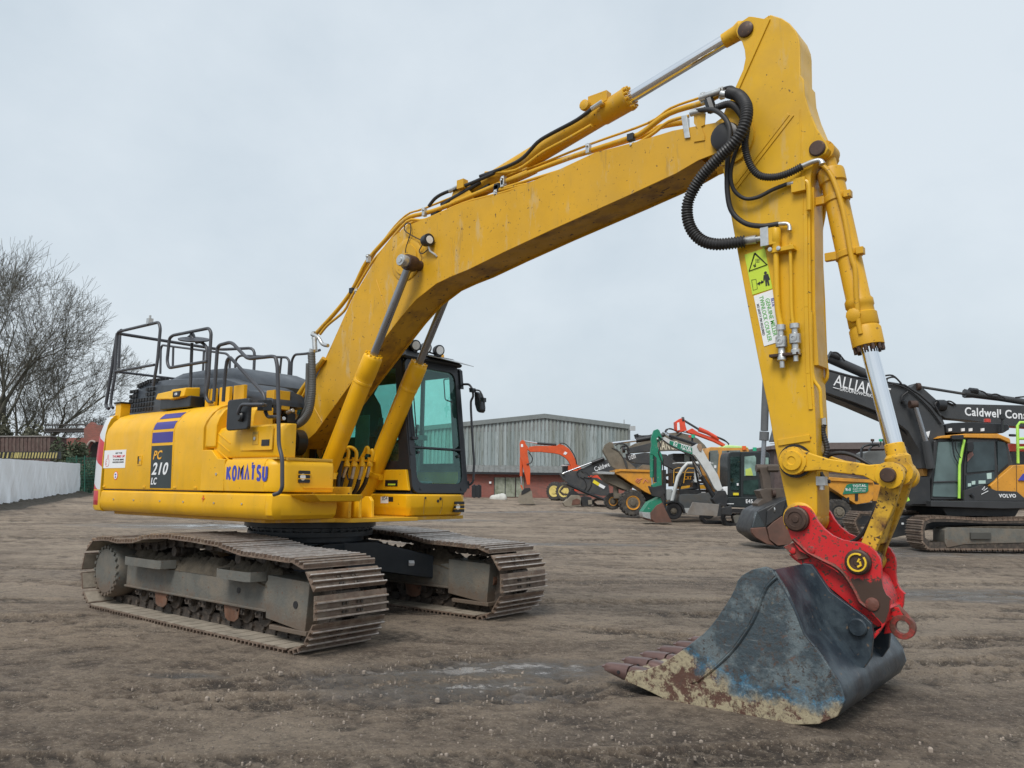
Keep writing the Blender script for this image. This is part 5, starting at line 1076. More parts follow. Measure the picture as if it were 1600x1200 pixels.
# front frame: a ring with the two panes
g = G(CFr).mt(cab)
outer = rrect(y0, y1, 0, H_, .10, 6); inn = rrect(y0+.085, y1-.085, .11, H_-.10, .10, 6); g.ringp(outer, inn, -.012, .06)
g.box(y0+.05, y1-.05, -.015, .03, .505, .53)
CFM = g.build('windscreen_frame', CABO, bevel=.006)
pane = rrect(y0+.088, y1-.088, .115, .50, .09, 6); G(CFr).mt(cg).prism([(a, min(b, .505)) for a, b in pane], .004, .010).build('lower_windscreen', CABO)
pane = rrect(y0+.088, y1-.088, .532, H_-.103, .09, 6); G(CFr).mt(cg).prism(pane, .004, .010).build('windscreen', CABO)
g = G(CFr).mt(blk)
for a_, b_ in ((y0+.13, .46), (y1-.13, .44), (y0+.13, .05), (y1-.12, .05), (y0+.02, .44)): g.lathe((a_, -.01, b_), (0, -1, 0), [(.018, -.02), (.018, .008), (0, .01)], 12)
g.build('glass_fixings', CFM)
g = G(CFr).mt(blk); g.tube([(y0+.04, -.03, 1.0), (y0+.055, -.04, .75), (y0+.065, -.03, .62)], .009, 6); g.box(y0+.02, y0+.11, -.045, -.01, .60, .63); g.tube([(y0+.10, -.03, .62), (y0+.085, -.035, 1.25)], .007, 5); g.build('wiper', CFM)
# pillars, side frames
def side_frame(y, s_, nm, glm):
    xf = lambda z: 1.225-.127*(z-1.34)
    o = [(xf(1.37)-.01, 1.60), (xf(2.88)-.03, 2.88), (-.50, 2.88), (-.62, 2.70), (-.62, 1.60)]
    i = [(xf(1.70)-.16, 1.70), (xf(2.75)-.13, 2.76), (-.42, 2.76), (-.50, 2.66), (-.50, 1.70)]
    g = G().mt(cab); g.ringp(o, i, y-.02, y+.02); f = g.build(nm, CABO, bevel=.006)
    G().mt(glm).prism(i, y-.004, y+.002).build('side_window', f)
    return f
fr1 = side_frame(.405, 1, 'side_frame', cgd)
fr2 = side_frame(1.30, -1, 'door_frame', glassm('door glass', (.80, .98, .94), .05, dark=.06)); G().mt(cab).box(.42, .47, 1.285, 1.315, 1.70, 2.76).build('door_pillar', fr2)
g = G().mt(yel); g.prism([(-.62, 1.37), (-.62, 1.60), (1.165, 1.60), (1.215, 1.37)], .36, .40); g.prism([(-.62, 1.37), (-.62, 1.60), (1.165, 1.60), (1.215, 1.37)], 1.29, 1.325)
g.box(-.63, -.60, .40, 1.29, 1.37, 1.95); LPn = g.build('cab_side_panel', CABO, bevel=.008)
g = G().mt(blk); a, b2 = MP(S(540, 660, 6.667, [(415, 600), (540, 665)]), .358); g.box(a[0], b2[0], .354, .37, b2[1], a[1]); g.mt(hz).box(a[0]+.05, b2[0]-.03, .352, .37, b2[1]+.01, a[1]-.04); g.build('side_marker', LPn)
# rear window and header
g = G().mt(cab); g.box(-.63, -.58, .40, 1.30, 2.72, 2.88); g.box(-.63, -.58, .40, .46, 1.9, 2.75); g.box(-.63, -.58, 1.24, 1.30, 1.9, 2.75); RWf = g.build('rear_frame', CABO, bevel=.006)
G().mt(glassm('rear glass', (.72, 1, .94), .05, dark=.05)).box(-.606, -.60, .46, 1.24, 1.95, 2.72).build('rear_window', RWf)
g = G().mt(cab); g.loft([[(-.64, .38, 2.87), (-.64, 1.33, 2.87), (1.07, 1.33, 2.87), (1.07, .38, 2.87)], [(-.66, .37, 2.90), (-.66, 1.34, 2.90), (1.10, 1.34, 2.90), (1.10, .37, 2.90)], [(-.60, .44, 2.985), (-.60, 1.28, 2.985), (.98, 1.28, 2.985), (.98, .44, 2.985)]])
RF = g.build('cab_roof', CABO, bevel=.015, seg=3)
g = G().mt(mat('grey visor', (.42, .45, .47), .3, var=.05)); g.loft([[(.98, .72, 2.965), (.98, 1.36, 2.965), (.98, 1.36, 2.972), (.98, .72, 2.972)], [(1.26, .80, 2.895), (1.20, 1.42, 2.885), (1.20, 1.42, 2.892), (1.26, .80, 2.902)]]); g.build('sun_visor', RF)
for yv in (.62, .80, 1.02):
    g = G().mt(blk); g.lathe((.98, yv, 3.055), (1, -.25, -.12), [(.02, -.07), (.055, -.05), (.068, .0), (.068, .03), (.060, .034)], 20); g.box(.93, 1.0, yv-.03, yv+.03, 2.98, 3.01); g.mt(lampm).lathe((1.006, yv-.006, 3.053), (1, -.25, -.12), [(.05, 0), (.05, .008), (0, .009)], 20); g.build('roof_lamp', RF, smooth=40)
g = G().mt(blk); g.box(.70, .95, .42, .60, 2.98, 3.06); g.tube([(.6, .42, 3.02), (.95, .5, 3.05), (.95, 1.1, 3.0)], .012, 6); g.build('roof_bracket', RF, bevel=.004)
g = G().mt(orn); g.lathe((.86, 1.18, 2.98), (0, 0, 1), [(.045, 0), (.045, .05), (.03, .07), (0, .07)], 14); g.build('roof_beacon', RF)
# interior
g = G().mt(mat('seat fabric', (.05, .055, .06), .8)); g.loft([rr for rr in [[(-.02, .68, 1.80), (-.02, 1.08, 1.80), (.42, 1.08, 1.82), (.42, .68, 1.82)], [(-.02, .68, 1.92), (-.02, 1.08, 1.92), (.44, 1.06, 1.93), (.44, .70, 1.93)]]]); g.loft([[(-.02, .70, 1.90), (-.02, 1.06, 1.90), (.10, 1.06, 1.90), (.10, .70, 1.90)], [(-.14, .70, 2.45), (-.14, 1.06, 2.45), (-.04, 1.04, 2.45), (-.04, .72, 2.45)], [(-.16, .80, 2.62), (-.16, .96, 2.62), (-.10, .96, 2.62), (-.10, .80, 2.62)]]); g.build('seat', CABO, bevel=.03, seg=3)
g = G().mt(mat('console grey', (.10, .11, .11), .6)); g.box(-.1, .5, .48, .64, 1.60, 2.0); g.box(-.1, .5, 1.10, 1.24, 1.60, 2.0); g.box(.75, 1.0, .62, .95, 1.38, 1.48); g.box(-.5, -.25, .50, 1.2, 1.4, 1.95); g.build('console', CABO, bevel=.01)
g = G().mt(mat('lever grey', (.16, .18, .18), .5)); g.tube([(.45, .56, 2.0), (.50, .55, 2.12)], .015, 6); g.tube([(.50, .55, 2.12), (.52, .55, 2.22)], .028, 8); g.tube([(.45, 1.16, 2.0), (.52, 1.16, 2.18)], .02, 6)
for yy in (.72, .86): g.tube([(.80, yy, 1.42), (.86, yy, 1.9), (.84, yy+.04, 2.02)], .012, 6)
g.box(.86, .92, .66, .93, 1.96, 2.02); g.build('control_levers', CABO)
g = G().mt(mat('monitor', (.03, .035, .04), .3)); g.box(.82, .86, .46, .62, 2.02, 2.20); g.build('monitor', CABO, bevel=.008)
g = G().mt(rail); g.tube(round_path([(1.03, 1.17, 2.72), (1.05, 1.05, 2.70), (1.08, 1.05, 2.45), (1.09, 1.17, 2.43)], .03), .008, 6); g.build('grab_handle', CABO)
g = G().mt(mat('paper sheet', (.75, .78, .76), .8)); g.prism([(.2, 1.75), (.45, 1.75), (.45, 2.25), (.2, 2.25)], .43, .435); g.build('window_notice', CABO)
# cab base with its lamp louvres
g = G().mt(yel)
def cb(i): return [(-.6, .31+i), (1.24-i, .31+i), (1.275-i, .36), (1.285-i, .9), (1.26-i, 1.17), (1.18, 1.30-i), (-.6, 1.33-i)]
g.loft([[(x, y, z) for x, y in cb(i)] for z, i in ((1.088, .07), (1.10, .04), (1.17, .012), (1.20, 0), (1.315, 0), (1.33, .015))])
CBs = g.build('cab_base', EX, bevel=.008)
g = G().mt(blk); g.box(-.58, 1.20, .34, 1.29, 1.325, 1.345); g.build('cab_mount_gap', CBs)
FC = Fr((1.286, 0, 0), (0, 1, 0), (-1, 0, 0)); g = G(FC).mt(blk)
for k in range(3): g.prism(rrect(1.04, 1.20, 1.125+k*.044, 1.16+k*.044, .008, 3), -.003, .05)
g.mt(lampm).prism(circ(1.09, 1.186, .034, 18), -.005, .05); g.mt(yel).box(1.03, 1.21, -.010, 0, 1.161, 1.168); g.box(1.03, 1.21, -.010, 0, 1.205, 1.212); g.build('front_lamp', CBs)
g = G(FC).mt(inkb)
for a, b_ in ((.56, 1.29), (.76, 1.255), (.80, 1.28)): g.prism(circ(a, b_, .012 if a < .7 else .018, 12), -.003, .03)
g.mt(mat('seam shadow gap', (.25, .15, .02), .7)); g.prism([(.536, 1.11), (.539, 1.11), (.548, 1.29), (.545, 1.29)], -.002, .01); g.prism([(.80, 1.11), (.803, 1.11), (.833, 1.20), (.838, 1.30), (.835, 1.30), (.830, 1.20)], -.002, .01); g.build('panel_seam', CBs)
q = MP(S(470, 680, 8.571, [(1070, 825), (1170, 825), (1170, 910), (1070, 910)]), .308); plate(MF, q[::-1], .309, white, 'number_sticker', CBs); q2 = MP(S(470, 680, 8.571, [(1175, 825), (1235, 825), (1235, 890), (1175, 890)]), .308); plate(MF, q2[::-1], .309, inkb, 'data_sticker', CBs)
text(MF, '#54', (q[3][0]+.02, q[3][1]+.035), .05, .3065, mat('grey ink', (.12, .13, .15), .6), CBs, width=.09)
# left mirror and long guard bar
g = G().mt(rail); k3 = lambda pts: S(540, 530, 6.667, pts)
g.tube(round_path([(p[0], 1.36, p[1]) for p in MP(k3([(1210, 470), (1290, 468), (1325, 530), (1330, 600), (1305, 640), (1305, 720), (1325, 1100)])+S(540, 660, 6.667, [(1340, 400), (1330, 610), (1300, 650), (1260, 650)]), 1.36)], .04), .014, 8)
g.tube(round_path([(p[0], 1.38, p[1]) for p in MP(k3([(1325, 525), (1400, 535), (1430, 600), (1450, 720)]), 1.38)], .03), .010, 8)
LM = g.build('mirror_arm', EX, smooth=60)
g = G().mt(blk); P = MP(k3([(1345, 540), (1390, 560), (1415, 640), (1420, 740), (1400, 770), (1370, 750), (1350, 680)]), 1.42); g.prism(P, 1.40, 1.50); g.build('mirror', LM, bevel=.02, seg=3)
g = G().mt(blk); P = MP(k3([(1300, 510), (1340, 510), (1345, 555), (1305, 555)]), 1.36); g.prism(P, 1.33, 1.39); P = MP(k3([(1415, 605), (1450, 610), (1450, 655), (1415, 650)]), 1.38); g.prism(P, 1.36, 1.41); P = MP(S(540, 660, 6.667, [(1250, 610), (1280, 610), (1280, 690), (1250, 690)]), 1.33); g.prism(P, 1.31, 1.35); g.build('arm_clamp', LM, bevel=.004)
g = G().mt(cab); P = MP(k3([(1185, 310), (1205, 330), (1220, 520), (1200, 520)]), 1.33); g.prism(P, 1.30, 1.35); g.build('door_hinge', CABO)

# ================================================================== BACKGROUND
def basept(f, px_, py_=None):
    s, z = f.px(px_, 780); p = f.w((s, 0, 0)); return Vector((p.x, p.y, gh(p.x, p.y)))
class BG:
    """a background machine: every part is traced on a vertical plane at the machine's own distance and given real thickness"""
    def __init__(s, name, label, cat, D_, cx, group=None, ang=0):
        if isinstance(D_, tuple): gp_ = ground_at(*D_); D_ = (gp_-CAMP).dot(FH)
        s.f = BF(D_, ang, cx); s.D = D_; b_ = basept(s.f, cx); s.root = thing(name, label, cat, tuple(b_), group); s.gz = b_.z
    def poly(s, nm, m, pts, t0, t1, par=None, bevel=.01, k=None):
        if k: pts = S(*k, pts)
        g = G(s.f).mt(m); g.prism([s.f.px(x, y, t0) for x, y in pts], t0, t1); return g.build(nm, par or s.root, bevel=bevel, seg=1)
    def bar(s, nm, m, pts, r, t=0, par=None, sm=0, n=8, k=None):
        if k: pts = S(*k, pts)
        P = [(*s.f.px(x, y, t),) for x, y in pts]; g = G(s.f).mt(m); g.tube([(a, t, b) for a, b in P], r, n, sm); return g.build(nm, par or s.root, smooth=60)
    def txt(s, st, p, q, h, t, m, par, bold=.02, k=None):
        if k: p, q = S(*k, [p, q])
        a, b = s.f.px(*p, t), s.f.px(*q, t); an = math.atan2(b[1]-a[1], b[0]-a[0]); return text(s.f, st, a, h, t-.004, m, par, ang=an, width=math.dist(a, b), bold=bold, depth=.004)
    def wheel(s, nm, cx, cy, rpx, t, wd, tyre, rim, lug=18, k=None, ribs=True, hub=.5):
        if k: (cx, cy), rpx = S(*k, [(cx, cy)])[0], rpx/k[2]
        c, z = s.f.px(cx, cy, t); c2, _ = s.f.px(cx+rpx, cy, t); R = abs(c2-c)
        g = G(s.f).mt(tyre); g.lathe((c, t, z), (0, 1, 0), [(R*hub, .02), (R*.62, 0), (R*.88, .0), (R*.95, wd*.12), (R*.96, wd*.5), (R*.95, wd*.88), (R*.88, wd), (R*.62, wd), (R*hub, wd-.02)], 36)
        if ribs:
            for i in range(lug):
                for sd_, of in ((0, 0), (1, .5)):
                    a = 2*math.pi*(i+of)/lug; a2 = a+.22
                    y0_, y1_ = (t-.008, t+wd*.5) if sd_ == 0 else (t+wd*.5, t+wd+.008)
                    r0, r1, dA = R*.80, R*1.0, .07
                    pt = lambda r, an, y: (c+r*math.cos(an), y, z+r*math.sin(an))
                    e0, e1 = (a, a2) if sd_ == 0 else (a2, a)
                    g.add([pt(r0, e0-dA, y0_), pt(r0, e0+dA, y0_), pt(r1*.97, e0+dA, y0_), pt(r1*.97, e0-dA, y0_), pt(r0, e1-dA, y1_), pt(r0, e1+dA, y1_), pt(r1, e1+dA, y1_), pt(r1, e1-dA, y1_)], [(0, 1, 2, 3), (7, 6, 5, 4), (0, 4, 5, 1), (1, 5, 6, 2), (2, 6, 7, 3), (3, 7, 4, 0)])
        w_ = g.build(nm, s.root, smooth=35)
        g = G(s.f).mt(rim); g.lathe((c, t, z), (0, 1, 0), [(R*(hub-.06), .03), (R*(hub-.02), -.012), (R*(hub+.03), -.016), (R*(hub+.03), .012)], 28); g.mt(mudm).lathe((c, t, z), (0, 1, 0), [(R*(hub-.04), .02), (R*(hub-.08), .012), (R*.24, .01), (R*.22, -.03), (R*.12, -.035), (0, -.035)], 24)
        for i in range(8): q = i*math.pi/4; g.lathe((c+R*.3*math.cos(q), t+.01, z+R*.3*math.sin(q)), (0, -1, 0), [(.02, -.02), (.02, .02), (0, .02)], 6)
        g.build('rim', w_, smooth=35); return w_
def bg_track(B, pts, t0, wd, m, par=None, k=None, shoes=34, nm='crawler_track', th=.07, inner=None):
    """a belt round an outline with raised shoes"""
    if k: pts = S(*k, pts)
    P = [B.f.px(x, y, t0) for x, y in pts]; out = resample_poly(P, shoes); cx = sum(p[0] for p in P)/len(P); cz = sum(p[1] for p in P)/len(P)
    g = G(B.f).mt(inner or m); q = [(cx+(a-cx)*.93, cz+(b_-cz)*.66) for a, b_ in P]; g.ringp(P, q, t0, t0+wd); 
    g.mt(m)
    for x, z, a in out:
        L_ = .45*perim(P)/shoes; ca, sa = math.cos(a), math.sin(a); pts_ = [(-L_, -.02), (L_, -.02), (L_, .012), (L_*.5, .02), (L_*.45, .05), (L_*.25, .05), (L_*.2, .02), (-L_*.5, .02), (-L_*.55, .045), (-L_*.75, .045), (-L_*.8, .012), (-L_, .012)]
        if (x-cx)*(-sa)+(z-cz)*ca < 0: pts_ = [(u, -v) for u, v in pts_]
        g.prism([(x+u*ca-v*sa, z+u*sa+v*ca) for u, v in pts_], t0-.01, t0+wd+.01)
    return g.build(nm, par or B.root, smooth=30)
def perim(P): return sum(math.dist(P[i], P[(i+1) % len(P)]) for i in range(len(P)))
def resample_poly(P, n):
    Q = P+[P[0]]; Ls = [0]
    for i in range(1, len(Q)): Ls.append(Ls[-1]+math.dist(Q[i], Q[i-1]))
    o = []
    for i in range(n):
        x = Ls[-1]*(i+.5)/n; j = 0
        while Ls[j+1] < x: j += 1
        u = (x-Ls[j])/max(1e-9, Ls[j+1]-Ls[j]); o.append((Q[j][0]+(Q[j+1][0]-Q[j][0])*u, Q[j][1]+(Q[j+1][1]-Q[j][1])*u, math.atan2(Q[j+1][1]-Q[j][1], Q[j+1][0]-Q[j][0])))
    return o
orp = mat('orange machine paint', (.62, .085, .018), .45, var=.1, dirt=.25, dcol=(.2, .09, .05)); dgr = mat('dark grey machine paint', (.045, .048, .052), .48, var=.15, dirt=.35, dcol=(.11, .10, .085))
blkm = mat('black machine paint', (.022, .024, .027), .45, var=.2, dirt=.3, dcol=(.08, .07, .06)); mudm = mat('mud caked steel', (.155, .135, .105), .9, var=.2, dirt=.7, dcol=(.10, .085, .065), bump=.4)
dyel = mat('dumper orange yellow', (.62, .28, .03), .5, var=.1, dirt=.55, dcol=(.30, .16, .06), ds=2.5, chips=.5, ccol=(.16, .07, .03)); tyre = mat('dusty tyre', (.045, .043, .041), .85, var=.3, dirt=.7, dcol=(.12, .105, .085), ds=5)
grnp = mat('green machine paint', (.012, .20, .12), .45, var=.12, dirt=.3, dcol=(.05, .10, .07), ds=5, chips=.6, cs=16, ccol=(.30, .36, .32)); offw = mat('off white machine paint', (.56, .58, .58), .45, var=.06, dirt=.3, dcol=(.36, .35, .32)); rustb = mat('brown bucket', (.15, .075, .055), .5, var=.2, dirt=.5, dcol=(.08, .06, .05), metal=.2)
hivis = mat('lime safety paint', (.40, .72, .10), .5); limeg = glassm('machine glass', (.35, .50, .50), .3, dark=.2); redb = mat('red orange paint', (.68, .07, .03), .45, var=.1, dirt=.2)
# ---- warehouse
W_ = BG('warehouse', 'grey ribbed metal warehouse with low brick base at the far side of the yard', 'warehouse', 62, 850)
f = W_.f
def wp(x, y, t=0): return f.px(x, y, t)
e0, rg, e1 = wp(640, 668), wp(851, 646.5), wp(982, 663.5); zb = wp(850, 729)[1]; x0, x1 = e0[0], e1[0]; gz = W_.gz
g = G(f); clm = None
m, n, l, b = nodes('ribbed cladding'); ge = n.new('ShaderNodeNewGeometry'); P = ge.outputs['Position']
dt_ = n.new('ShaderNodeVectorMath'); dt_.operation = 'DOT_PRODUCT'; dt_.inputs[1].default_value = tuple(RH); l.new(P, dt_.inputs[0]); sd_ = dt_.outputs['Value']
pn = n.new('ShaderNodeTexWhiteNoise'); pn.noise_dimensions = '1D'; l.new(mth(n, l, 'FLOOR', mth(n, l, 'MULTIPLY', sd_, 1/.5)), pn.inputs['W'])
c = mixc(n, l, pn.outputs['Value'], (.24, .285, .29), (.34, .385, .39))
c = mixc(n, l, mth(n, l, 'MULTIPLY', ramp(n, l, noi(n, l, P, 1.6, 4, .6, (1, 1, .05)), .44, .62), .65), c, (.15, .155, .125))
c = mixc(n, l, mth(n, l, 'MULTIPLY', ramp(n, l, noi(n, l, P, 7, 6, .7, (1, 1, .12)), .52, .64), .6), c, (.10, .11, .09))
l.new(c, b.inputs['Base Color']); b.inputs['Roughness'].default_value = .75; clm = m
g.mt(clm); pitch = .30; prof_ = []; x = x0
while x < x1:
    for dx, t in ((0, 0), (.16, 0), (.18, .07), (.28, .07), (.30, 0)): prof_.append((min(x+dx, x1), t))
    x += pitch
zt = lambda x: (e0[1]+(rg[1]-e0[1])*(x-x0)/(rg[0]-x0) if x < rg[0] else rg[1]+(e1[1]-rg[1])*(x-rg[0])/(x1-rg[0]))-.25
o = len(g.v); vs = [(a, t, zb) for a, t in prof_]+[(a, t, zt(a)) for a, t in prof_]; nn = len(prof_); g.add(vs, [(i, i+1, nn+i+1, nn+i) for i in range(nn-1)]); g.build('clad_wall', W_.root, smooth=20)
g = G(f).mt(mat('roof edge trim', (.17, .19, .19), .6)); g.prism([(x0, e0[1]-.35), (rg[0], rg[1]-.35), (x1+.1, e1[1]-.35), (x1+.15, e1[1]), (rg[0], rg[1]), (x0, e0[1])], -.12, .05); g.prism([(x1-.02, zb), (x1+.12, zb), (x1+.12, e1[1]-.3), (x1-.02, e1[1]-.3)], -.1, .05); g.build('roof_trim', W_.root)
g = G(f).mt(mat('warehouse roof', (.22, .23, .23), .7)); g.prism([(x0, e0[1]-.03), (rg[0], rg[1]-.03), (x1, e1[1]-.03), (x1, e1[1]-.4), (x0, e0[1]-.4)], .06, 45); g.prism([(x1-.1, gz), (x1, gz), (x1, e1[1]-.4), (x1-.1, e1[1]-.4)], .06, 45); g.build('roof', W_.root)
brk, n, l, b = nodes('red brick'); tc_ = n.new('ShaderNodeNewGeometry'); mp_ = n.new('ShaderNodeMapping'); mp_.vector_type = 'POINT'; mp_.inputs['Rotation'].default_value = (0, 0, -math.atan2(RH.y, RH.x)); l.new(tc_.outputs['Position'], mp_.inputs['Vector'])
cx_ = n.new('ShaderNodeSeparateXYZ'); l.new(mp_.outputs['Vector'], cx_.inputs[0]); cmb = n.new('ShaderNodeCombineXYZ'); l.new(mth(n, l, 'ADD', cx_.outputs['X'], cx_.outputs['Y']), cmb.inputs['X']); l.new(cx_.outputs['Z'], cmb.inputs['Y'])
bt_ = n.new('ShaderNodeTexBrick'); bt_.inputs['Color1'].default_value = (.30, .085, .060, 1); bt_.inputs['Color2'].default_value = (.22, .065, .05, 1); bt_.inputs['Mortar'].default_value = (.24, .17, .15, 1); bt_.inputs['Scale'].default_value = 1; bt_.inputs['Brick Width'].default_value = .225; bt_.inputs['Row Height'].default_value = .075; bt_.inputs['Mortar Size'].default_value = .008
l.new(cmb.outputs['Vector'], bt_.inputs['Vector']); c = mixc(n, l, mth(n, l, 'MULTIPLY', ramp(n, l, noi(n, l, tc_.outputs['Position'], 1.2, 6, .7), .48, .65), .5), bt_.outputs['Color'], (.13, .09, .075)); l.new(c, b.inputs['Base Color']); b.inputs['Roughness'].default_value = .85
cano = wp(850, 741)[1]
g = G(f).mt(brk); g.box(x0, x1, -1.6, .0, gz-.3, cano-.02); g.build('brick_wall', W_.root)
g = G(f).mt(mat('lean-to roof', (.16, .17, .17), .7, var=.2, streak=.5)); g.loft([[(x0, .05, zb), (x1, .05, zb), (x1, .05, zb+.06), (x0, .05, zb+.06)], [(x0, -2.0, cano), (x1, -2.0, cano), (x1, -2.0, cano+.06), (x0, -2.0, cano+.06)]]); x = x0
while x < x1: g.loft([[(x, .05, zb+.06), (x+.06, .05, zb+.06), (x+.06, .05, zb+.11), (x, .05, zb+.11)], [(x, -2.0, cano+.06), (x+.06, -2.0, cano+.06), (x+.06, -2.0, cano+.11), (x, -2.0, cano+.11)]]); x += .42
g.mt(blk).box(x0, x1, -2.12, -2.0, cano-.09, cano+.08); g.build('lean_to_roof', W_.root)
drm = mat('weathered door paint', (.27, .29, .23), .7, var=.2, dirt=.8, dcol=(.11, .13, .08), ds=2, streak=.6)
for a, b_ in ((772.5, 788.5), (789.5, 804.5), (806, 818)):
    p = f.px(a, 746, -1.6); q = f.px(b_, 779, -1.6); g = G(f).mt(drm); g.box(p[0], q[0], -1.66, -1.6, gz+.02, p[1]); g.mt(blk).box(p[0]-.03, p[0]+.03, -1.68, -1.6, gz+.02, p[1]); g.build('door', W_.root)
g = G(f).mt(white); p = f.px(766, 754, -1.6); g.box(p[0]-.08, p[0]+.08, -1.75, -1.6, p[1]-.08, p[1]+.08); g.build('wall_lamp', W_.root)
g = G(f).mt(stl); p = f.px(976, 657, 0); g.cyl((p[0], .3, e1[1]-.3), (p[0], .3, p[1]+.1), .04); p = f.px(985, 668, 0); g.box(p[0]-.1, p[0]+.35, -.3, -.1, p[1]-.25, p[1]+.1); g.build('mast', W_.root)
B = BG('metal_railing', 'rusty red metal railing in front of the brick wall of the warehouse', 'railing', 58.5, 760)
g = G(B.f).mt(mat('faded red paint', (.20, .07, .06), .6)); a, b_ = B.f.px(733, 759)[0], B.f.px(773, 759)[0]; zt_ = B.f.px(750, 759.5)[1]; x = a
while x < b_: g.box(x, x+.03, 0, .03, B.gz, zt_); x += .13
g.box(a, b_, -.01, .04, zt_, zt_+.05); g.box(a, b_, -.01, .04, B.gz+.12, B.gz+.16); g.build('bars', B.root)
B = BG('plastic_barrier', 'black plastic barrier standing by the red railing', 'barrier', 57, 745)
B.poly('barrier_panel', blk, [(737, 758), (752, 758), (752, 777), (737, 777)], -.1, .1, bevel=.04)
for q in (741, 748): B.poly('barrier_block', blk, [(q-1.5, 757), (q+1.5, 757), (q+1.5, 778), (q-1.5, 778)], -.16, .16)
for (px_, D_, sz, lb) in ((772, 56, .4, 'small pale sack lying on the ground by the warehouse doors'), (873, 50, .7, 'pale rubble bag lying on the yard in front of the brick wall')):
    gp = ground_at(px_, 779.5); o = G().mt(mat('pale sack', (.5, .5, .47), .9)); 
    for k in range(4): o.loft([[(gp.x+math.cos(t)*sz*r_+k*.25, gp.y+math.sin(t)*sz*.6*r_, gp.z+z_) for t in [i*math.pi/4 for i in range(8)]] for r_, z_ in ((.9, -.05), (1, .08), (.7, .22+.04*k), (.2, .28+.04*k))])
    tag(o.build('sack', None, smooth=70), lb, 'sack')

# ---- orange excavator in front of the warehouse
kH = (800, 640, 7.5)
B = BG('orange_excavator', 'orange excavator with its bucket on the ground in front of the warehouse', 'excavator', (830, 788), 900)
bm = B.poly('boom', orp, [(180, 465), (205, 435), (280, 425), (520, 425), (560, 400), (600, 415), (665, 455), (705, 510), (745, 590), (775, 660), (770, 720), (680, 720), (690, 660), (660, 600), (620, 560), (560, 525), (500, 512), (340, 495), (215, 495)], -.2, .2, k=kH)
B.bar('boom_hose', inkb, [(560, 395), (620, 400), (690, 470), (740, 560), (760, 640)], .03, -.22, bm, 4, k=kH); B.bar('boom_hose', inkb, [(195, 500), (235, 560), (225, 620), (170, 640)], .03, -.22, bm, 4, k=kH)
B.poly('boom_sticker', white, [(600, 520), (620, 490), (650, 505), (630, 530)], -.215, -.19, bm, 0, k=kH)
am = B.poly('arm', orp, [(95, 375), (120, 355), (145, 365), (165, 410), (190, 440), (180, 500), (190, 560), (200, 640), (215, 700), (212, 880), (175, 880), (160, 800), (130, 680), (115, 600), (95, 560), (90, 400)], -.17, .17, k=kH)
B.poly('arm_sticker', white, [(105, 405), (128, 405), (130, 438), (105, 438)], -.185, -.16, am, 0, k=kH)
B.bar('arm_cylinder', blk, [(295, 395), (520, 412)], .075, 0, bm, k=kH); B.bar('piston_rod', chrome, [(148, 370), (300, 393)], .04, 0, bm, k=kH); B.bar('bucket_cylinder', orp, [(108, 560), (108, 780)], .09, -.05, am, k=kH); B.bar('piston_rod', chrome, [(108, 780), (112, 880)], .05, -.05, am, k=kH)
B.poly('linkage', orp, [(95, 880), (120, 890), (130, 940), (120, 940)], -.1, .1, am, k=kH)
bkm = mat('muddy bucket', (.24, .21, .165), .8, var=.25, dirt=.5, dcol=(.10, .085, .07), ds=3, bump=.4)
bk_ = B.poly('bucket', bkm, [(75, 1020), (100, 975), (140, 940), (215, 935), (235, 960), (245, 1060), (275, 1110), (200, 1100), (110, 1105), (70, 1085)], -.55, .55, k=kH); B.poly('bucket_mouth', inkb, [(110, 960), (150, 920), (210, 915), (220, 945), (150, 985), (110, 1000)], -.58, -.3, bk_, k=kH)
B.poly('house', orp, [(660, 655), (790, 655), (820, 700), (820, 860), (660, 860)], -.1, 1.6, k=kH); cb_ = B.poly('cab', blk, [(600, 640), (690, 640), (690, 830), (600, 830)], .3, 1.3, k=kH); B.poly('cab_roof', white, [(585, 645), (690, 645), (690, 662), (585, 662)], .25, 1.35, cb_, k=kH)
bg_track(B, [(560, 960), (600, 900), (900, 900), (930, 960), (900, 1000), (600, 1000)], -.2, .5, shoed, k=kH)
# ---- tractor with yellow rims
B = BG('farm_tractor', 'tractor with tall tyres and pale yellow rims half hidden by black booms', 'tractor', (870, 782), 880)
yr = mat('pale yellow rim', (.62, .50, .16), .5)
f0 = B.f
for (cx, cy, rx, t, lbl) in ((868, 764.5, 15, 0, 0), (883, 766, 15, -1.0, 0)):
    # wheels seen nearly end-on: the axle points left-towards the viewer
    c, z = f0.px(cx, cy, t); R = .62; ax = (-.5, -.86, 0)
    g = G(f0).mt(tyre); g.lathe((c, t, B.gz+R), ax, [(R*.6, .22), (R*.9, .22), (R, .14), (R, -.14), (R*.9, -.22), (R*.6, -.22)], 32)
    for i in range(22):
        a = 2*math.pi*i/22; e1_ = Vector((.86, -.5, 0)); o_ = e1_*math.cos(a)*R+Vector((0, 0, 1))*math.sin(a)*R; axv = Vector(ax); cc_ = Vector((c, t, B.gz+R))
        g.tube([tuple(cc_+o_*1.0+axv*.2), tuple(cc_+o_*1.03+axv*.0), tuple(cc_+o_+axv*-.2)], .035, 4)
    w_ = g.build('wheel', B.root, smooth=35); G(f0).mt(yr).lathe((c, t, B.gz+R), ax, [(R*.62, .2), (R*.62, .235), (R*.56, .24), (R*.5, .225), (R*.3, .222), (R*.28, .26), (0, .26)], 24).build('rim', w_, smooth=35)
B.poly('bonnet', redb, [(892, 735), (945, 732), (945, 765), (892, 768)], -.3, .4); B.poly('front_panel', redb, S(720, 620, 5.714, [(1195, 700), (1250, 690), (1290, 790), (1240, 760)]), -.6, -.5)
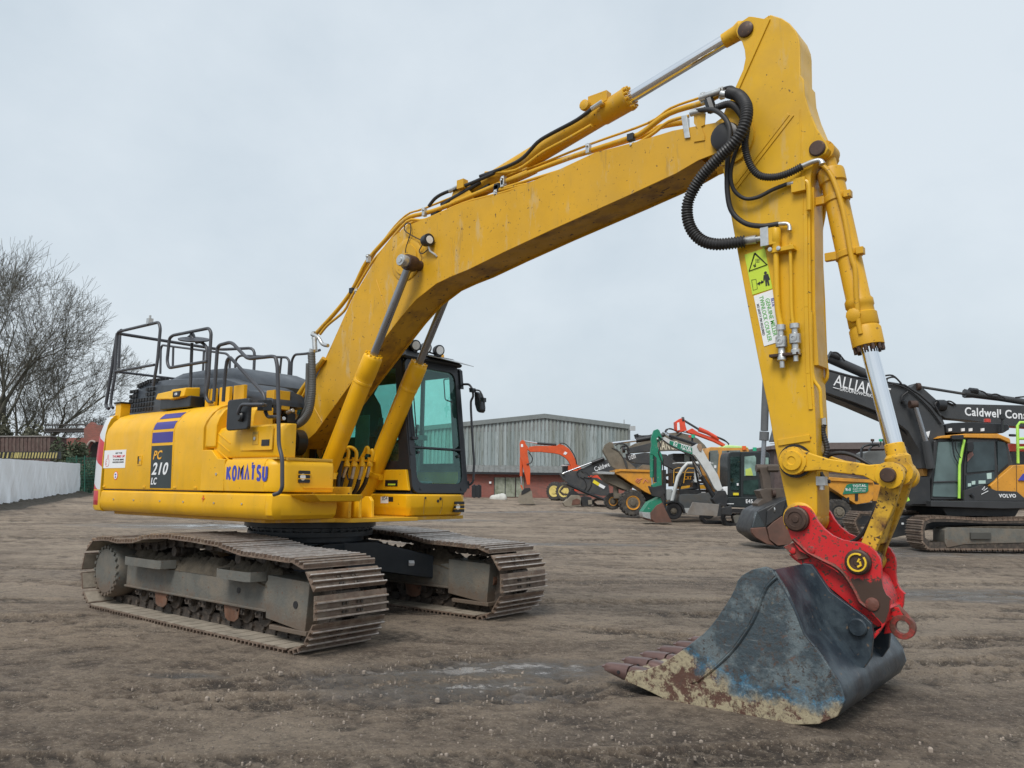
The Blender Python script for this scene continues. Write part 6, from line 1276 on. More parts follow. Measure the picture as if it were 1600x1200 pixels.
# ---- black excavator, lowered, first one (lettered boom)
B = BG('black_excavator', 'black excavator with lowered arm and white boom lettering beside the orange tractor parts', 'excavator', (900, 792), 930)
B.root['label'] = 'black excavator folded low, yellow and white stickers on its arm, left of the dumper'
ar_ = B.poly('arm', dgr, [(555, 750), (580, 738), (620, 745), (700, 720), (810, 715), (870, 760), (900, 790), (1000, 800), (1130, 870), (1150, 1010), (1050, 1010), (960, 990), (850, 960), (760, 930), (640, 850), (585, 800)], -.18, .18, k=kH)
bo_ = B.poly('boom', dgr, [(760, 720), (850, 680), (960, 620), (1090, 590), (1230, 560), (1300, 640), (1300, 700), (1150, 760), (940, 770), (860, 790), (790, 790)], .2, .55, k=kH)
B.bar('arm_cylinder', blk, [(935, 625), (1080, 570)], .10, .1, bo_, k=kH); B.bar('piston_rod', chromed, [(605, 745), (935, 620)], .045, .1, bo_, k=kH)
B.txt('Caldwell', (975, 725), (1180, 650), .26, .2, white, bo_, k=kH)
B.poly('warning_sticker', mat('sticker yellow', (.75, .62, .03), .5), [(960, 820), (1030, 865), (1010, 895), (945, 855)], -.20, -.17, ar_, 0, k=kH); B.poly('sticker', white, [(1030, 865), (1095, 900), (1075, 930), (1012, 895)], -.20, -.17, ar_, 0, k=kH)
for p in ([(780, 790), (760, 740), (800, 700), (860, 690)], [(810, 720), (870, 740), (920, 800), (930, 880), (880, 960)], [(840, 790), (900, 800), (960, 770)], [(830, 960), (870, 900), (850, 820), (800, 790)]): B.bar('hose', inkb, p, .022, -.22, ar_, 4, k=kH)
B.bar('bucket_cylinder', blk, [(640, 870), (860, 970), (1090, 1060)], .075, -.25, ar_, k=kH)
B.bar('pin', stl, [(590, 755), (612, 745)], .06, -.25, ar_, k=kH)
b1 = B.poly('bucket', bkm, [(600, 1090), (640, 1060), (700, 1000), (790, 1005), (810, 1040), (800, 1120), (720, 1140), (620, 1130)], -.6, .5, k=kH); B.poly('bucket_side', rustb, [(700, 1120), (710, 1060), (760, 1040), (800, 1060), (795, 1110)], -.63, -.59, b1, k=kH); B.poly('linkage', blkm, [(640, 1040), (670, 960), (720, 940), (800, 1000), (700, 1010)], -.2, .2, ar_, k=kH)
b2_ = B.poly('quick_hitch', blkm, [(800, 1030), (850, 1010), (930, 1030), (945, 1110), (920, 1130), (820, 1130)], -.35, .3, k=kH); B.poly('hitch_face', bkm, [(890, 1060), (935, 1060), (940, 1110), (895, 1115)], -.37, -.34, b2_, k=kH)
B.poly('house', dgr, [(1290, 560), (1700, 560), (1700, 850), (1290, 850)], 1.0, 2.6, k=kH); bg_track(B, [(940, 1080), (980, 1050), (1600, 1050), (1640, 1080), (1600, 1130), (980, 1130)], .9, .6, shoed, k=kH)
# ---- second black excavator with muddy arm end raised
kI = (930, 650, 6.667)
B = BG('black_excavator', 'black excavator with a mud-caked arm raised behind the yellow dumper', 'excavator', 34, 985)
ar_ = B.poly('arm', mudm, [(82, 355), (105, 300), (150, 268), (185, 285), (200, 330), (260, 370), (300, 440), (400, 520), (440, 560), (350, 562), (210, 552), (160, 510), (120, 430), (95, 390)], -.2, .2, k=kI)
bo_ = B.poly('boom', dgr, [(325, 390), (400, 400), (520, 380), (590, 385), (740, 400), (830, 470), (900, 560), (820, 560), (700, 500), (560, 500), (420, 490), (340, 470)], .0, .35, k=kI)
B.txt('tion', (352, 460), (425, 435), .26, .0, white, bo_, k=kI)
B.poly('arm_side', dgr, [(170, 330), (230, 345), (330, 480), (345, 560), (320, 540), (290, 440), (240, 370)], -.24, -.19, ar_, k=kI)
B.bar('piston_rod', chrome, [(180, 285), (425, 255)], .06, 0, bo_, k=kI); B.bar('arm_cylinder', blk, [(425, 255), (600, 225)], .11, 0, bo_, k=kI)
for p in ([(210, 310), (240, 290), (320, 300), (360, 360)], [(260, 340), (290, 310), (340, 330), (340, 400)], [(290, 350), (330, 350), (360, 400)]): B.bar('hose', inkb, p, .03, -.24, ar_, 4, k=kI)
B.bar('pin', blk, [(285, 350), (310, 350)], .14, -.2, bo_, k=kI)
B.poly('house', dgr, [(820, 480), (1100, 480), (1100, 620), (820, 620)], .6, 2, k=kI); bg_track(B, [(700, 640), (760, 610), (1150, 610), (1180, 640), (1150, 690), (760, 690)], .9, .6, shoed, k=kI)
# ---- third: arched muddy boom with pale lettering
B = BG('mud_caked_excavator', 'excavator with a mud-caked arched boom lettered in cream, behind the green arm', 'excavator', 37, 1060)
bo_ = B.poly('boom', mudm, [(335, 330), (420, 285), (590, 250), (690, 240), (760, 180), (860, 168), (1000, 200), (1070, 235), (1140, 300), (1190, 370), (1200, 470), (1080, 470), (1020, 400), (900, 360), (780, 360), (600, 370), (350, 390)], -.22, .22, k=kI)
B.txt('ALLIANCE', (565, 352), (860, 345), .38, -.22, mat('cream lettering', (.6, .55, .42), .6), bo_, k=kI, bold=.03)
B.poly('boom_face', dgr, [(345, 335), (500, 300), (590, 275), (590, 365), (350, 385)], -.235, -.21, bo_, k=kI)
B.bar('arm_cylinder', dgr, [(430, 225), (600, 215), (760, 190)], .09, -.1, bo_, k=kI); B.bar('cylinder_head', blk, [(425, 190), (440, 240), (430, 265)], .11, -.1, bo_, k=kI)
for p in ([(720, 190), (740, 140), (800, 140), (860, 170)], [(730, 180), (770, 130), (860, 155), (980, 175)], [(440, 200), (520, 210), (590, 195)], [(700, 240), (800, 230), (900, 170)]): B.bar('hose', inkb, p, .025, -.25, bo_, 4, k=kI)
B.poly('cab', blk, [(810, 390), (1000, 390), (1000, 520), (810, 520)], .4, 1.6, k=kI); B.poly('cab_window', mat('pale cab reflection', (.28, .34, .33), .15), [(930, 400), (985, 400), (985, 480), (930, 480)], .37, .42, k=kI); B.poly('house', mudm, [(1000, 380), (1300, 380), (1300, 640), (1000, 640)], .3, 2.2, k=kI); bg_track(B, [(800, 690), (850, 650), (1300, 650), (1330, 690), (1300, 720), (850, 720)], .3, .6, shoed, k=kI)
# ---- yellow site dumper
B = BG('site_dumper', 'orange yellow dumper with muddy skip and lugged tyres, left of the green arm', 'dumper', (989, 806), 1000)
hp = B.poly('skip', dyel, [(200, 562), (260, 556), (700, 570), (700, 800), (585, 820), (520, 790), (360, 690), (250, 615), (215, 605)], -.9, .75, k=kI)
B.poly('skip_rim', dyel, [(205, 558), (262, 552), (700, 566), (700, 590), (262, 576), (208, 590)], -.96, -.88, hp, k=kI); B.poly('skip_inside', mudm, [(60, 600), (205, 585), (240, 640), (400, 740), (340, 780), (240, 740), (130, 690), (90, 640)], -.6, .9, hp, k=kI); B.poly('skip_lip', stl, [(15, 580), (60, 578), (205, 585), (200, 610), (60, 605), (20, 600)], -.9, .9, hp, k=kI)
B.poly('skip_load', mudm, [(430, 560), (500, 505), (600, 520), (690, 560)], -.6, .4, hp, k=kI); g_ = mat('graffiti pink', (.65, .2, .2), .6); B.bar('spray_mark', g_, [(420, 680), (440, 650), (470, 670), (450, 700), (430, 690), (460, 660), (490, 650)], .012, -.92, hp, k=kI); B.bar('spray_mark', g_, [(500, 700), (520, 660), (550, 690)], .012, -.92, hp, k=kI)
B.wheel('wheel', 188, 890, 88, -.1, .5, tyre, dyel, k=kI); B.wheel('wheel', 395, 905, 138, -1.25, .55, tyre, dyel, 20, k=kI)
B.poly('axle', mudm, [(200, 800), (290, 810), (290, 860), (200, 860)], -.5, .5, k=kI); B.poly('chassis', blkm, [(480, 780), (760, 800), (760, 950), (500, 950)], -.4, .5, k=kI); B.bar('strut', mudm, [(215, 700), (215, 830)], .12, -.3, k=kI); B.wheel('wheel', 800, 905, 130, -.6, .5, tyre, dyel, 20, k=kI)
# ---- forklift
B = BG('forklift_truck', 'forklift with white overhead guard, black seat and small black wheels', 'forklift', (1053, 813.5), 1065)
body = B.poly('body', mat('forklift grey', (.10, .11, .115), .5, dirt=.3), [(880, 820), (950, 812), (1067, 815), (1120, 800), (1250, 800), (1300, 860), (1300, 1000), (1000, 1000), (900, 960), (870, 880)], -.45, .45, k=kI)
gd = offw
for t in (-.45, .45): B.bar('overhead_guard', gd, [(800, 890), (825, 780), (860, 640), (910, 550), (960, 495), (1100, 492), (1200, 495)], .07, t, body, 0, k=kI)
B.bar('overhead_guard', gd, [(960, 495), (960, 493)], .04, 0, body, k=kI); g = G(B.f).mt(gd); a = B.f.px(*S(*kI, [(830, 480)])[0], 0); b_ = B.f.px(*S(*kI, [(1200, 500)])[0], 0); g.box(a[0], b_[0], -.45, .45, b_[1], b_[1]+.04); g.build('guard_roof', body)
B.bar('rear_post', gd, [(1055, 500), (1055, 690)], .09, -.3, body, k=kI); B.poly('seat', blk, [(1020, 690), (1050, 665), (1090, 680), (1095, 760), (1010, 770), (900, 780), (900, 765), (1015, 745)], -.25, .25, body, .04, k=kI)
B.poly('bonnet', blkm, [(880, 775), (1100, 770), (1110, 815), (880, 818)], -.35, .35, body, k=kI); B.poly('step', offw, [(920, 960), (1000, 960), (960, 1010), (930, 1015)], -.5, -.3, body, k=kI)
B.wheel('wheel', 820, 990, 92, -.55, .22, rub, blk, k=kI, ribs=False, hub=.45); B.wheel('wheel', 1180, 1000, 75, -.5, .22, rub, blk, k=kI, ribs=False)
B.bar('steering_wheel', blk, [(880, 680), (925, 710)], .02, -.1, body, k=kI); B.bar('steering_column', blk, [(905, 695), (870, 790)], .03, -.1, body, k=kI)
for t in (-.25, .25): B.poly('fork', blkm, [(200, 1047), (600, 1052), (740, 1045), (740, 1060), (600, 1066), (260, 1054)], t-.06, t+.06, k=kI)
B.poly('mast', blkm, [(715, 560), (740, 560), (740, 1050), (715, 1050)], -.35, .35, k=kI); B.poly('mudguard', blkm, [(740, 900), (800, 880), (870, 890), (920, 930), (945, 1010), (925, 1015), (900, 950), (860, 905), (800, 900), (750, 920)], -.6, -.3, k=kI); B.poly('chassis_front', mat('pale grey steel', (.35, .37, .37), .6), [(735, 770), (800, 760), (800, 870), (735, 880)], -.3, .3, k=kI)
# ---- small yellow machine behind the forklift
B = BG('mini_dumper', 'small yellow tracked dumper with looped handrails behind the forklift', 'dumper', 33, 1070)
kJ = (1050, 640, 6)
b0_ = B.poly('body', mat('bright yellow machine', (.62, .33, .02), .5, dirt=.5), [(85, 722), (160, 712), (330, 708), (330, 745), (85, 745)], -.5, .5, k=kJ); B.poly('cowl', blkm, [(0, 590), (200, 600), (200, 720), (0, 720)], -.3, .5, b0_, k=kJ)
B.txt('CRT', (115, 655), (185, 655), .14, -.3, orn, b0_, k=kJ)
for p in ([(15, 690), (20, 560), (60, 545), (110, 550)], [(110, 690), (125, 580), (150, 548), (210, 550), (215, 600)], [(30, 590), (110, 590)], [(130, 590), (215, 590)]): B.bar('handrail', mat('bright yellow machine', YEL), p, .02, -.45, b0_, k=kJ)
bg_track(B, [(0, 790), (30, 760), (340, 760), (360, 790), (340, 840), (30, 840)], -.5, .3, rub, k=kJ)
# ---- white and green mini digger
B = BG('mini_excavator', 'mini digger with black cab, white boom and scratched green arm', 'excavator', (1160, 820.5), 1130)
bo_ = B.poly('boom', offw, [(-70, 255), (0, 292), (190, 350), (235, 320), (265, 325), (290, 380), (340, 470), (430, 610), (475, 740), (440, 775), (400, 740), (330, 600), (260, 490), (215, 430), (190, 415), (0, 350), (-80, 290)], -.12, .12, k=kJ)
B.poly('boom_sticker', grnp, [(-20, 290), (188, 355), (192, 420), (0, 350), (-25, 320)], -.13, -.11, bo_, 0, k=kJ); B.txt('TOTAL', (75, 362), (180, 392), .17, -.13, white, bo_, k=kJ, bold=.03); B.txt('PLANT HIRE LTD', (95, 376), (180, 403), .05, -.13, white, bo_, k=kJ)
B.txt('Rd', (10, 340), (45, 348), .14, -.13, white, bo_, k=kJ)
B.bar('arm_cylinder', blk, [(-30, 245), (100, 285), (235, 330)], .06, 0, bo_, k=kJ); B.bar('piston_rod', chrome, [(-90, 210), (-30, 243)], .035, 0, bo_, k=kJ)
B.poly('boom_head', mat('rusty bracket', (.3, .2, .13), .6), [(235, 345), (245, 320), (275, 325), (285, 350), (275, 395), (255, 385)], -.16, .16, bo_, k=kJ)
for p in ([(-130, 250), (-20, 330), (120, 405), (185, 450), (200, 520), (250, 600)], [(200, 470), (260, 560), (290, 640)]): B.bar('hose', inkb, p, .02, -.14, bo_, 4, k=kJ)
B.bar('boom_cylinder', blk, [(275, 625), (400, 830)], .085, -.02, bo_, k=kJ); B.bar('piston_rod', chrome, [(205, 480), (280, 630)], .04, -.02, bo_, k=kJ)
gr = B.poly('arm', grnp, [(595, 200), (615, 148), (650, 135), (670, 150), (695, 220), (700, 245), (650, 275), (650, 320), (690, 390), (705, 450), (690, 580), (695, 720), (600, 745), (585, 720), (640, 690), (640, 440), (600, 400), (575, 400), (590, 300), (585, 240)], -.10, .10, k=kI)
B.bar('bucket_cylinder', grnp, [(590, 400), (590, 640)], .075, -.02, gr, k=kI); B.bar('bucket_cylinder_rod', stl, [(590, 640), (598, 720)], .04, -.02, gr, k=kI); B.poly('arm_slot', blkm, [(612, 420), (636, 430), (638, 690), (612, 690)], -.115, -.09, gr, 0, k=kI); B.bar('hose', inkb, [(650, 240), (680, 300), (660, 380), (690, 470), (690, 560)], .02, -.13, gr, 4, k=kI); B.bar('pin', stl, [(640, 240), (655, 240)], .05, -.12, gr, k=kI); B.poly('link_plate', blkm, [(560, 730), (610, 740), (700, 720), (730, 800), (680, 850), (600, 830), (580, 780)], -.14, .14, gr, k=kI); B.bar('hose', inkb, [(705, 440), (715, 600), (705, 760), (740, 880)], .025, -.05, gr, k=kI)
bu = B.poly('bucket', rustb, [(498, 1060), (600, 950), (680, 895), (720, 930), (740, 1010), (760, 1060), (800, 1108), (640, 1112), (560, 1090)], -.02, .0+.75, k=kI)
B.poly('bucket_side', rustb, [(575, 1010), (640, 930), (700, 900), (735, 980), (800, 1108), (630, 1113), (580, 1070)], -.10, -.03, bu, k=kI)
B.poly('bucket_back', grnp, [(495, 995), (560, 900), (675, 845), (700, 900), (600, 980), (575, 1005), (500, 1010)], -.05, .7, bu, k=kI); B.poly('bucket_floor', stl, [(495, 1000), (575, 1005), (590, 1080), (500, 1055), (490, 1020)], -.06, .68, bu, k=kI)
cbm = mat('digger cab black', (.020, .026, .028), .4, var=.1)
cb_ = B.poly('cab', cbm, [(535, 405), (560, 395), (880, 392), (915, 410), (925, 500), (925, 820), (520, 820), (522, 450)], .1, 1.2, None, .03, k=kJ)
B.poly('front_window', limeg, [(550, 445), (635, 440), (632, 740), (620, 755), (550, 750)], .06, .095, cb_, 0, k=kJ); dr = B.poly('door', cbm, [(655, 400), (820, 400), (830, 440), (830, 820), (645, 820), (648, 440)], .0, .12, cb_, .01, k=kJ)
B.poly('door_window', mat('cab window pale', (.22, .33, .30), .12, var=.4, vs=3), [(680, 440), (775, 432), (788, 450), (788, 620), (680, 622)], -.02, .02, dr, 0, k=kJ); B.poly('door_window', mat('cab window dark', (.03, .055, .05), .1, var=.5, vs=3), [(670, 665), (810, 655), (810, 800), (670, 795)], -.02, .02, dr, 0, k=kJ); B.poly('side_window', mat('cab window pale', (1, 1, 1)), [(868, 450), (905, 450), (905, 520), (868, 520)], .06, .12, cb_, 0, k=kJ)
B.poly('interior', mat('hi-vis coat', (.45, .55, .12), .7), [(690, 560), (740, 545), (760, 618), (690, 618)], -.035, -.015, dr, 0, k=kJ); B.poly('warning_sticker', mat('sticker yellow', (.75, .62, .03), .5), [(575, 780), (625, 780), (625, 803), (575, 803)], .05, .1, cb_, 0, k=kJ); B.poly('sticker', white, [(608, 690), (624, 690), (624, 712), (608, 712)], .05, .1, cb_, 0, k=kJ)
sk_ = B.poly('skirt', cbm, [(480, 820), (900, 818), (900, 915), (800, 925), (540, 915), (480, 870)], -.1, 1.3, None, .03, k=kJ); B.txt('E45', (693, 876), (757, 876), .13, -.1, white, sk_, k=kJ, bold=.03); B.poly('trim', white, [(488, 878), (580, 880), (580, 886), (488, 886)], -.12, -.1, sk_, 0, k=kJ)
B.poly('nose', white, [(480, 740), (522, 720), (522, 800), (490, 800)], .0, .5, k=kJ); B.poly('swing_post', blkm, [(380, 840), (430, 760), (500, 760), (530, 830), (510, 910), (420, 900)], -.2, .2, k=kJ)
bl_ = B.poly('blade', mat('grey blade', (.20, .185, .17), .5, dirt=.5, var=.2), [(195, 868), (445, 888), (425, 1000), (140, 985)], -1.0, -.9, k=kJ); B.poly('blade_end', blkm, [(445, 880), (460, 875), (460, 1000), (425, 1002)], -1.0, -.75, bl_, k=kJ); B.poly('blade_arm', blkm, [(440, 930), (560, 900), (560, 990), (440, 980)], -.9, -.7, k=kJ)
bg_track(B, [(485, 1010), (510, 955), (560, 945), (920, 950), (960, 1000), (930, 1090), (560, 1092), (510, 1080)], -.55, .4, rub, k=kJ, shoes=44); B.poly('track_frame', mudst, [(570, 1000), (600, 985), (900, 985), (920, 1020), (900, 1065), (590, 1070)], -.5, -.2, k=kJ); bg_track(B, [(280, 1010), (310, 985), (700, 985), (720, 1010), (700, 1060), (310, 1060)], 1.1, .4, rub, k=kJ)
B.bar('beacon', mat('green beacon', (.03, .45, .25), .3), [(775, 355), (775, 388)], .075, .5, cb_, k=kJ); 
B = BG('beacon_pole', 'green and red beacon lamps on a bracket above the mini digger boom', 'beacon', 29, 1083)
B.bar('lamp', mat('green beacon', (.03, .45, .25), .3), [(195, 235), (195, 265)], .09, 0, k=kJ); B.bar('lamp', mat('red beacon', (.55, .06, .04), .3), [(172, 240), (172, 262)], .07, 0, k=kJ); B.bar('pole', blk, [(190, 265), (190, 400), (260, 760)], .04, 0, k=kJ)
# ---- orange/yellow wheeled excavator behind
B = BG('wheeled_excavator', 'older amber excavator with boxy cab and raised red boom behind the mini digger', 'excavator', 31.5, 1140)
amb = mat('amber paint', (.62, .30, .06), .5, var=.1, dirt=.3, dcol=(.3, .17, .08))
cb_ = B.poly('cab', amb, [(345, 365), (360, 350), (720, 362), (725, 385), (725, 720), (430, 720), (345, 620), (335, 420)], .0, 1.4, None, .03, k=kJ)
wn = mat('old cab window', (.16, .18, .17), .12, var=.4, vs=2)
B.poly('front_window', wn, [(352, 385), (430, 380), (440, 420), (425, 600), (375, 610), (350, 560)], -.03, .02, cb_, .01, k=kJ); B.poly('side_window', wn, [(470, 385), (640, 380), (640, 590), (480, 598), (458, 570)], -.03, .02, cb_, .01, k=kJ); B.bar('window_bar', blk, [(350, 400), (348, 560), (380, 608)], .03, -.04, cb_, k=kJ); B.bar('window_bar', blk, [(525, 385), (523, 590)], .03, -.04, cb_, k=kJ)
B.poly('roof', mat('lime roof', (.55, .80, .30), .5), [(485, 345), (520, 332), (700, 345), (720, 362), (480, 360)], .0, 1.3, cb_, .02, k=kJ); B.poly('tail_lamp', mat('orange beacon', (.75, .14, .03), .3), [(660, 340), (695, 340), (700, 378), (662, 380)], -.06, .1, cb_, .01, k=kJ); B.poly('sticker', white, [(395, 522), (415, 522), (415, 550), (395, 550)], -.05, -.02, cb_, 0, k=kJ)
B.poly('house', amb, [(430, 620), (900, 620), (900, 790), (430, 790)], .2, 2.2, k=kJ)
bo_ = B.poly('boom', redb, [(140, 200), (190, 175), (250, 215), (420, 275), (500, 325), (490, 345), (400, 300), (240, 240), (150, 215)], .3, .6, k=kJ)
B.poly('arm', redb, [(30, 115), (80, 82), (118, 85), (125, 140), (140, 195), (80, 210), (35, 190)], .2, .55, bo_, k=kJ); B.poly('arm_stripe', white, [(48, 125), (68, 118), (75, 190), (50, 195)], .18, .2, bo_, 0, k=kJ)
B.bar('arm_pin', dgr, [(92, 92), (112, 92)], .10, .25, bo_, k=kJ); B.bar('piston_rod', dgr, [(118, 105), (250, 185)], .045, .3, bo_, k=kJ); B.bar('arm_cylinder', redb, [(250, 183), (330, 215), (440, 275)], [.10, .085, .07], .3, bo_, k=kJ); B.bar('hose', inkb, [(420, 255), (490, 285), (535, 325)], .03, .25, bo_, 3, k=kJ); B.bar('hose', inkb, [(440, 270), (520, 310), (530, 340)], .02, .25, bo_, 3, k=kJ)
for cx in (430, 800): B.wheel('wheel', cx, 850, 80, .2, .4, tyre, amb, k=kJ)

# ---- the amber and grey excavator on the right
kK = (1280, 540, 3.75)
B = BG('amber_excavator', 'amber and charcoal crawler excavator on the right', 'excavator', (1480, 859), 1500)
B.root['label'] = 'amber and charcoal crawler excavator on the right with a lime strip down its cab'
vg = mat('charcoal boom paint', (.040, .043, .047), .42, var=.12, dirt=.2, dcol=(.08, .08, .075))
bo_ = B.poly('boom', vg, [(-60, 120), (60, 152), (200, 190), (390, 222), (500, 238), (580, 290), (650, 350), (700, 410), (735, 480), (740, 560), (720, 600), (690, 640), (660, 720), (600, 720), (590, 620), (555, 560), (520, 500), (430, 430), (340, 385), (200, 330), (60, 282), (-60, 240)], .35, .85, k=kK)
B.poly('boom_underside', blkm, [(0, 250), (60, 282), (200, 330), (340, 385), (430, 430), (520, 500), (560, 560), (590, 620), (575, 600), (530, 540), (430, 450), (200, 352), (0, 272)], .5, 1.0, bo_, k=kK)
B.txt('ALLIANCE', (82, 232), (408, 315), .29, .35, white, bo_, k=kK, bold=.0); B.txt('GROUNDWORKS & CIVILS', (118, 262), (420, 330), .085, .35, white, bo_, k=kK, bold=.0); B.bar('lettering_line', white, [(82, 246), (116, 255)], .012, .33, bo_, k=kK)
B.bar('arm_cylinder', vg, [(50, 70), (290, 175)], .13, .6, bo_, k=kK); B.bar('arm_cylinder_port', blkm, [(60, 50), (120, 70)], .09, .5, bo_, k=kK); B.bar('piston_rod', vg, [(290, 175), (390, 215)], .10, .6, bo_, k=kK)
for p in ([(80, 40), (110, 45), (150, 90)], [(370, 180), (430, 175), (480, 220)], [(380, 200), (440, 185), (490, 235)], [(400, 215), (520, 255), (640, 360), (715, 460)], [(520, 270), (485, 300), (490, 340)], [(690, 330), (680, 350), (700, 390)]): B.bar('hose', inkb, p, .022, .3, bo_, 4, k=kK)
B.bar('boom_pipe', blkm, [(-50, 118), (60, 146), (200, 184), (390, 215), (500, 232), (585, 283), (655, 343), (712, 410)], .03, .38, bo_, 0, k=kK)
B.bar('boom_lamp', blk, [(488, 320), (500, 335)], .06, .28, bo_, k=kK); B.poly('boom_sticker', white, [(620, 508), (650, 500), (640, 540)], .33, .35, bo_, 0, k=kK)
B.bar('boom_cylinder', vg, [(625, 560), (655, 720)], .11, .15, bo_, k=kK); B.bar('piston_rod', chromed, [(560, 350), (628, 570)], .065, .15, bo_, k=kK); B.bar('cylinder_pin', pinm, [(530, 345), (572, 345)], .10, .15, bo_, k=kK); B.bar('boom_cylinder', vg, [(530, 570), (600, 760)], .11, .95, bo_, k=kK); B.bar('piston_rod', chromed, [(490, 470), (530, 575)], .06, .95, bo_, k=kK)
B.poly('foot_bracket', amb, [(600, 715), (622, 695), (640, 715), (642, 765), (615, 765)], .5, .8, k=kK); B.bar('lime_strap', hivis, [(480, 630), (500, 630), (505, 690)], .03, .0, k=kK); B.bar('lime_strap', hivis, [(500, 880), (515, 910)], .07, .0, k=kK); B.bar('lime_strap', hivis, [(575, 590), (560, 640)], .03, .9, k=kK)
# its arm is behind the yellow arm; cylinder and bucket show to the left
am = B.poly('arm', vg, [(-140, 60), (-60, 90), (-90, 260), (-160, 560), (-270, 560), (-200, 300), (-180, 120)], .4, .75, k=kK)
kL = (1120, 640, 5.454)
B.bar('bucket_cylinder', mat('grey cylinder', (.10, .105, .11), .4), [(425, -330), (412, -50), (405, 180)], .10, .55, am, k=kL); B.bar('cylinder_gland', mat('grey cylinder', (.1, .1, .1)), [(405, 190), (402, 262)], .125, .55, am, k=kL); B.bar('piston_rod', chromed, [(403, 262), (392, 480)], .062, .55, am, k=kL)
mbk = mat('worn brown linkage', (.10, .078, .062), .55, var=.25, metal=.2, dirt=.4, dcol=(.06, .05, .045))
B.bar('link_pin', mbk, [(335, 500), (520, 500)], .10, .5, am, k=kL); B.poly('tipping_link', mbk, [(365, 500), (450, 500), (470, 680), (400, 690), (390, 600)], .4, .6, am, k=kL); B.poly('side_link', mbk, [(440, 480), (640, 480), (640, 520), (440, 520)], .3, .4, am, k=kL)
ht = B.poly('quick_hitch', mbk, [(360, 690), (430, 670), (590, 670), (640, 740), (480, 780), (430, 860), (360, 850), (345, 800), (390, 760)], .25, .7, k=kL); B.bar('hitch_pin', pinm, [(470, 715), (495, 715)], .10, .22, ht, k=kL)
bu = B.poly('bucket', blkm, [(350, 860), (480, 800), (620, 740), (700, 900), (690, 1100), (560, 1172), (430, 1150), (300, 1060), (290, 1010)], -.35, .95, None, .04, k=kL)
B.poly('bucket_inside', mat('shiny dark steel', (.05, .06, .065), .25, metal=.3), [(345, 870), (410, 990), (405, 1000), (300, 1010)], -.38, -.2, bu, k=kL); B.poly('bucket_side', rustb, [(430, 1010), (480, 960), (560, 905), (660, 1100), (620, 1150), (520, 1160), (450, 1110)], -.42, -.34, bu, .01, k=kL); B.poly('bucket_wear_plate', rustb, [(292, 1010), (420, 1000), (450, 1110), (500, 1162), (430, 1150), (330, 1090), (296, 1050)], -.40, -.3, bu, .02, k=kL); B.bar('bucket_bolt', stl, [(484, 852), (492, 852)], .06, -.4, bu, k=kL)
B.poly('bucket_cheek', blkm, [(430, 860), (520, 790), (600, 760), (560, 900), (470, 965), (420, 1000)], -.40, -.33, bu, .02, k=kL)
# cab
cm = mat('excavator cab charcoal', (.035, .037, .04), .4)
cb_ = B.poly('cab', cm, [(672, 560), (700, 540), (870, 520), (1100, 540), (1135, 690), (1135, 905), (655, 905)], .25, 1.35, None, .03, k=kK)
B.poly('cab_roof', dyel, [(690, 545), (720, 528), (860, 516), (1050, 516), (1120, 545), (1125, 575), (1060, 545), (860, 540)], .15, 1.4, cb_, .02, k=kK)
wg = mat('tinted windscreen', (.085, .125, .125), .08, var=.35, vs=1.2); wd_ = mat('dark side glass', (.030, .045, .050), .08, var=.5, vs=1.5)
B.poly('windscreen', wg, [(700, 565), (845, 560), (820, 890), (665, 885), (672, 800)], .22, .26, cb_, .01, k=kK); B.bar('windscreen_bar', cm, [(668, 800), (822, 795)], .02, .2, cb_, k=kK); B.bar('lime_pillar', hivis, [(850, 552), (822, 700), (820, 895)], .035, .17, cb_, k=kK)
dr = B.poly('door', cm, [(870, 545), (1030, 555), (1045, 690), (1045, 905), (850, 905), (850, 700)], .2, .26, cb_, .01, k=kK)
B.poly('door_window', wd_, [(885, 565), (1025, 560), (1030, 730), (865, 745), (868, 690)], .17, .21, dr, .005, k=kK); B.poly('door_window', wd_, [(862, 760), (1028, 740), (1030, 790), (990, 810), (860, 845)], .17, .21, dr, .005, k=kK); B.poly('rear_window', wd_, [(1045, 560), (1090, 565), (1110, 690), (1048, 745)], .2, .26, cb_, .005, k=kK)
B.poly('window_reflection', mat('brick red reflection', (.25, .12, .10), .4), [(870, 640), (895, 610), (905, 640), (870, 680)], .155, .17, dr, 0, k=kK)  # brick red patch painted on the glass as a reflection
for q in ([(895, 795), (915, 792), (915, 813), (895, 815)], [(982, 748), (1010, 745), (1010, 780), (985, 782)], [(935, 790), (975, 790), (975, 808), (935, 810)], [(872, 808), (890, 806), (890, 824), (872, 826)]): B.poly('window_sticker', mat('pale notice', (.45, .60, .56), .5), q, .155, .17, dr, 0, k=kK)
rk = B.poly('roof_rack', blk, [(740, 460), (780, 452), (900, 448), (1110, 460), (1118, 490), (1080, 512), (1000, 516), (745, 512)], .3, 1.2, cb_, .02, k=kK); B.bar('roof_beacon', mat('red beacon', (.5, .05, .03), .3), [(985, 430), (985, 450)], .08, .5, rk, k=kK); B.bar('camera_mast', blk, [(1072, 400), (1072, 510)], .03, .2, rk, k=kK); B.bar('camera', blk, [(1072, 405), (1072, 430)], .07, .2, rk, k=kK)
for q in (760, 835, 880, 950): B.poly('roof_lamp', lampm, [(q, 485), (q+18, 483), (q+18, 500), (q, 502)], .26, .3, rk, 0, k=kK)
B.poly('mirror', blk, [(868, 565), (905, 560), (910, 600), (900, 625), (870, 622)], .0, .08, cb_, .02, k=kK); B.bar('mirror_arm', blk, [(780, 540), (790, 640), (815, 690)], .014, .15, cb_, 3, k=kK); B.bar('mirror_arm', blk, [(800, 535), (800, 600), (830, 660)], .012, .15, cb_, 3, k=kK); B.poly('lamp_box', blk, [(780, 525), (850, 522), (850, 552), (780, 552)], .05, .25, cb_, .02, k=kK)
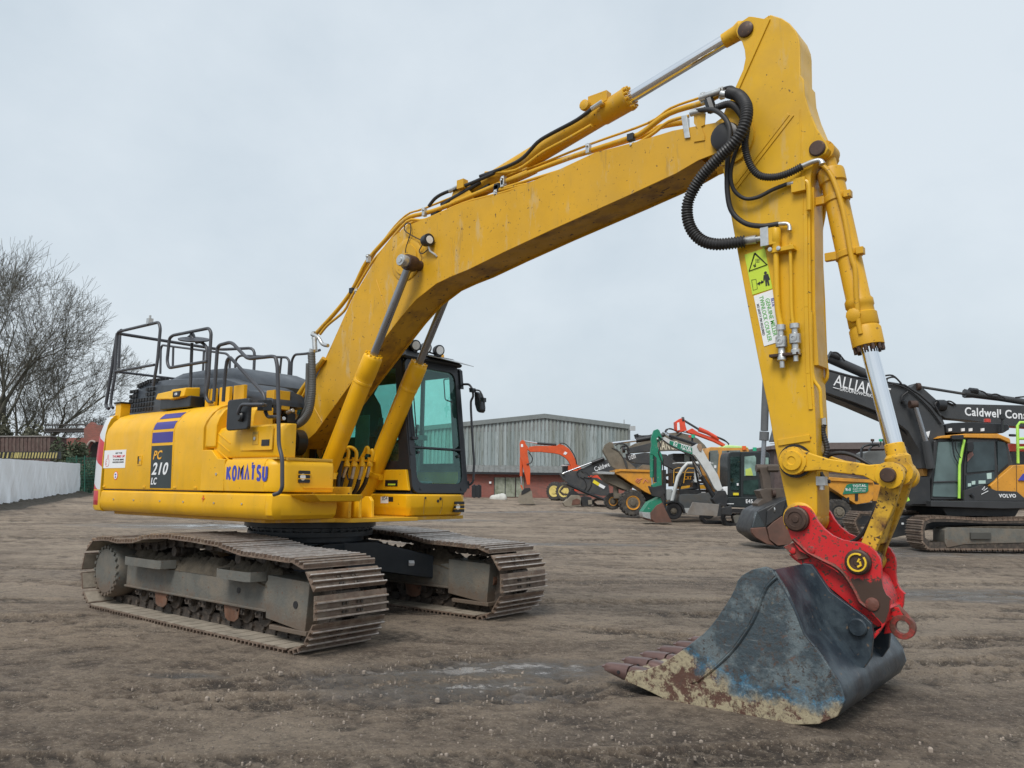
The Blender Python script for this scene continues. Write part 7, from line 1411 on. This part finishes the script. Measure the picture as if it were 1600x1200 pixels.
bd_ = B.poly('house', dyel, [(1000, 820), (1140, 700), (1400, 690), (1400, 905), (1050, 905)], .1, 2.4, None, .02, k=kK)
B.poly('lower_door', cm, [(850, 850), (950, 815), (1040, 850), (1160, 855), (1200, 890), (1400, 890), (1400, 912), (850, 912)], .04, .12, bd_, .01, k=kK)
B.txt('VOLVO', (1053, 890), (1153, 890), .085, .04, white, bd_, k=kK, bold=.04); B.bar('scrawl', white, [(955, 845), (970, 825), (965, 850), (985, 835)], .008, .03, bd_, k=kK); B.bar('scrawl', white, [(950, 872), (990, 852)], .008, .03, bd_, k=kK); B.poly('logo_patch', blu, [(1170, 790), (1200, 750), (1230, 790)], .06, .1, bd_, 0, k=kK); B.bar('door_handle', blk, [(888, 870), (900, 885)], .05, .03, bd_, k=kK)
B.bar('seam', inkb, [(1045, 700), (1048, 900)], .006, .095, bd_, k=kK); B.bar('seam', inkb, [(1155, 700), (1158, 900)], .006, .095, bd_, k=kK)
B.poly('base_frame', cm, [(655, 908), (1400, 915), (1400, 950), (1080, 958), (655, 945)], -.0, 2.4, None, .02, k=kK); B.poly('swing_ring', blkm, [(720, 950), (1180, 950), (1150, 1000), (750, 1000)], .3, 2.2, k=kK)
B.poly('boom_side_gear', blkm, [(525, 830), (560, 800), (590, 770), (650, 770), (655, 930), (520, 930)], .2, 1.0, k=kK); B.poly('under_frame', blkm, [(420, 1020), (520, 1000), (700, 1000), (1400, 1010), (1400, 1060), (640, 1080), (420, 1130)], .6, 1.6, k=kK); B.poly('tag', white, [(483, 1038), (498, 1038), (498, 1050), (483, 1050)], .58, .6, k=kK)
bg_track(B, [(600, 1080), (610, 1030), (650, 1010), (760, 1010), (1000, 1025), (1400, 1015), (1400, 1195), (640, 1192), (605, 1150)], -.7, .7, shoe, k=kK, shoes=62, inner=shoed); tf = B.poly('track_frame', mudst, [(735, 1080), (760, 1065), (1400, 1080), (1400, 1150), (850, 1165), (750, 1185), (735, 1150)], -.72, -.2, k=kK); B.poly('frame_box', mat('grey grime', (.07, .068, .06), .6), [(890, 1095), (1010, 1095), (1010, 1135), (890, 1135)], -.78, -.7, tf, k=kK); B.poly('mud_shelf', mud, [(800, 1065), (1000, 1058), (1400, 1060), (1400, 1085), (800, 1080)], -.68, .0, tf, .02, k=kK)
for q in range(5): B.bar('track_roller', shoed, [(905+q*75, 1165), (935+q*75, 1165)], .12, -.55, tf, k=kK)
bg_track(B, [(205, 1030), (240, 980), (300, 985), (700, 975), (715, 1000), (690, 1040), (430, 1100), (240, 1110)], 1.6, .7, shoe, k=kK, shoes=40, inner=shoed)
for p in ([(1165, 690), (1162, 470), (1175, 450), (1320, 450)], [(1165, 600), (1320, 600)], [(1162, 545), (1320, 545)]): B.bar('safety_rail', hivis, p, .035, .4, k=kK)
B.bar('wing_mirror', blk, [(1132, 520), (1132, 532)], .08, .2, k=kK)
# ---- second charcoal excavator behind on the right
B = BG('charcoal_excavator', 'charcoal excavator at the far right edge, its white-lettered boom level above the amber cab', 'excavator', 25, 1560)
bo_ = B.poly('boom', vg, [(680, 345), (720, 330), (800, 342), (1300, 352), (1500, 380), (1500, 500), (1100, 470), (860, 435), (740, 425), (690, 390)], -.25, .25, k=kK)
B.txt('Caldwell Construction', (853, 408), (1420, 445), .26, -.25, white, bo_, k=kK, bold=.03)
B.poly('arm', vg, [(540, 245), (560, 222), (585, 220), (605, 245), (690, 320), (720, 420), (760, 520), (700, 520), (640, 400)], -.2, .2, bo_, k=kK); B.bar('arm_pin', blk, [(690, 350), (735, 350)], .18, -.3, bo_, k=kK); B.bar('arm_pin', pinm, [(570, 240), (590, 240)], .12, -.22, bo_, k=kK)
B.bar('piston_rod', dgr, [(600, 243), (850, 283)], .045, 0, bo_, k=kK); B.bar('arm_cylinder', vg, [(850, 280), (900, 285), (1060, 308), (1300, 345)], [.15, .12, .10, .11], 0, bo_, k=kK); B.bar('cylinder_port', blk, [(880, 265), (925, 270)], .11, -.05, bo_, k=kK)
for p in ([(900, 258), (960, 270), (1000, 295), (1080, 300)], [(1000, 290), (1040, 285), (1090, 310)], [(1150, 305), (1220, 300), (1300, 320)], [(680, 370), (680, 335), (740, 330), (790, 350)], [(700, 345), (760, 325), (800, 345)]): B.bar('hose', inkb, p, .025, -.28, bo_, 4, k=kK)
B.poly('house', redb, [(1120, 575), (1400, 575), (1400, 620), (1120, 620)], .8, 2.4, k=kK); B.poly('lower_house', dgr, [(1130, 620), (1500, 620), (1500, 930), (1130, 930)], .8, 2.4, k=kK); bg_track(B, [(1100, 990), (1140, 950), (1500, 950), (1530, 990), (1500, 1060), (1140, 1060)], .5, .6, shoed, k=kK)
# ---- second dumper with green sign, roll frames, long brown shed
B = BG('site_dumper', 'yellow dumper with a green sign on its skip, seen past the red coupler', 'dumper', (1311, 822), 1330)
sk_ = B.poly('skip', dyel, [(940, 620), (960, 575), (1330, 600), (1345, 640), (1330, 760), (1300, 790), (1190, 808), (1080, 740), (960, 660)], -.5, .8, k=kL); B.poly('skip_rim', dyel, [(940, 575), (1330, 598), (1335, 625), (940, 605)], -.57, -.48, sk_, k=kL); B.poly('skip_inside', mudm, [(930, 545), (1100, 560), (1260, 590), (940, 580)], -.2, .6, sk_, k=kL)
sg = B.poly('sign', grnp, [(1075, 722), (1085, 690), (1110, 640), (1140, 632), (1292, 625), (1292, 690), (1275, 706)], -.53, -.49, sk_, 0, k=kL); B.txt('TOTAL', (1158, 663), (1275, 658), .09, -.53, white, sg, k=kL, bold=.03); B.txt('PLANT HIRE LTD', (1160, 682), (1272, 678), .035, -.53, white, sg, k=kL); B.txt('01384 277 5262', (1160, 700), (1268, 696), .035, -.53, white, sg, k=kL); B.txt('Rd', (1100, 694), (1140, 690), .10, -.53, white, sg, k=kL)
B.txt('M', (1070, 790), (1130, 790), .17, -.50, blk, sk_, k=kL, bold=.06); B.poly('logo_bar', blk, [(1178, 716), (1205, 716), (1203, 778), (1178, 778)], -.52, -.49, sk_, 0, k=kL)
B.wheel('wheel', 1045, 875, 112, -.6, .5, tyre, blkm, 20, k=kL); B.poly('chassis', blkm, [(960, 690), (1190, 812), (1330, 790), (1330, 980), (1050, 980), (960, 800)], -.1, .6, k=kL); B.poly('rear_body', dyel, [(1330, 640), (1420, 640), (1420, 780), (1330, 780)], .2, .9, k=kL)
# roll frame and cover
for x0_ in (0, 48): B.bar('roll_frame', blk, [(245+x0_, 700), (248+x0_, 605), (262+x0_, 588), (300+x0_, 580), (350, 580+x0_*.3)], .045, .1+x0_*.01, k=kK)
cv = B.poly('canopy', mat('grey canopy', (.13, .14, .14), .5), [(270, 628), (290, 618), (400, 615), (420, 640), (410, 700), (270, 700)], .4, 1.2, k=kK)
for q in ((312, 0), (360, 1), (378, 0)): B.bar('beacon', mat('green beacon', (.03, .45, .25), .3) if q[1] else pinm, [(q[0], 548), (q[0], 562)], .065, .5, cv, k=kK); B.bar('beacon_stem', blk, [(q[0], 562), (q[0], 585)], .02, .5, cv, k=kK)
B = BG('long_shed', 'long low brown shed on the horizon behind the right hand machines', 'shed', 75, 1360)
B.poly('wall', mat('brown cladding', (.085, .062, .060), .8, var=.2, streak=.5), [(1210, 699), (1560, 690), (1640, 700), (1640, 775), (1210, 775)], 0, 12, k=None); B.poly('roof', mat('brown shed roof', (.13, .105, .10), .7), [(1205, 697), (1230, 692), (1400, 691), (1650, 694), (1650, 701), (1205, 702)], -.4, 12.3)
B.poly('ridge', stl, [(1205, 692.5), (1400, 690.5), (1400, 691.5), (1205, 693.5)], -.2, .2)
B = BG('site_machine', 'charcoal machine body behind the amber excavator boom', 'dumper', 30, 1440); B.root['label'] = 'dark low machine with boxy bonnet behind the amber excavator boom'
B.poly('body', blkm, [(1390, 712), (1470, 705), (1475, 800), (1390, 800)], 0, 1.5, None, .05); B.poly('bonnet', dgr, [(1400, 700), (1450, 695), (1455, 712), (1398, 714)], .2, 1.2, None, .05); B.wheel('wheel', 1415, 800, 18, -.1, .4, tyre, blkm); B.wheel('wheel', 1460, 800, 18, -.1, .4, tyre, blkm)

# ---- left side: white sheeting fence, mesh fence, barrier, sheds, brick arch, trees
p0, p1 = ground_at(-160, 822), ground_at(121, 772.5)
ax_ = Vector((p1.x-p0.x, p1.y-p0.y, 0)); Ln = ax_.length; ax_.normalize(); nf = Vector((-ax_.y, ax_.x, 0)); nf = -nf if nf.dot(CAMP-p0) > 0 else nf
FW = Fr((p0.x, p0.y, 0), ax_, nf); hf = 2.15
g = G(FW).mt(mat('white sheeting', (.86, .88, .90), .42, var=.03, bump=.15, bs=3)); vs, fs = [], []; nx, nz_ = 700, 18
for i in range(nx+1):
    for j in range(nz_+1):
        s = Ln*i/nx; v = j/nz_; wp_ = FW.w((s, 0, 0)); gz = gh(wp_.x, wp_.y)
        fold = .14*noise.noise((s*.8+v*1.2, v*.7, 0))+.11*(.5-abs(noise.noise((s*1.9-v*2.4, v*.8, 4))))+.05*(.4-abs(noise.noise((s*5+v*4, v*1.6, 4)))); vs.append((s, fold*(1-.6*v)-(.12*(1-v)), gz+.10+v*(hf-.1)+.03*noise.noise((s*.7, 0, 9))*v))
for i in range(nx):
    for j in range(nz_): k = i*(nz_+1)+j; fs.append((k, k+nz_+1, k+nz_+2, k+1))
g.add(vs, fs); FT = thing('sheeted_fence', 'long fence wrapped in creased white plastic sheeting at the left edge', 'fence', tuple(FW.w((Ln/2, 0, gh(*FW.w((Ln/2, 0, 0)).xy)))))
g.build('sheeting', FT, smooth=70)
s = 0
while s < Ln+.1:
    wp_ = FW.w((s, .06, 0)); G(FW).mt(stl).box(s-.03, s+.03, .05, .11, gh(wp_.x, wp_.y), gh(wp_.x, wp_.y)+hf).build('post', FT); s += 2.6
g = G(FW).mt(mud); vs, fs = [], []; nx = 300
for i in range(nx+1):
    s = Ln*1.03*i/nx
    for j in range(7):
        wp_ = FW.w((s, 0, 0)); t = -.9+j*.28; h = .26*math.sin(math.pi*j/6)*(.6+.8*abs(noise.noise((s*1.3, j*.4, 2)))+.4*noise.noise((s*6, j, 2))); vs.append((s, t, gh(wp_.x, wp_.y)-.02+h))
for i in range(nx):
    for j in range(6): k = i*7+j; fs.append((k, k+7, k+8, k+1))
g.add(vs, fs); o = g.build('mud_bank', smooth=60); o['kind'] = 'structure'
# green mesh fence
B = BG('mesh_fence', 'green welded mesh fence in front of ivy and brick arch', 'fence', 56, 140)
gm = mat('green fence paint', (.012, .09, .06), .5); g = G(B.f).mt(gm); a, b_ = B.f.px(100, 760)[0], B.f.px(300, 760)[0]; zt_ = B.f.px(130, 714)[1]; x = a
while x < b_: g.box(x, x+.02, 0, .02, B.gz, zt_); x += .10
z = B.gz+.1
while z < zt_: g.box(a, b_, -.01, .0, z, z+.02); z += .2
g.build('mesh', B.root)
for q in (119, 132, 152, 175): B.poly('post', gm, [(q-.8, 712), (q+.8, 712), (q+.8, 769), (q-.8, 769)], -.06, .02)
# striped barrier
B = BG('striped_barrier', 'black and yellow striped height barrier above the white sheeting', 'barrier', 57, 60)
cols = [blk, mat('faded barrier yellow', (.42, .36, .14), .7, var=.2, dirt=.5, dcol=(.12, .12, .07))]
B.poly('beam', blk, [(-40, 706), (92, 705.5), (92, 717), (-40, 718)], 0, .3)
for k in range(26):
    x = -30+k*(4.6 if k > 9 else 6.5)
    if x > 88: break
    B.poly('stripe', cols[1], [(x+2.5, 707), (x+4.9, 707), (x+3, 716), (x+.6, 716)], -.02, .0, bevel=0)
# container/shed and wall behind
B = BG('rusty_container', 'long rust-brown steel container under the trees at the left edge', 'container', 66, 30)
cn = mat('rust brown container', (.10, .065, .058), .8, var=.25, dirt=.5, dcol=(.16, .13, .11), streak=.7)
c0_ = B.poly('container_wall', cn, [(-90, 683), (78, 682), (78, 770), (-90, 775)], 0, 2.5); B.poly('roof_edge', mat('grey edge', (.2, .19, .18), .7), [(-90, 681), (79, 680.5), (79, 682.5), (-90, 683)], -.1, 2.6, c0_)
for q in range(-80, 78, 6): B.poly('rib', cn, [(q, 684), (q+2.2, 684), (q+2.2, 770), (q, 770)], -.06, 0, c0_, 0)
B = BG('brick_arch_wall', 'weathered red brick wall with an arched opening behind the mesh fence', 'wall', 70, 150)
bw = brk
pts = [(131, 670), (138, 662), (144, 660), (150, 664), (175, 664), (260, 668), (260, 780), (131, 780)]
B.poly('pier', bw, [(131, 670), (138, 662), (143, 659), (147, 663), (147, 690), (141, 690), (136, 698), (134, 715), (133, 775), (131, 775)], 0, .6, bevel=0); B.poly('wall', bw, [(147, 664), (260, 668), (260, 780), (200, 780), (175, 700), (160, 690), (147, 690)], .0, .6, bevel=0)
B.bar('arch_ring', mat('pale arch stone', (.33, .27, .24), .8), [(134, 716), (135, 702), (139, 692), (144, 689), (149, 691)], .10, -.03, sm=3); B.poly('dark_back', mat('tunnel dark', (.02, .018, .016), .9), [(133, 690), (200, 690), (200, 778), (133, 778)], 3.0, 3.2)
B.poly('side_wall', bw, [(75, 684), (131, 684), (131, 775), (75, 775)], .6, 1.2, bevel=0)
B = BG('steel_gantry', 'dark steel beams of an old footbridge in front of the trees', 'gantry', 72, 105)
for y_ in (664, 671, 674.5): B.bar('beam', mat('dark steel beam', (.05, .045, .042), .7), [(70, y_), (144, y_-.5)], .11 if y_ > 670 else .07, 0)
for x_ in (85, 100, 118, 133): B.bar('brace', mat('dark steel beam', (.05, .045, .042)), [(x_, 664), (x_+4, 674)], .06, 0)
# ivy and bushes
def leafy(name, label, cx, cy, wpx, hpx, D_, m_, seed, nleaf=2600, ls=.12, depth=2.0):
    B = BG(name, label, 'bush', D_, cx); random.seed(seed); g = G(B.f).mt(m_); cs = [(random.gauss(0, .38), random.gauss(0, .4), random.uniform(.1, .8), random.uniform(.22, .42)) for _ in range(16)]
    W2 = (B.f.px(cx+wpx/2, cy)[0]-B.f.px(cx-wpx/2, cy)[0])/2; c0 = B.f.px(cx, cy)[0]; H2 = B.f.px(cx, cy-hpx)[1]-B.gz
    for i in range(nleaf):
        a, b_, c_, r_ = random.choice(cs); q = Vector((random.gauss(0, 1), random.gauss(0, 1), random.gauss(0, 1))).normalized()*r_*random.random()**.4
        p = Vector((c0+(a+q.x)*W2, (b_+q.y)*depth, B.gz+max(.02, (c_+q.z*.7))*H2)); n1 = Vector((random.gauss(0, 1), random.gauss(0, 1), random.gauss(0, 1))).normalized()*ls*random.uniform(.5, 1.3); n2 = n1.orthogonal().normalized()*ls*.6
        g.add([p-n1, p+n2, p+n1, p-n2], [(0, 1, 2, 3)])
    g.build('foliage', B.root, smooth=180)
    G(B.f).mt(bark).tube([(c0, 0, B.gz-.1), (c0+.1, 0, B.gz+H2*.6)], [.09, .03], 6).build('stem', B.root)
bark = mat('grey green bark', (.085, .078, .062), .9, var=.3, vs=1.5, dirt=.5, dcol=(.07, .08, .05), ds=.8)
ivy = mat('ivy leaves', (.055, .070, .035), .7, var=.35, vs=1.2); ivy2 = mat('dry bush leaves', (.095, .095, .062), .8, var=.3, vs=1.2)
leafy('ivy_bush', 'green ivy clump growing over the wall beside the brick arch', 100, 770, 62, 90, 64, ivy, 1); leafy('ivy_bush', 'grey green brambles above the rusty container', 40, 770, 70, 125, 74, ivy2, 2, 3000, .16, 3); leafy('ivy_bush', 'dark green undergrowth behind the mesh fence posts', 140, 770, 50, 52, 60, ivy, 3, 1800); leafy('ivy_bush', 'dull green thicket at the far left edge of the yard', -15, 775, 60, 130, 76, ivy2, 4, 2600, .16, 3)
# bare winter trees
def tree(name, label, cx, top, D_, seed, spread=.5, lean=0, lv=7, r0=.42, col=None, forks=3):
    B = BG(name, label, 'tree', D_, cx, 'bare winter trees behind the yard'); random.seed(seed); H_ = B.f.px(cx, top)[1]-B.gz
    tr, tw = G(B.f).mt(bark), G(B.f).mt(twg); c0 = B.f.px(cx, 770)[0]; cnt = [0]
    def grow(p, d, ln, r, k):
        pts = [p]; r = max(r, .012); rr = [r]; q = p.copy(); dd = d.copy(); ns = 3 if k < 5 else 2
        for i in range(ns):
            dd = (dd+Vector((random.gauss(0, .13), random.gauss(0, .13), random.gauss(.03, .07)))).normalized(); q = q+dd*ln/ns; pts.append(q.copy()); rr.append(max(.012, r*(1-.38*(i+1)/ns)))
        (tr if k < 3 else tw).tube([tuple(x) for x in pts], rr, 7 if k < 2 else (4 if k < 4 else 3), cap=False); cnt[0] += 1
        if k >= lv or cnt[0] > 20000: return
        nb = 2 if random.random() < .62 else 3
        for i in range(nb):
            sp_ = random.uniform(.25, .62)*(1 if i else .55)*(.8+spread*.5); az = random.uniform(0, 6.283); o = dd.orthogonal().normalized(); o.rotate(Matrix.Rotation(az, 3, dd)); nd = (dd*math.cos(sp_)+o*math.sin(sp_)); nd.z += .10; nd.normalize()
            grow(pts[-1], nd, ln*random.uniform(.70, .86), rr[-1]*random.uniform(.62, .8) if i else rr[-1]*.85, k+1)
        if k >= 2:
            for i in range(2):
                az = random.uniform(0, 6.283); o = dd.orthogonal().normalized(); o.rotate(Matrix.Rotation(az, 3, dd)); nd = (dd*.6+o*.8).normalized(); grow(pts[len(pts)//2], nd, ln*random.uniform(.4, .6), rr[-1]*.45, max(k+2, 5))
    base = Vector((c0, 0, B.gz-.2)); L0 = H_*.225
    for i in range(forks):
        grow(base+Vector((random.uniform(-.3, .3)*i, random.uniform(-.3, .3)*i, 0)), Vector((lean+random.uniform(-.32, .32)*(1 if i else .4), random.uniform(-.3, .3), 1)).normalized(), L0*random.uniform(.85, 1.05), r0*(1 if i == 0 else .75), 0)
    tr.build('trunk', B.root, smooth=60); tw.build('crown', B.root, smooth=60)
twg = mat('bare twigs', (.085, .080, .062), .9, var=.3, vs=.6)
tree('bare_tree', 'tallest bare tree, half cut off by the left edge of the view', -22, 335, 78, 21, .6, lean=.10, forks=3, r0=.5)
tree('bare_tree', 'bare tree with a mossy trunk rising above the container', 40, 440, 82, 5, .7, forks=3)
tree('bare_tree', 'bare tree rising over the brick arch, nearest the handrails', 88, 545, 80, 9, .7, lean=.02, lv=6, forks=3, r0=.33)
tree('bare_tree', 'small bare tree low behind the excavator counterweight', 140, 625, 88, 14, .8, lv=6, forks=3, r0=.25)
tree('bare_tree', 'slender bare tree between the two largest ones', 22, 500, 90, 33, .7, lv=7, forks=2, r0=.3)
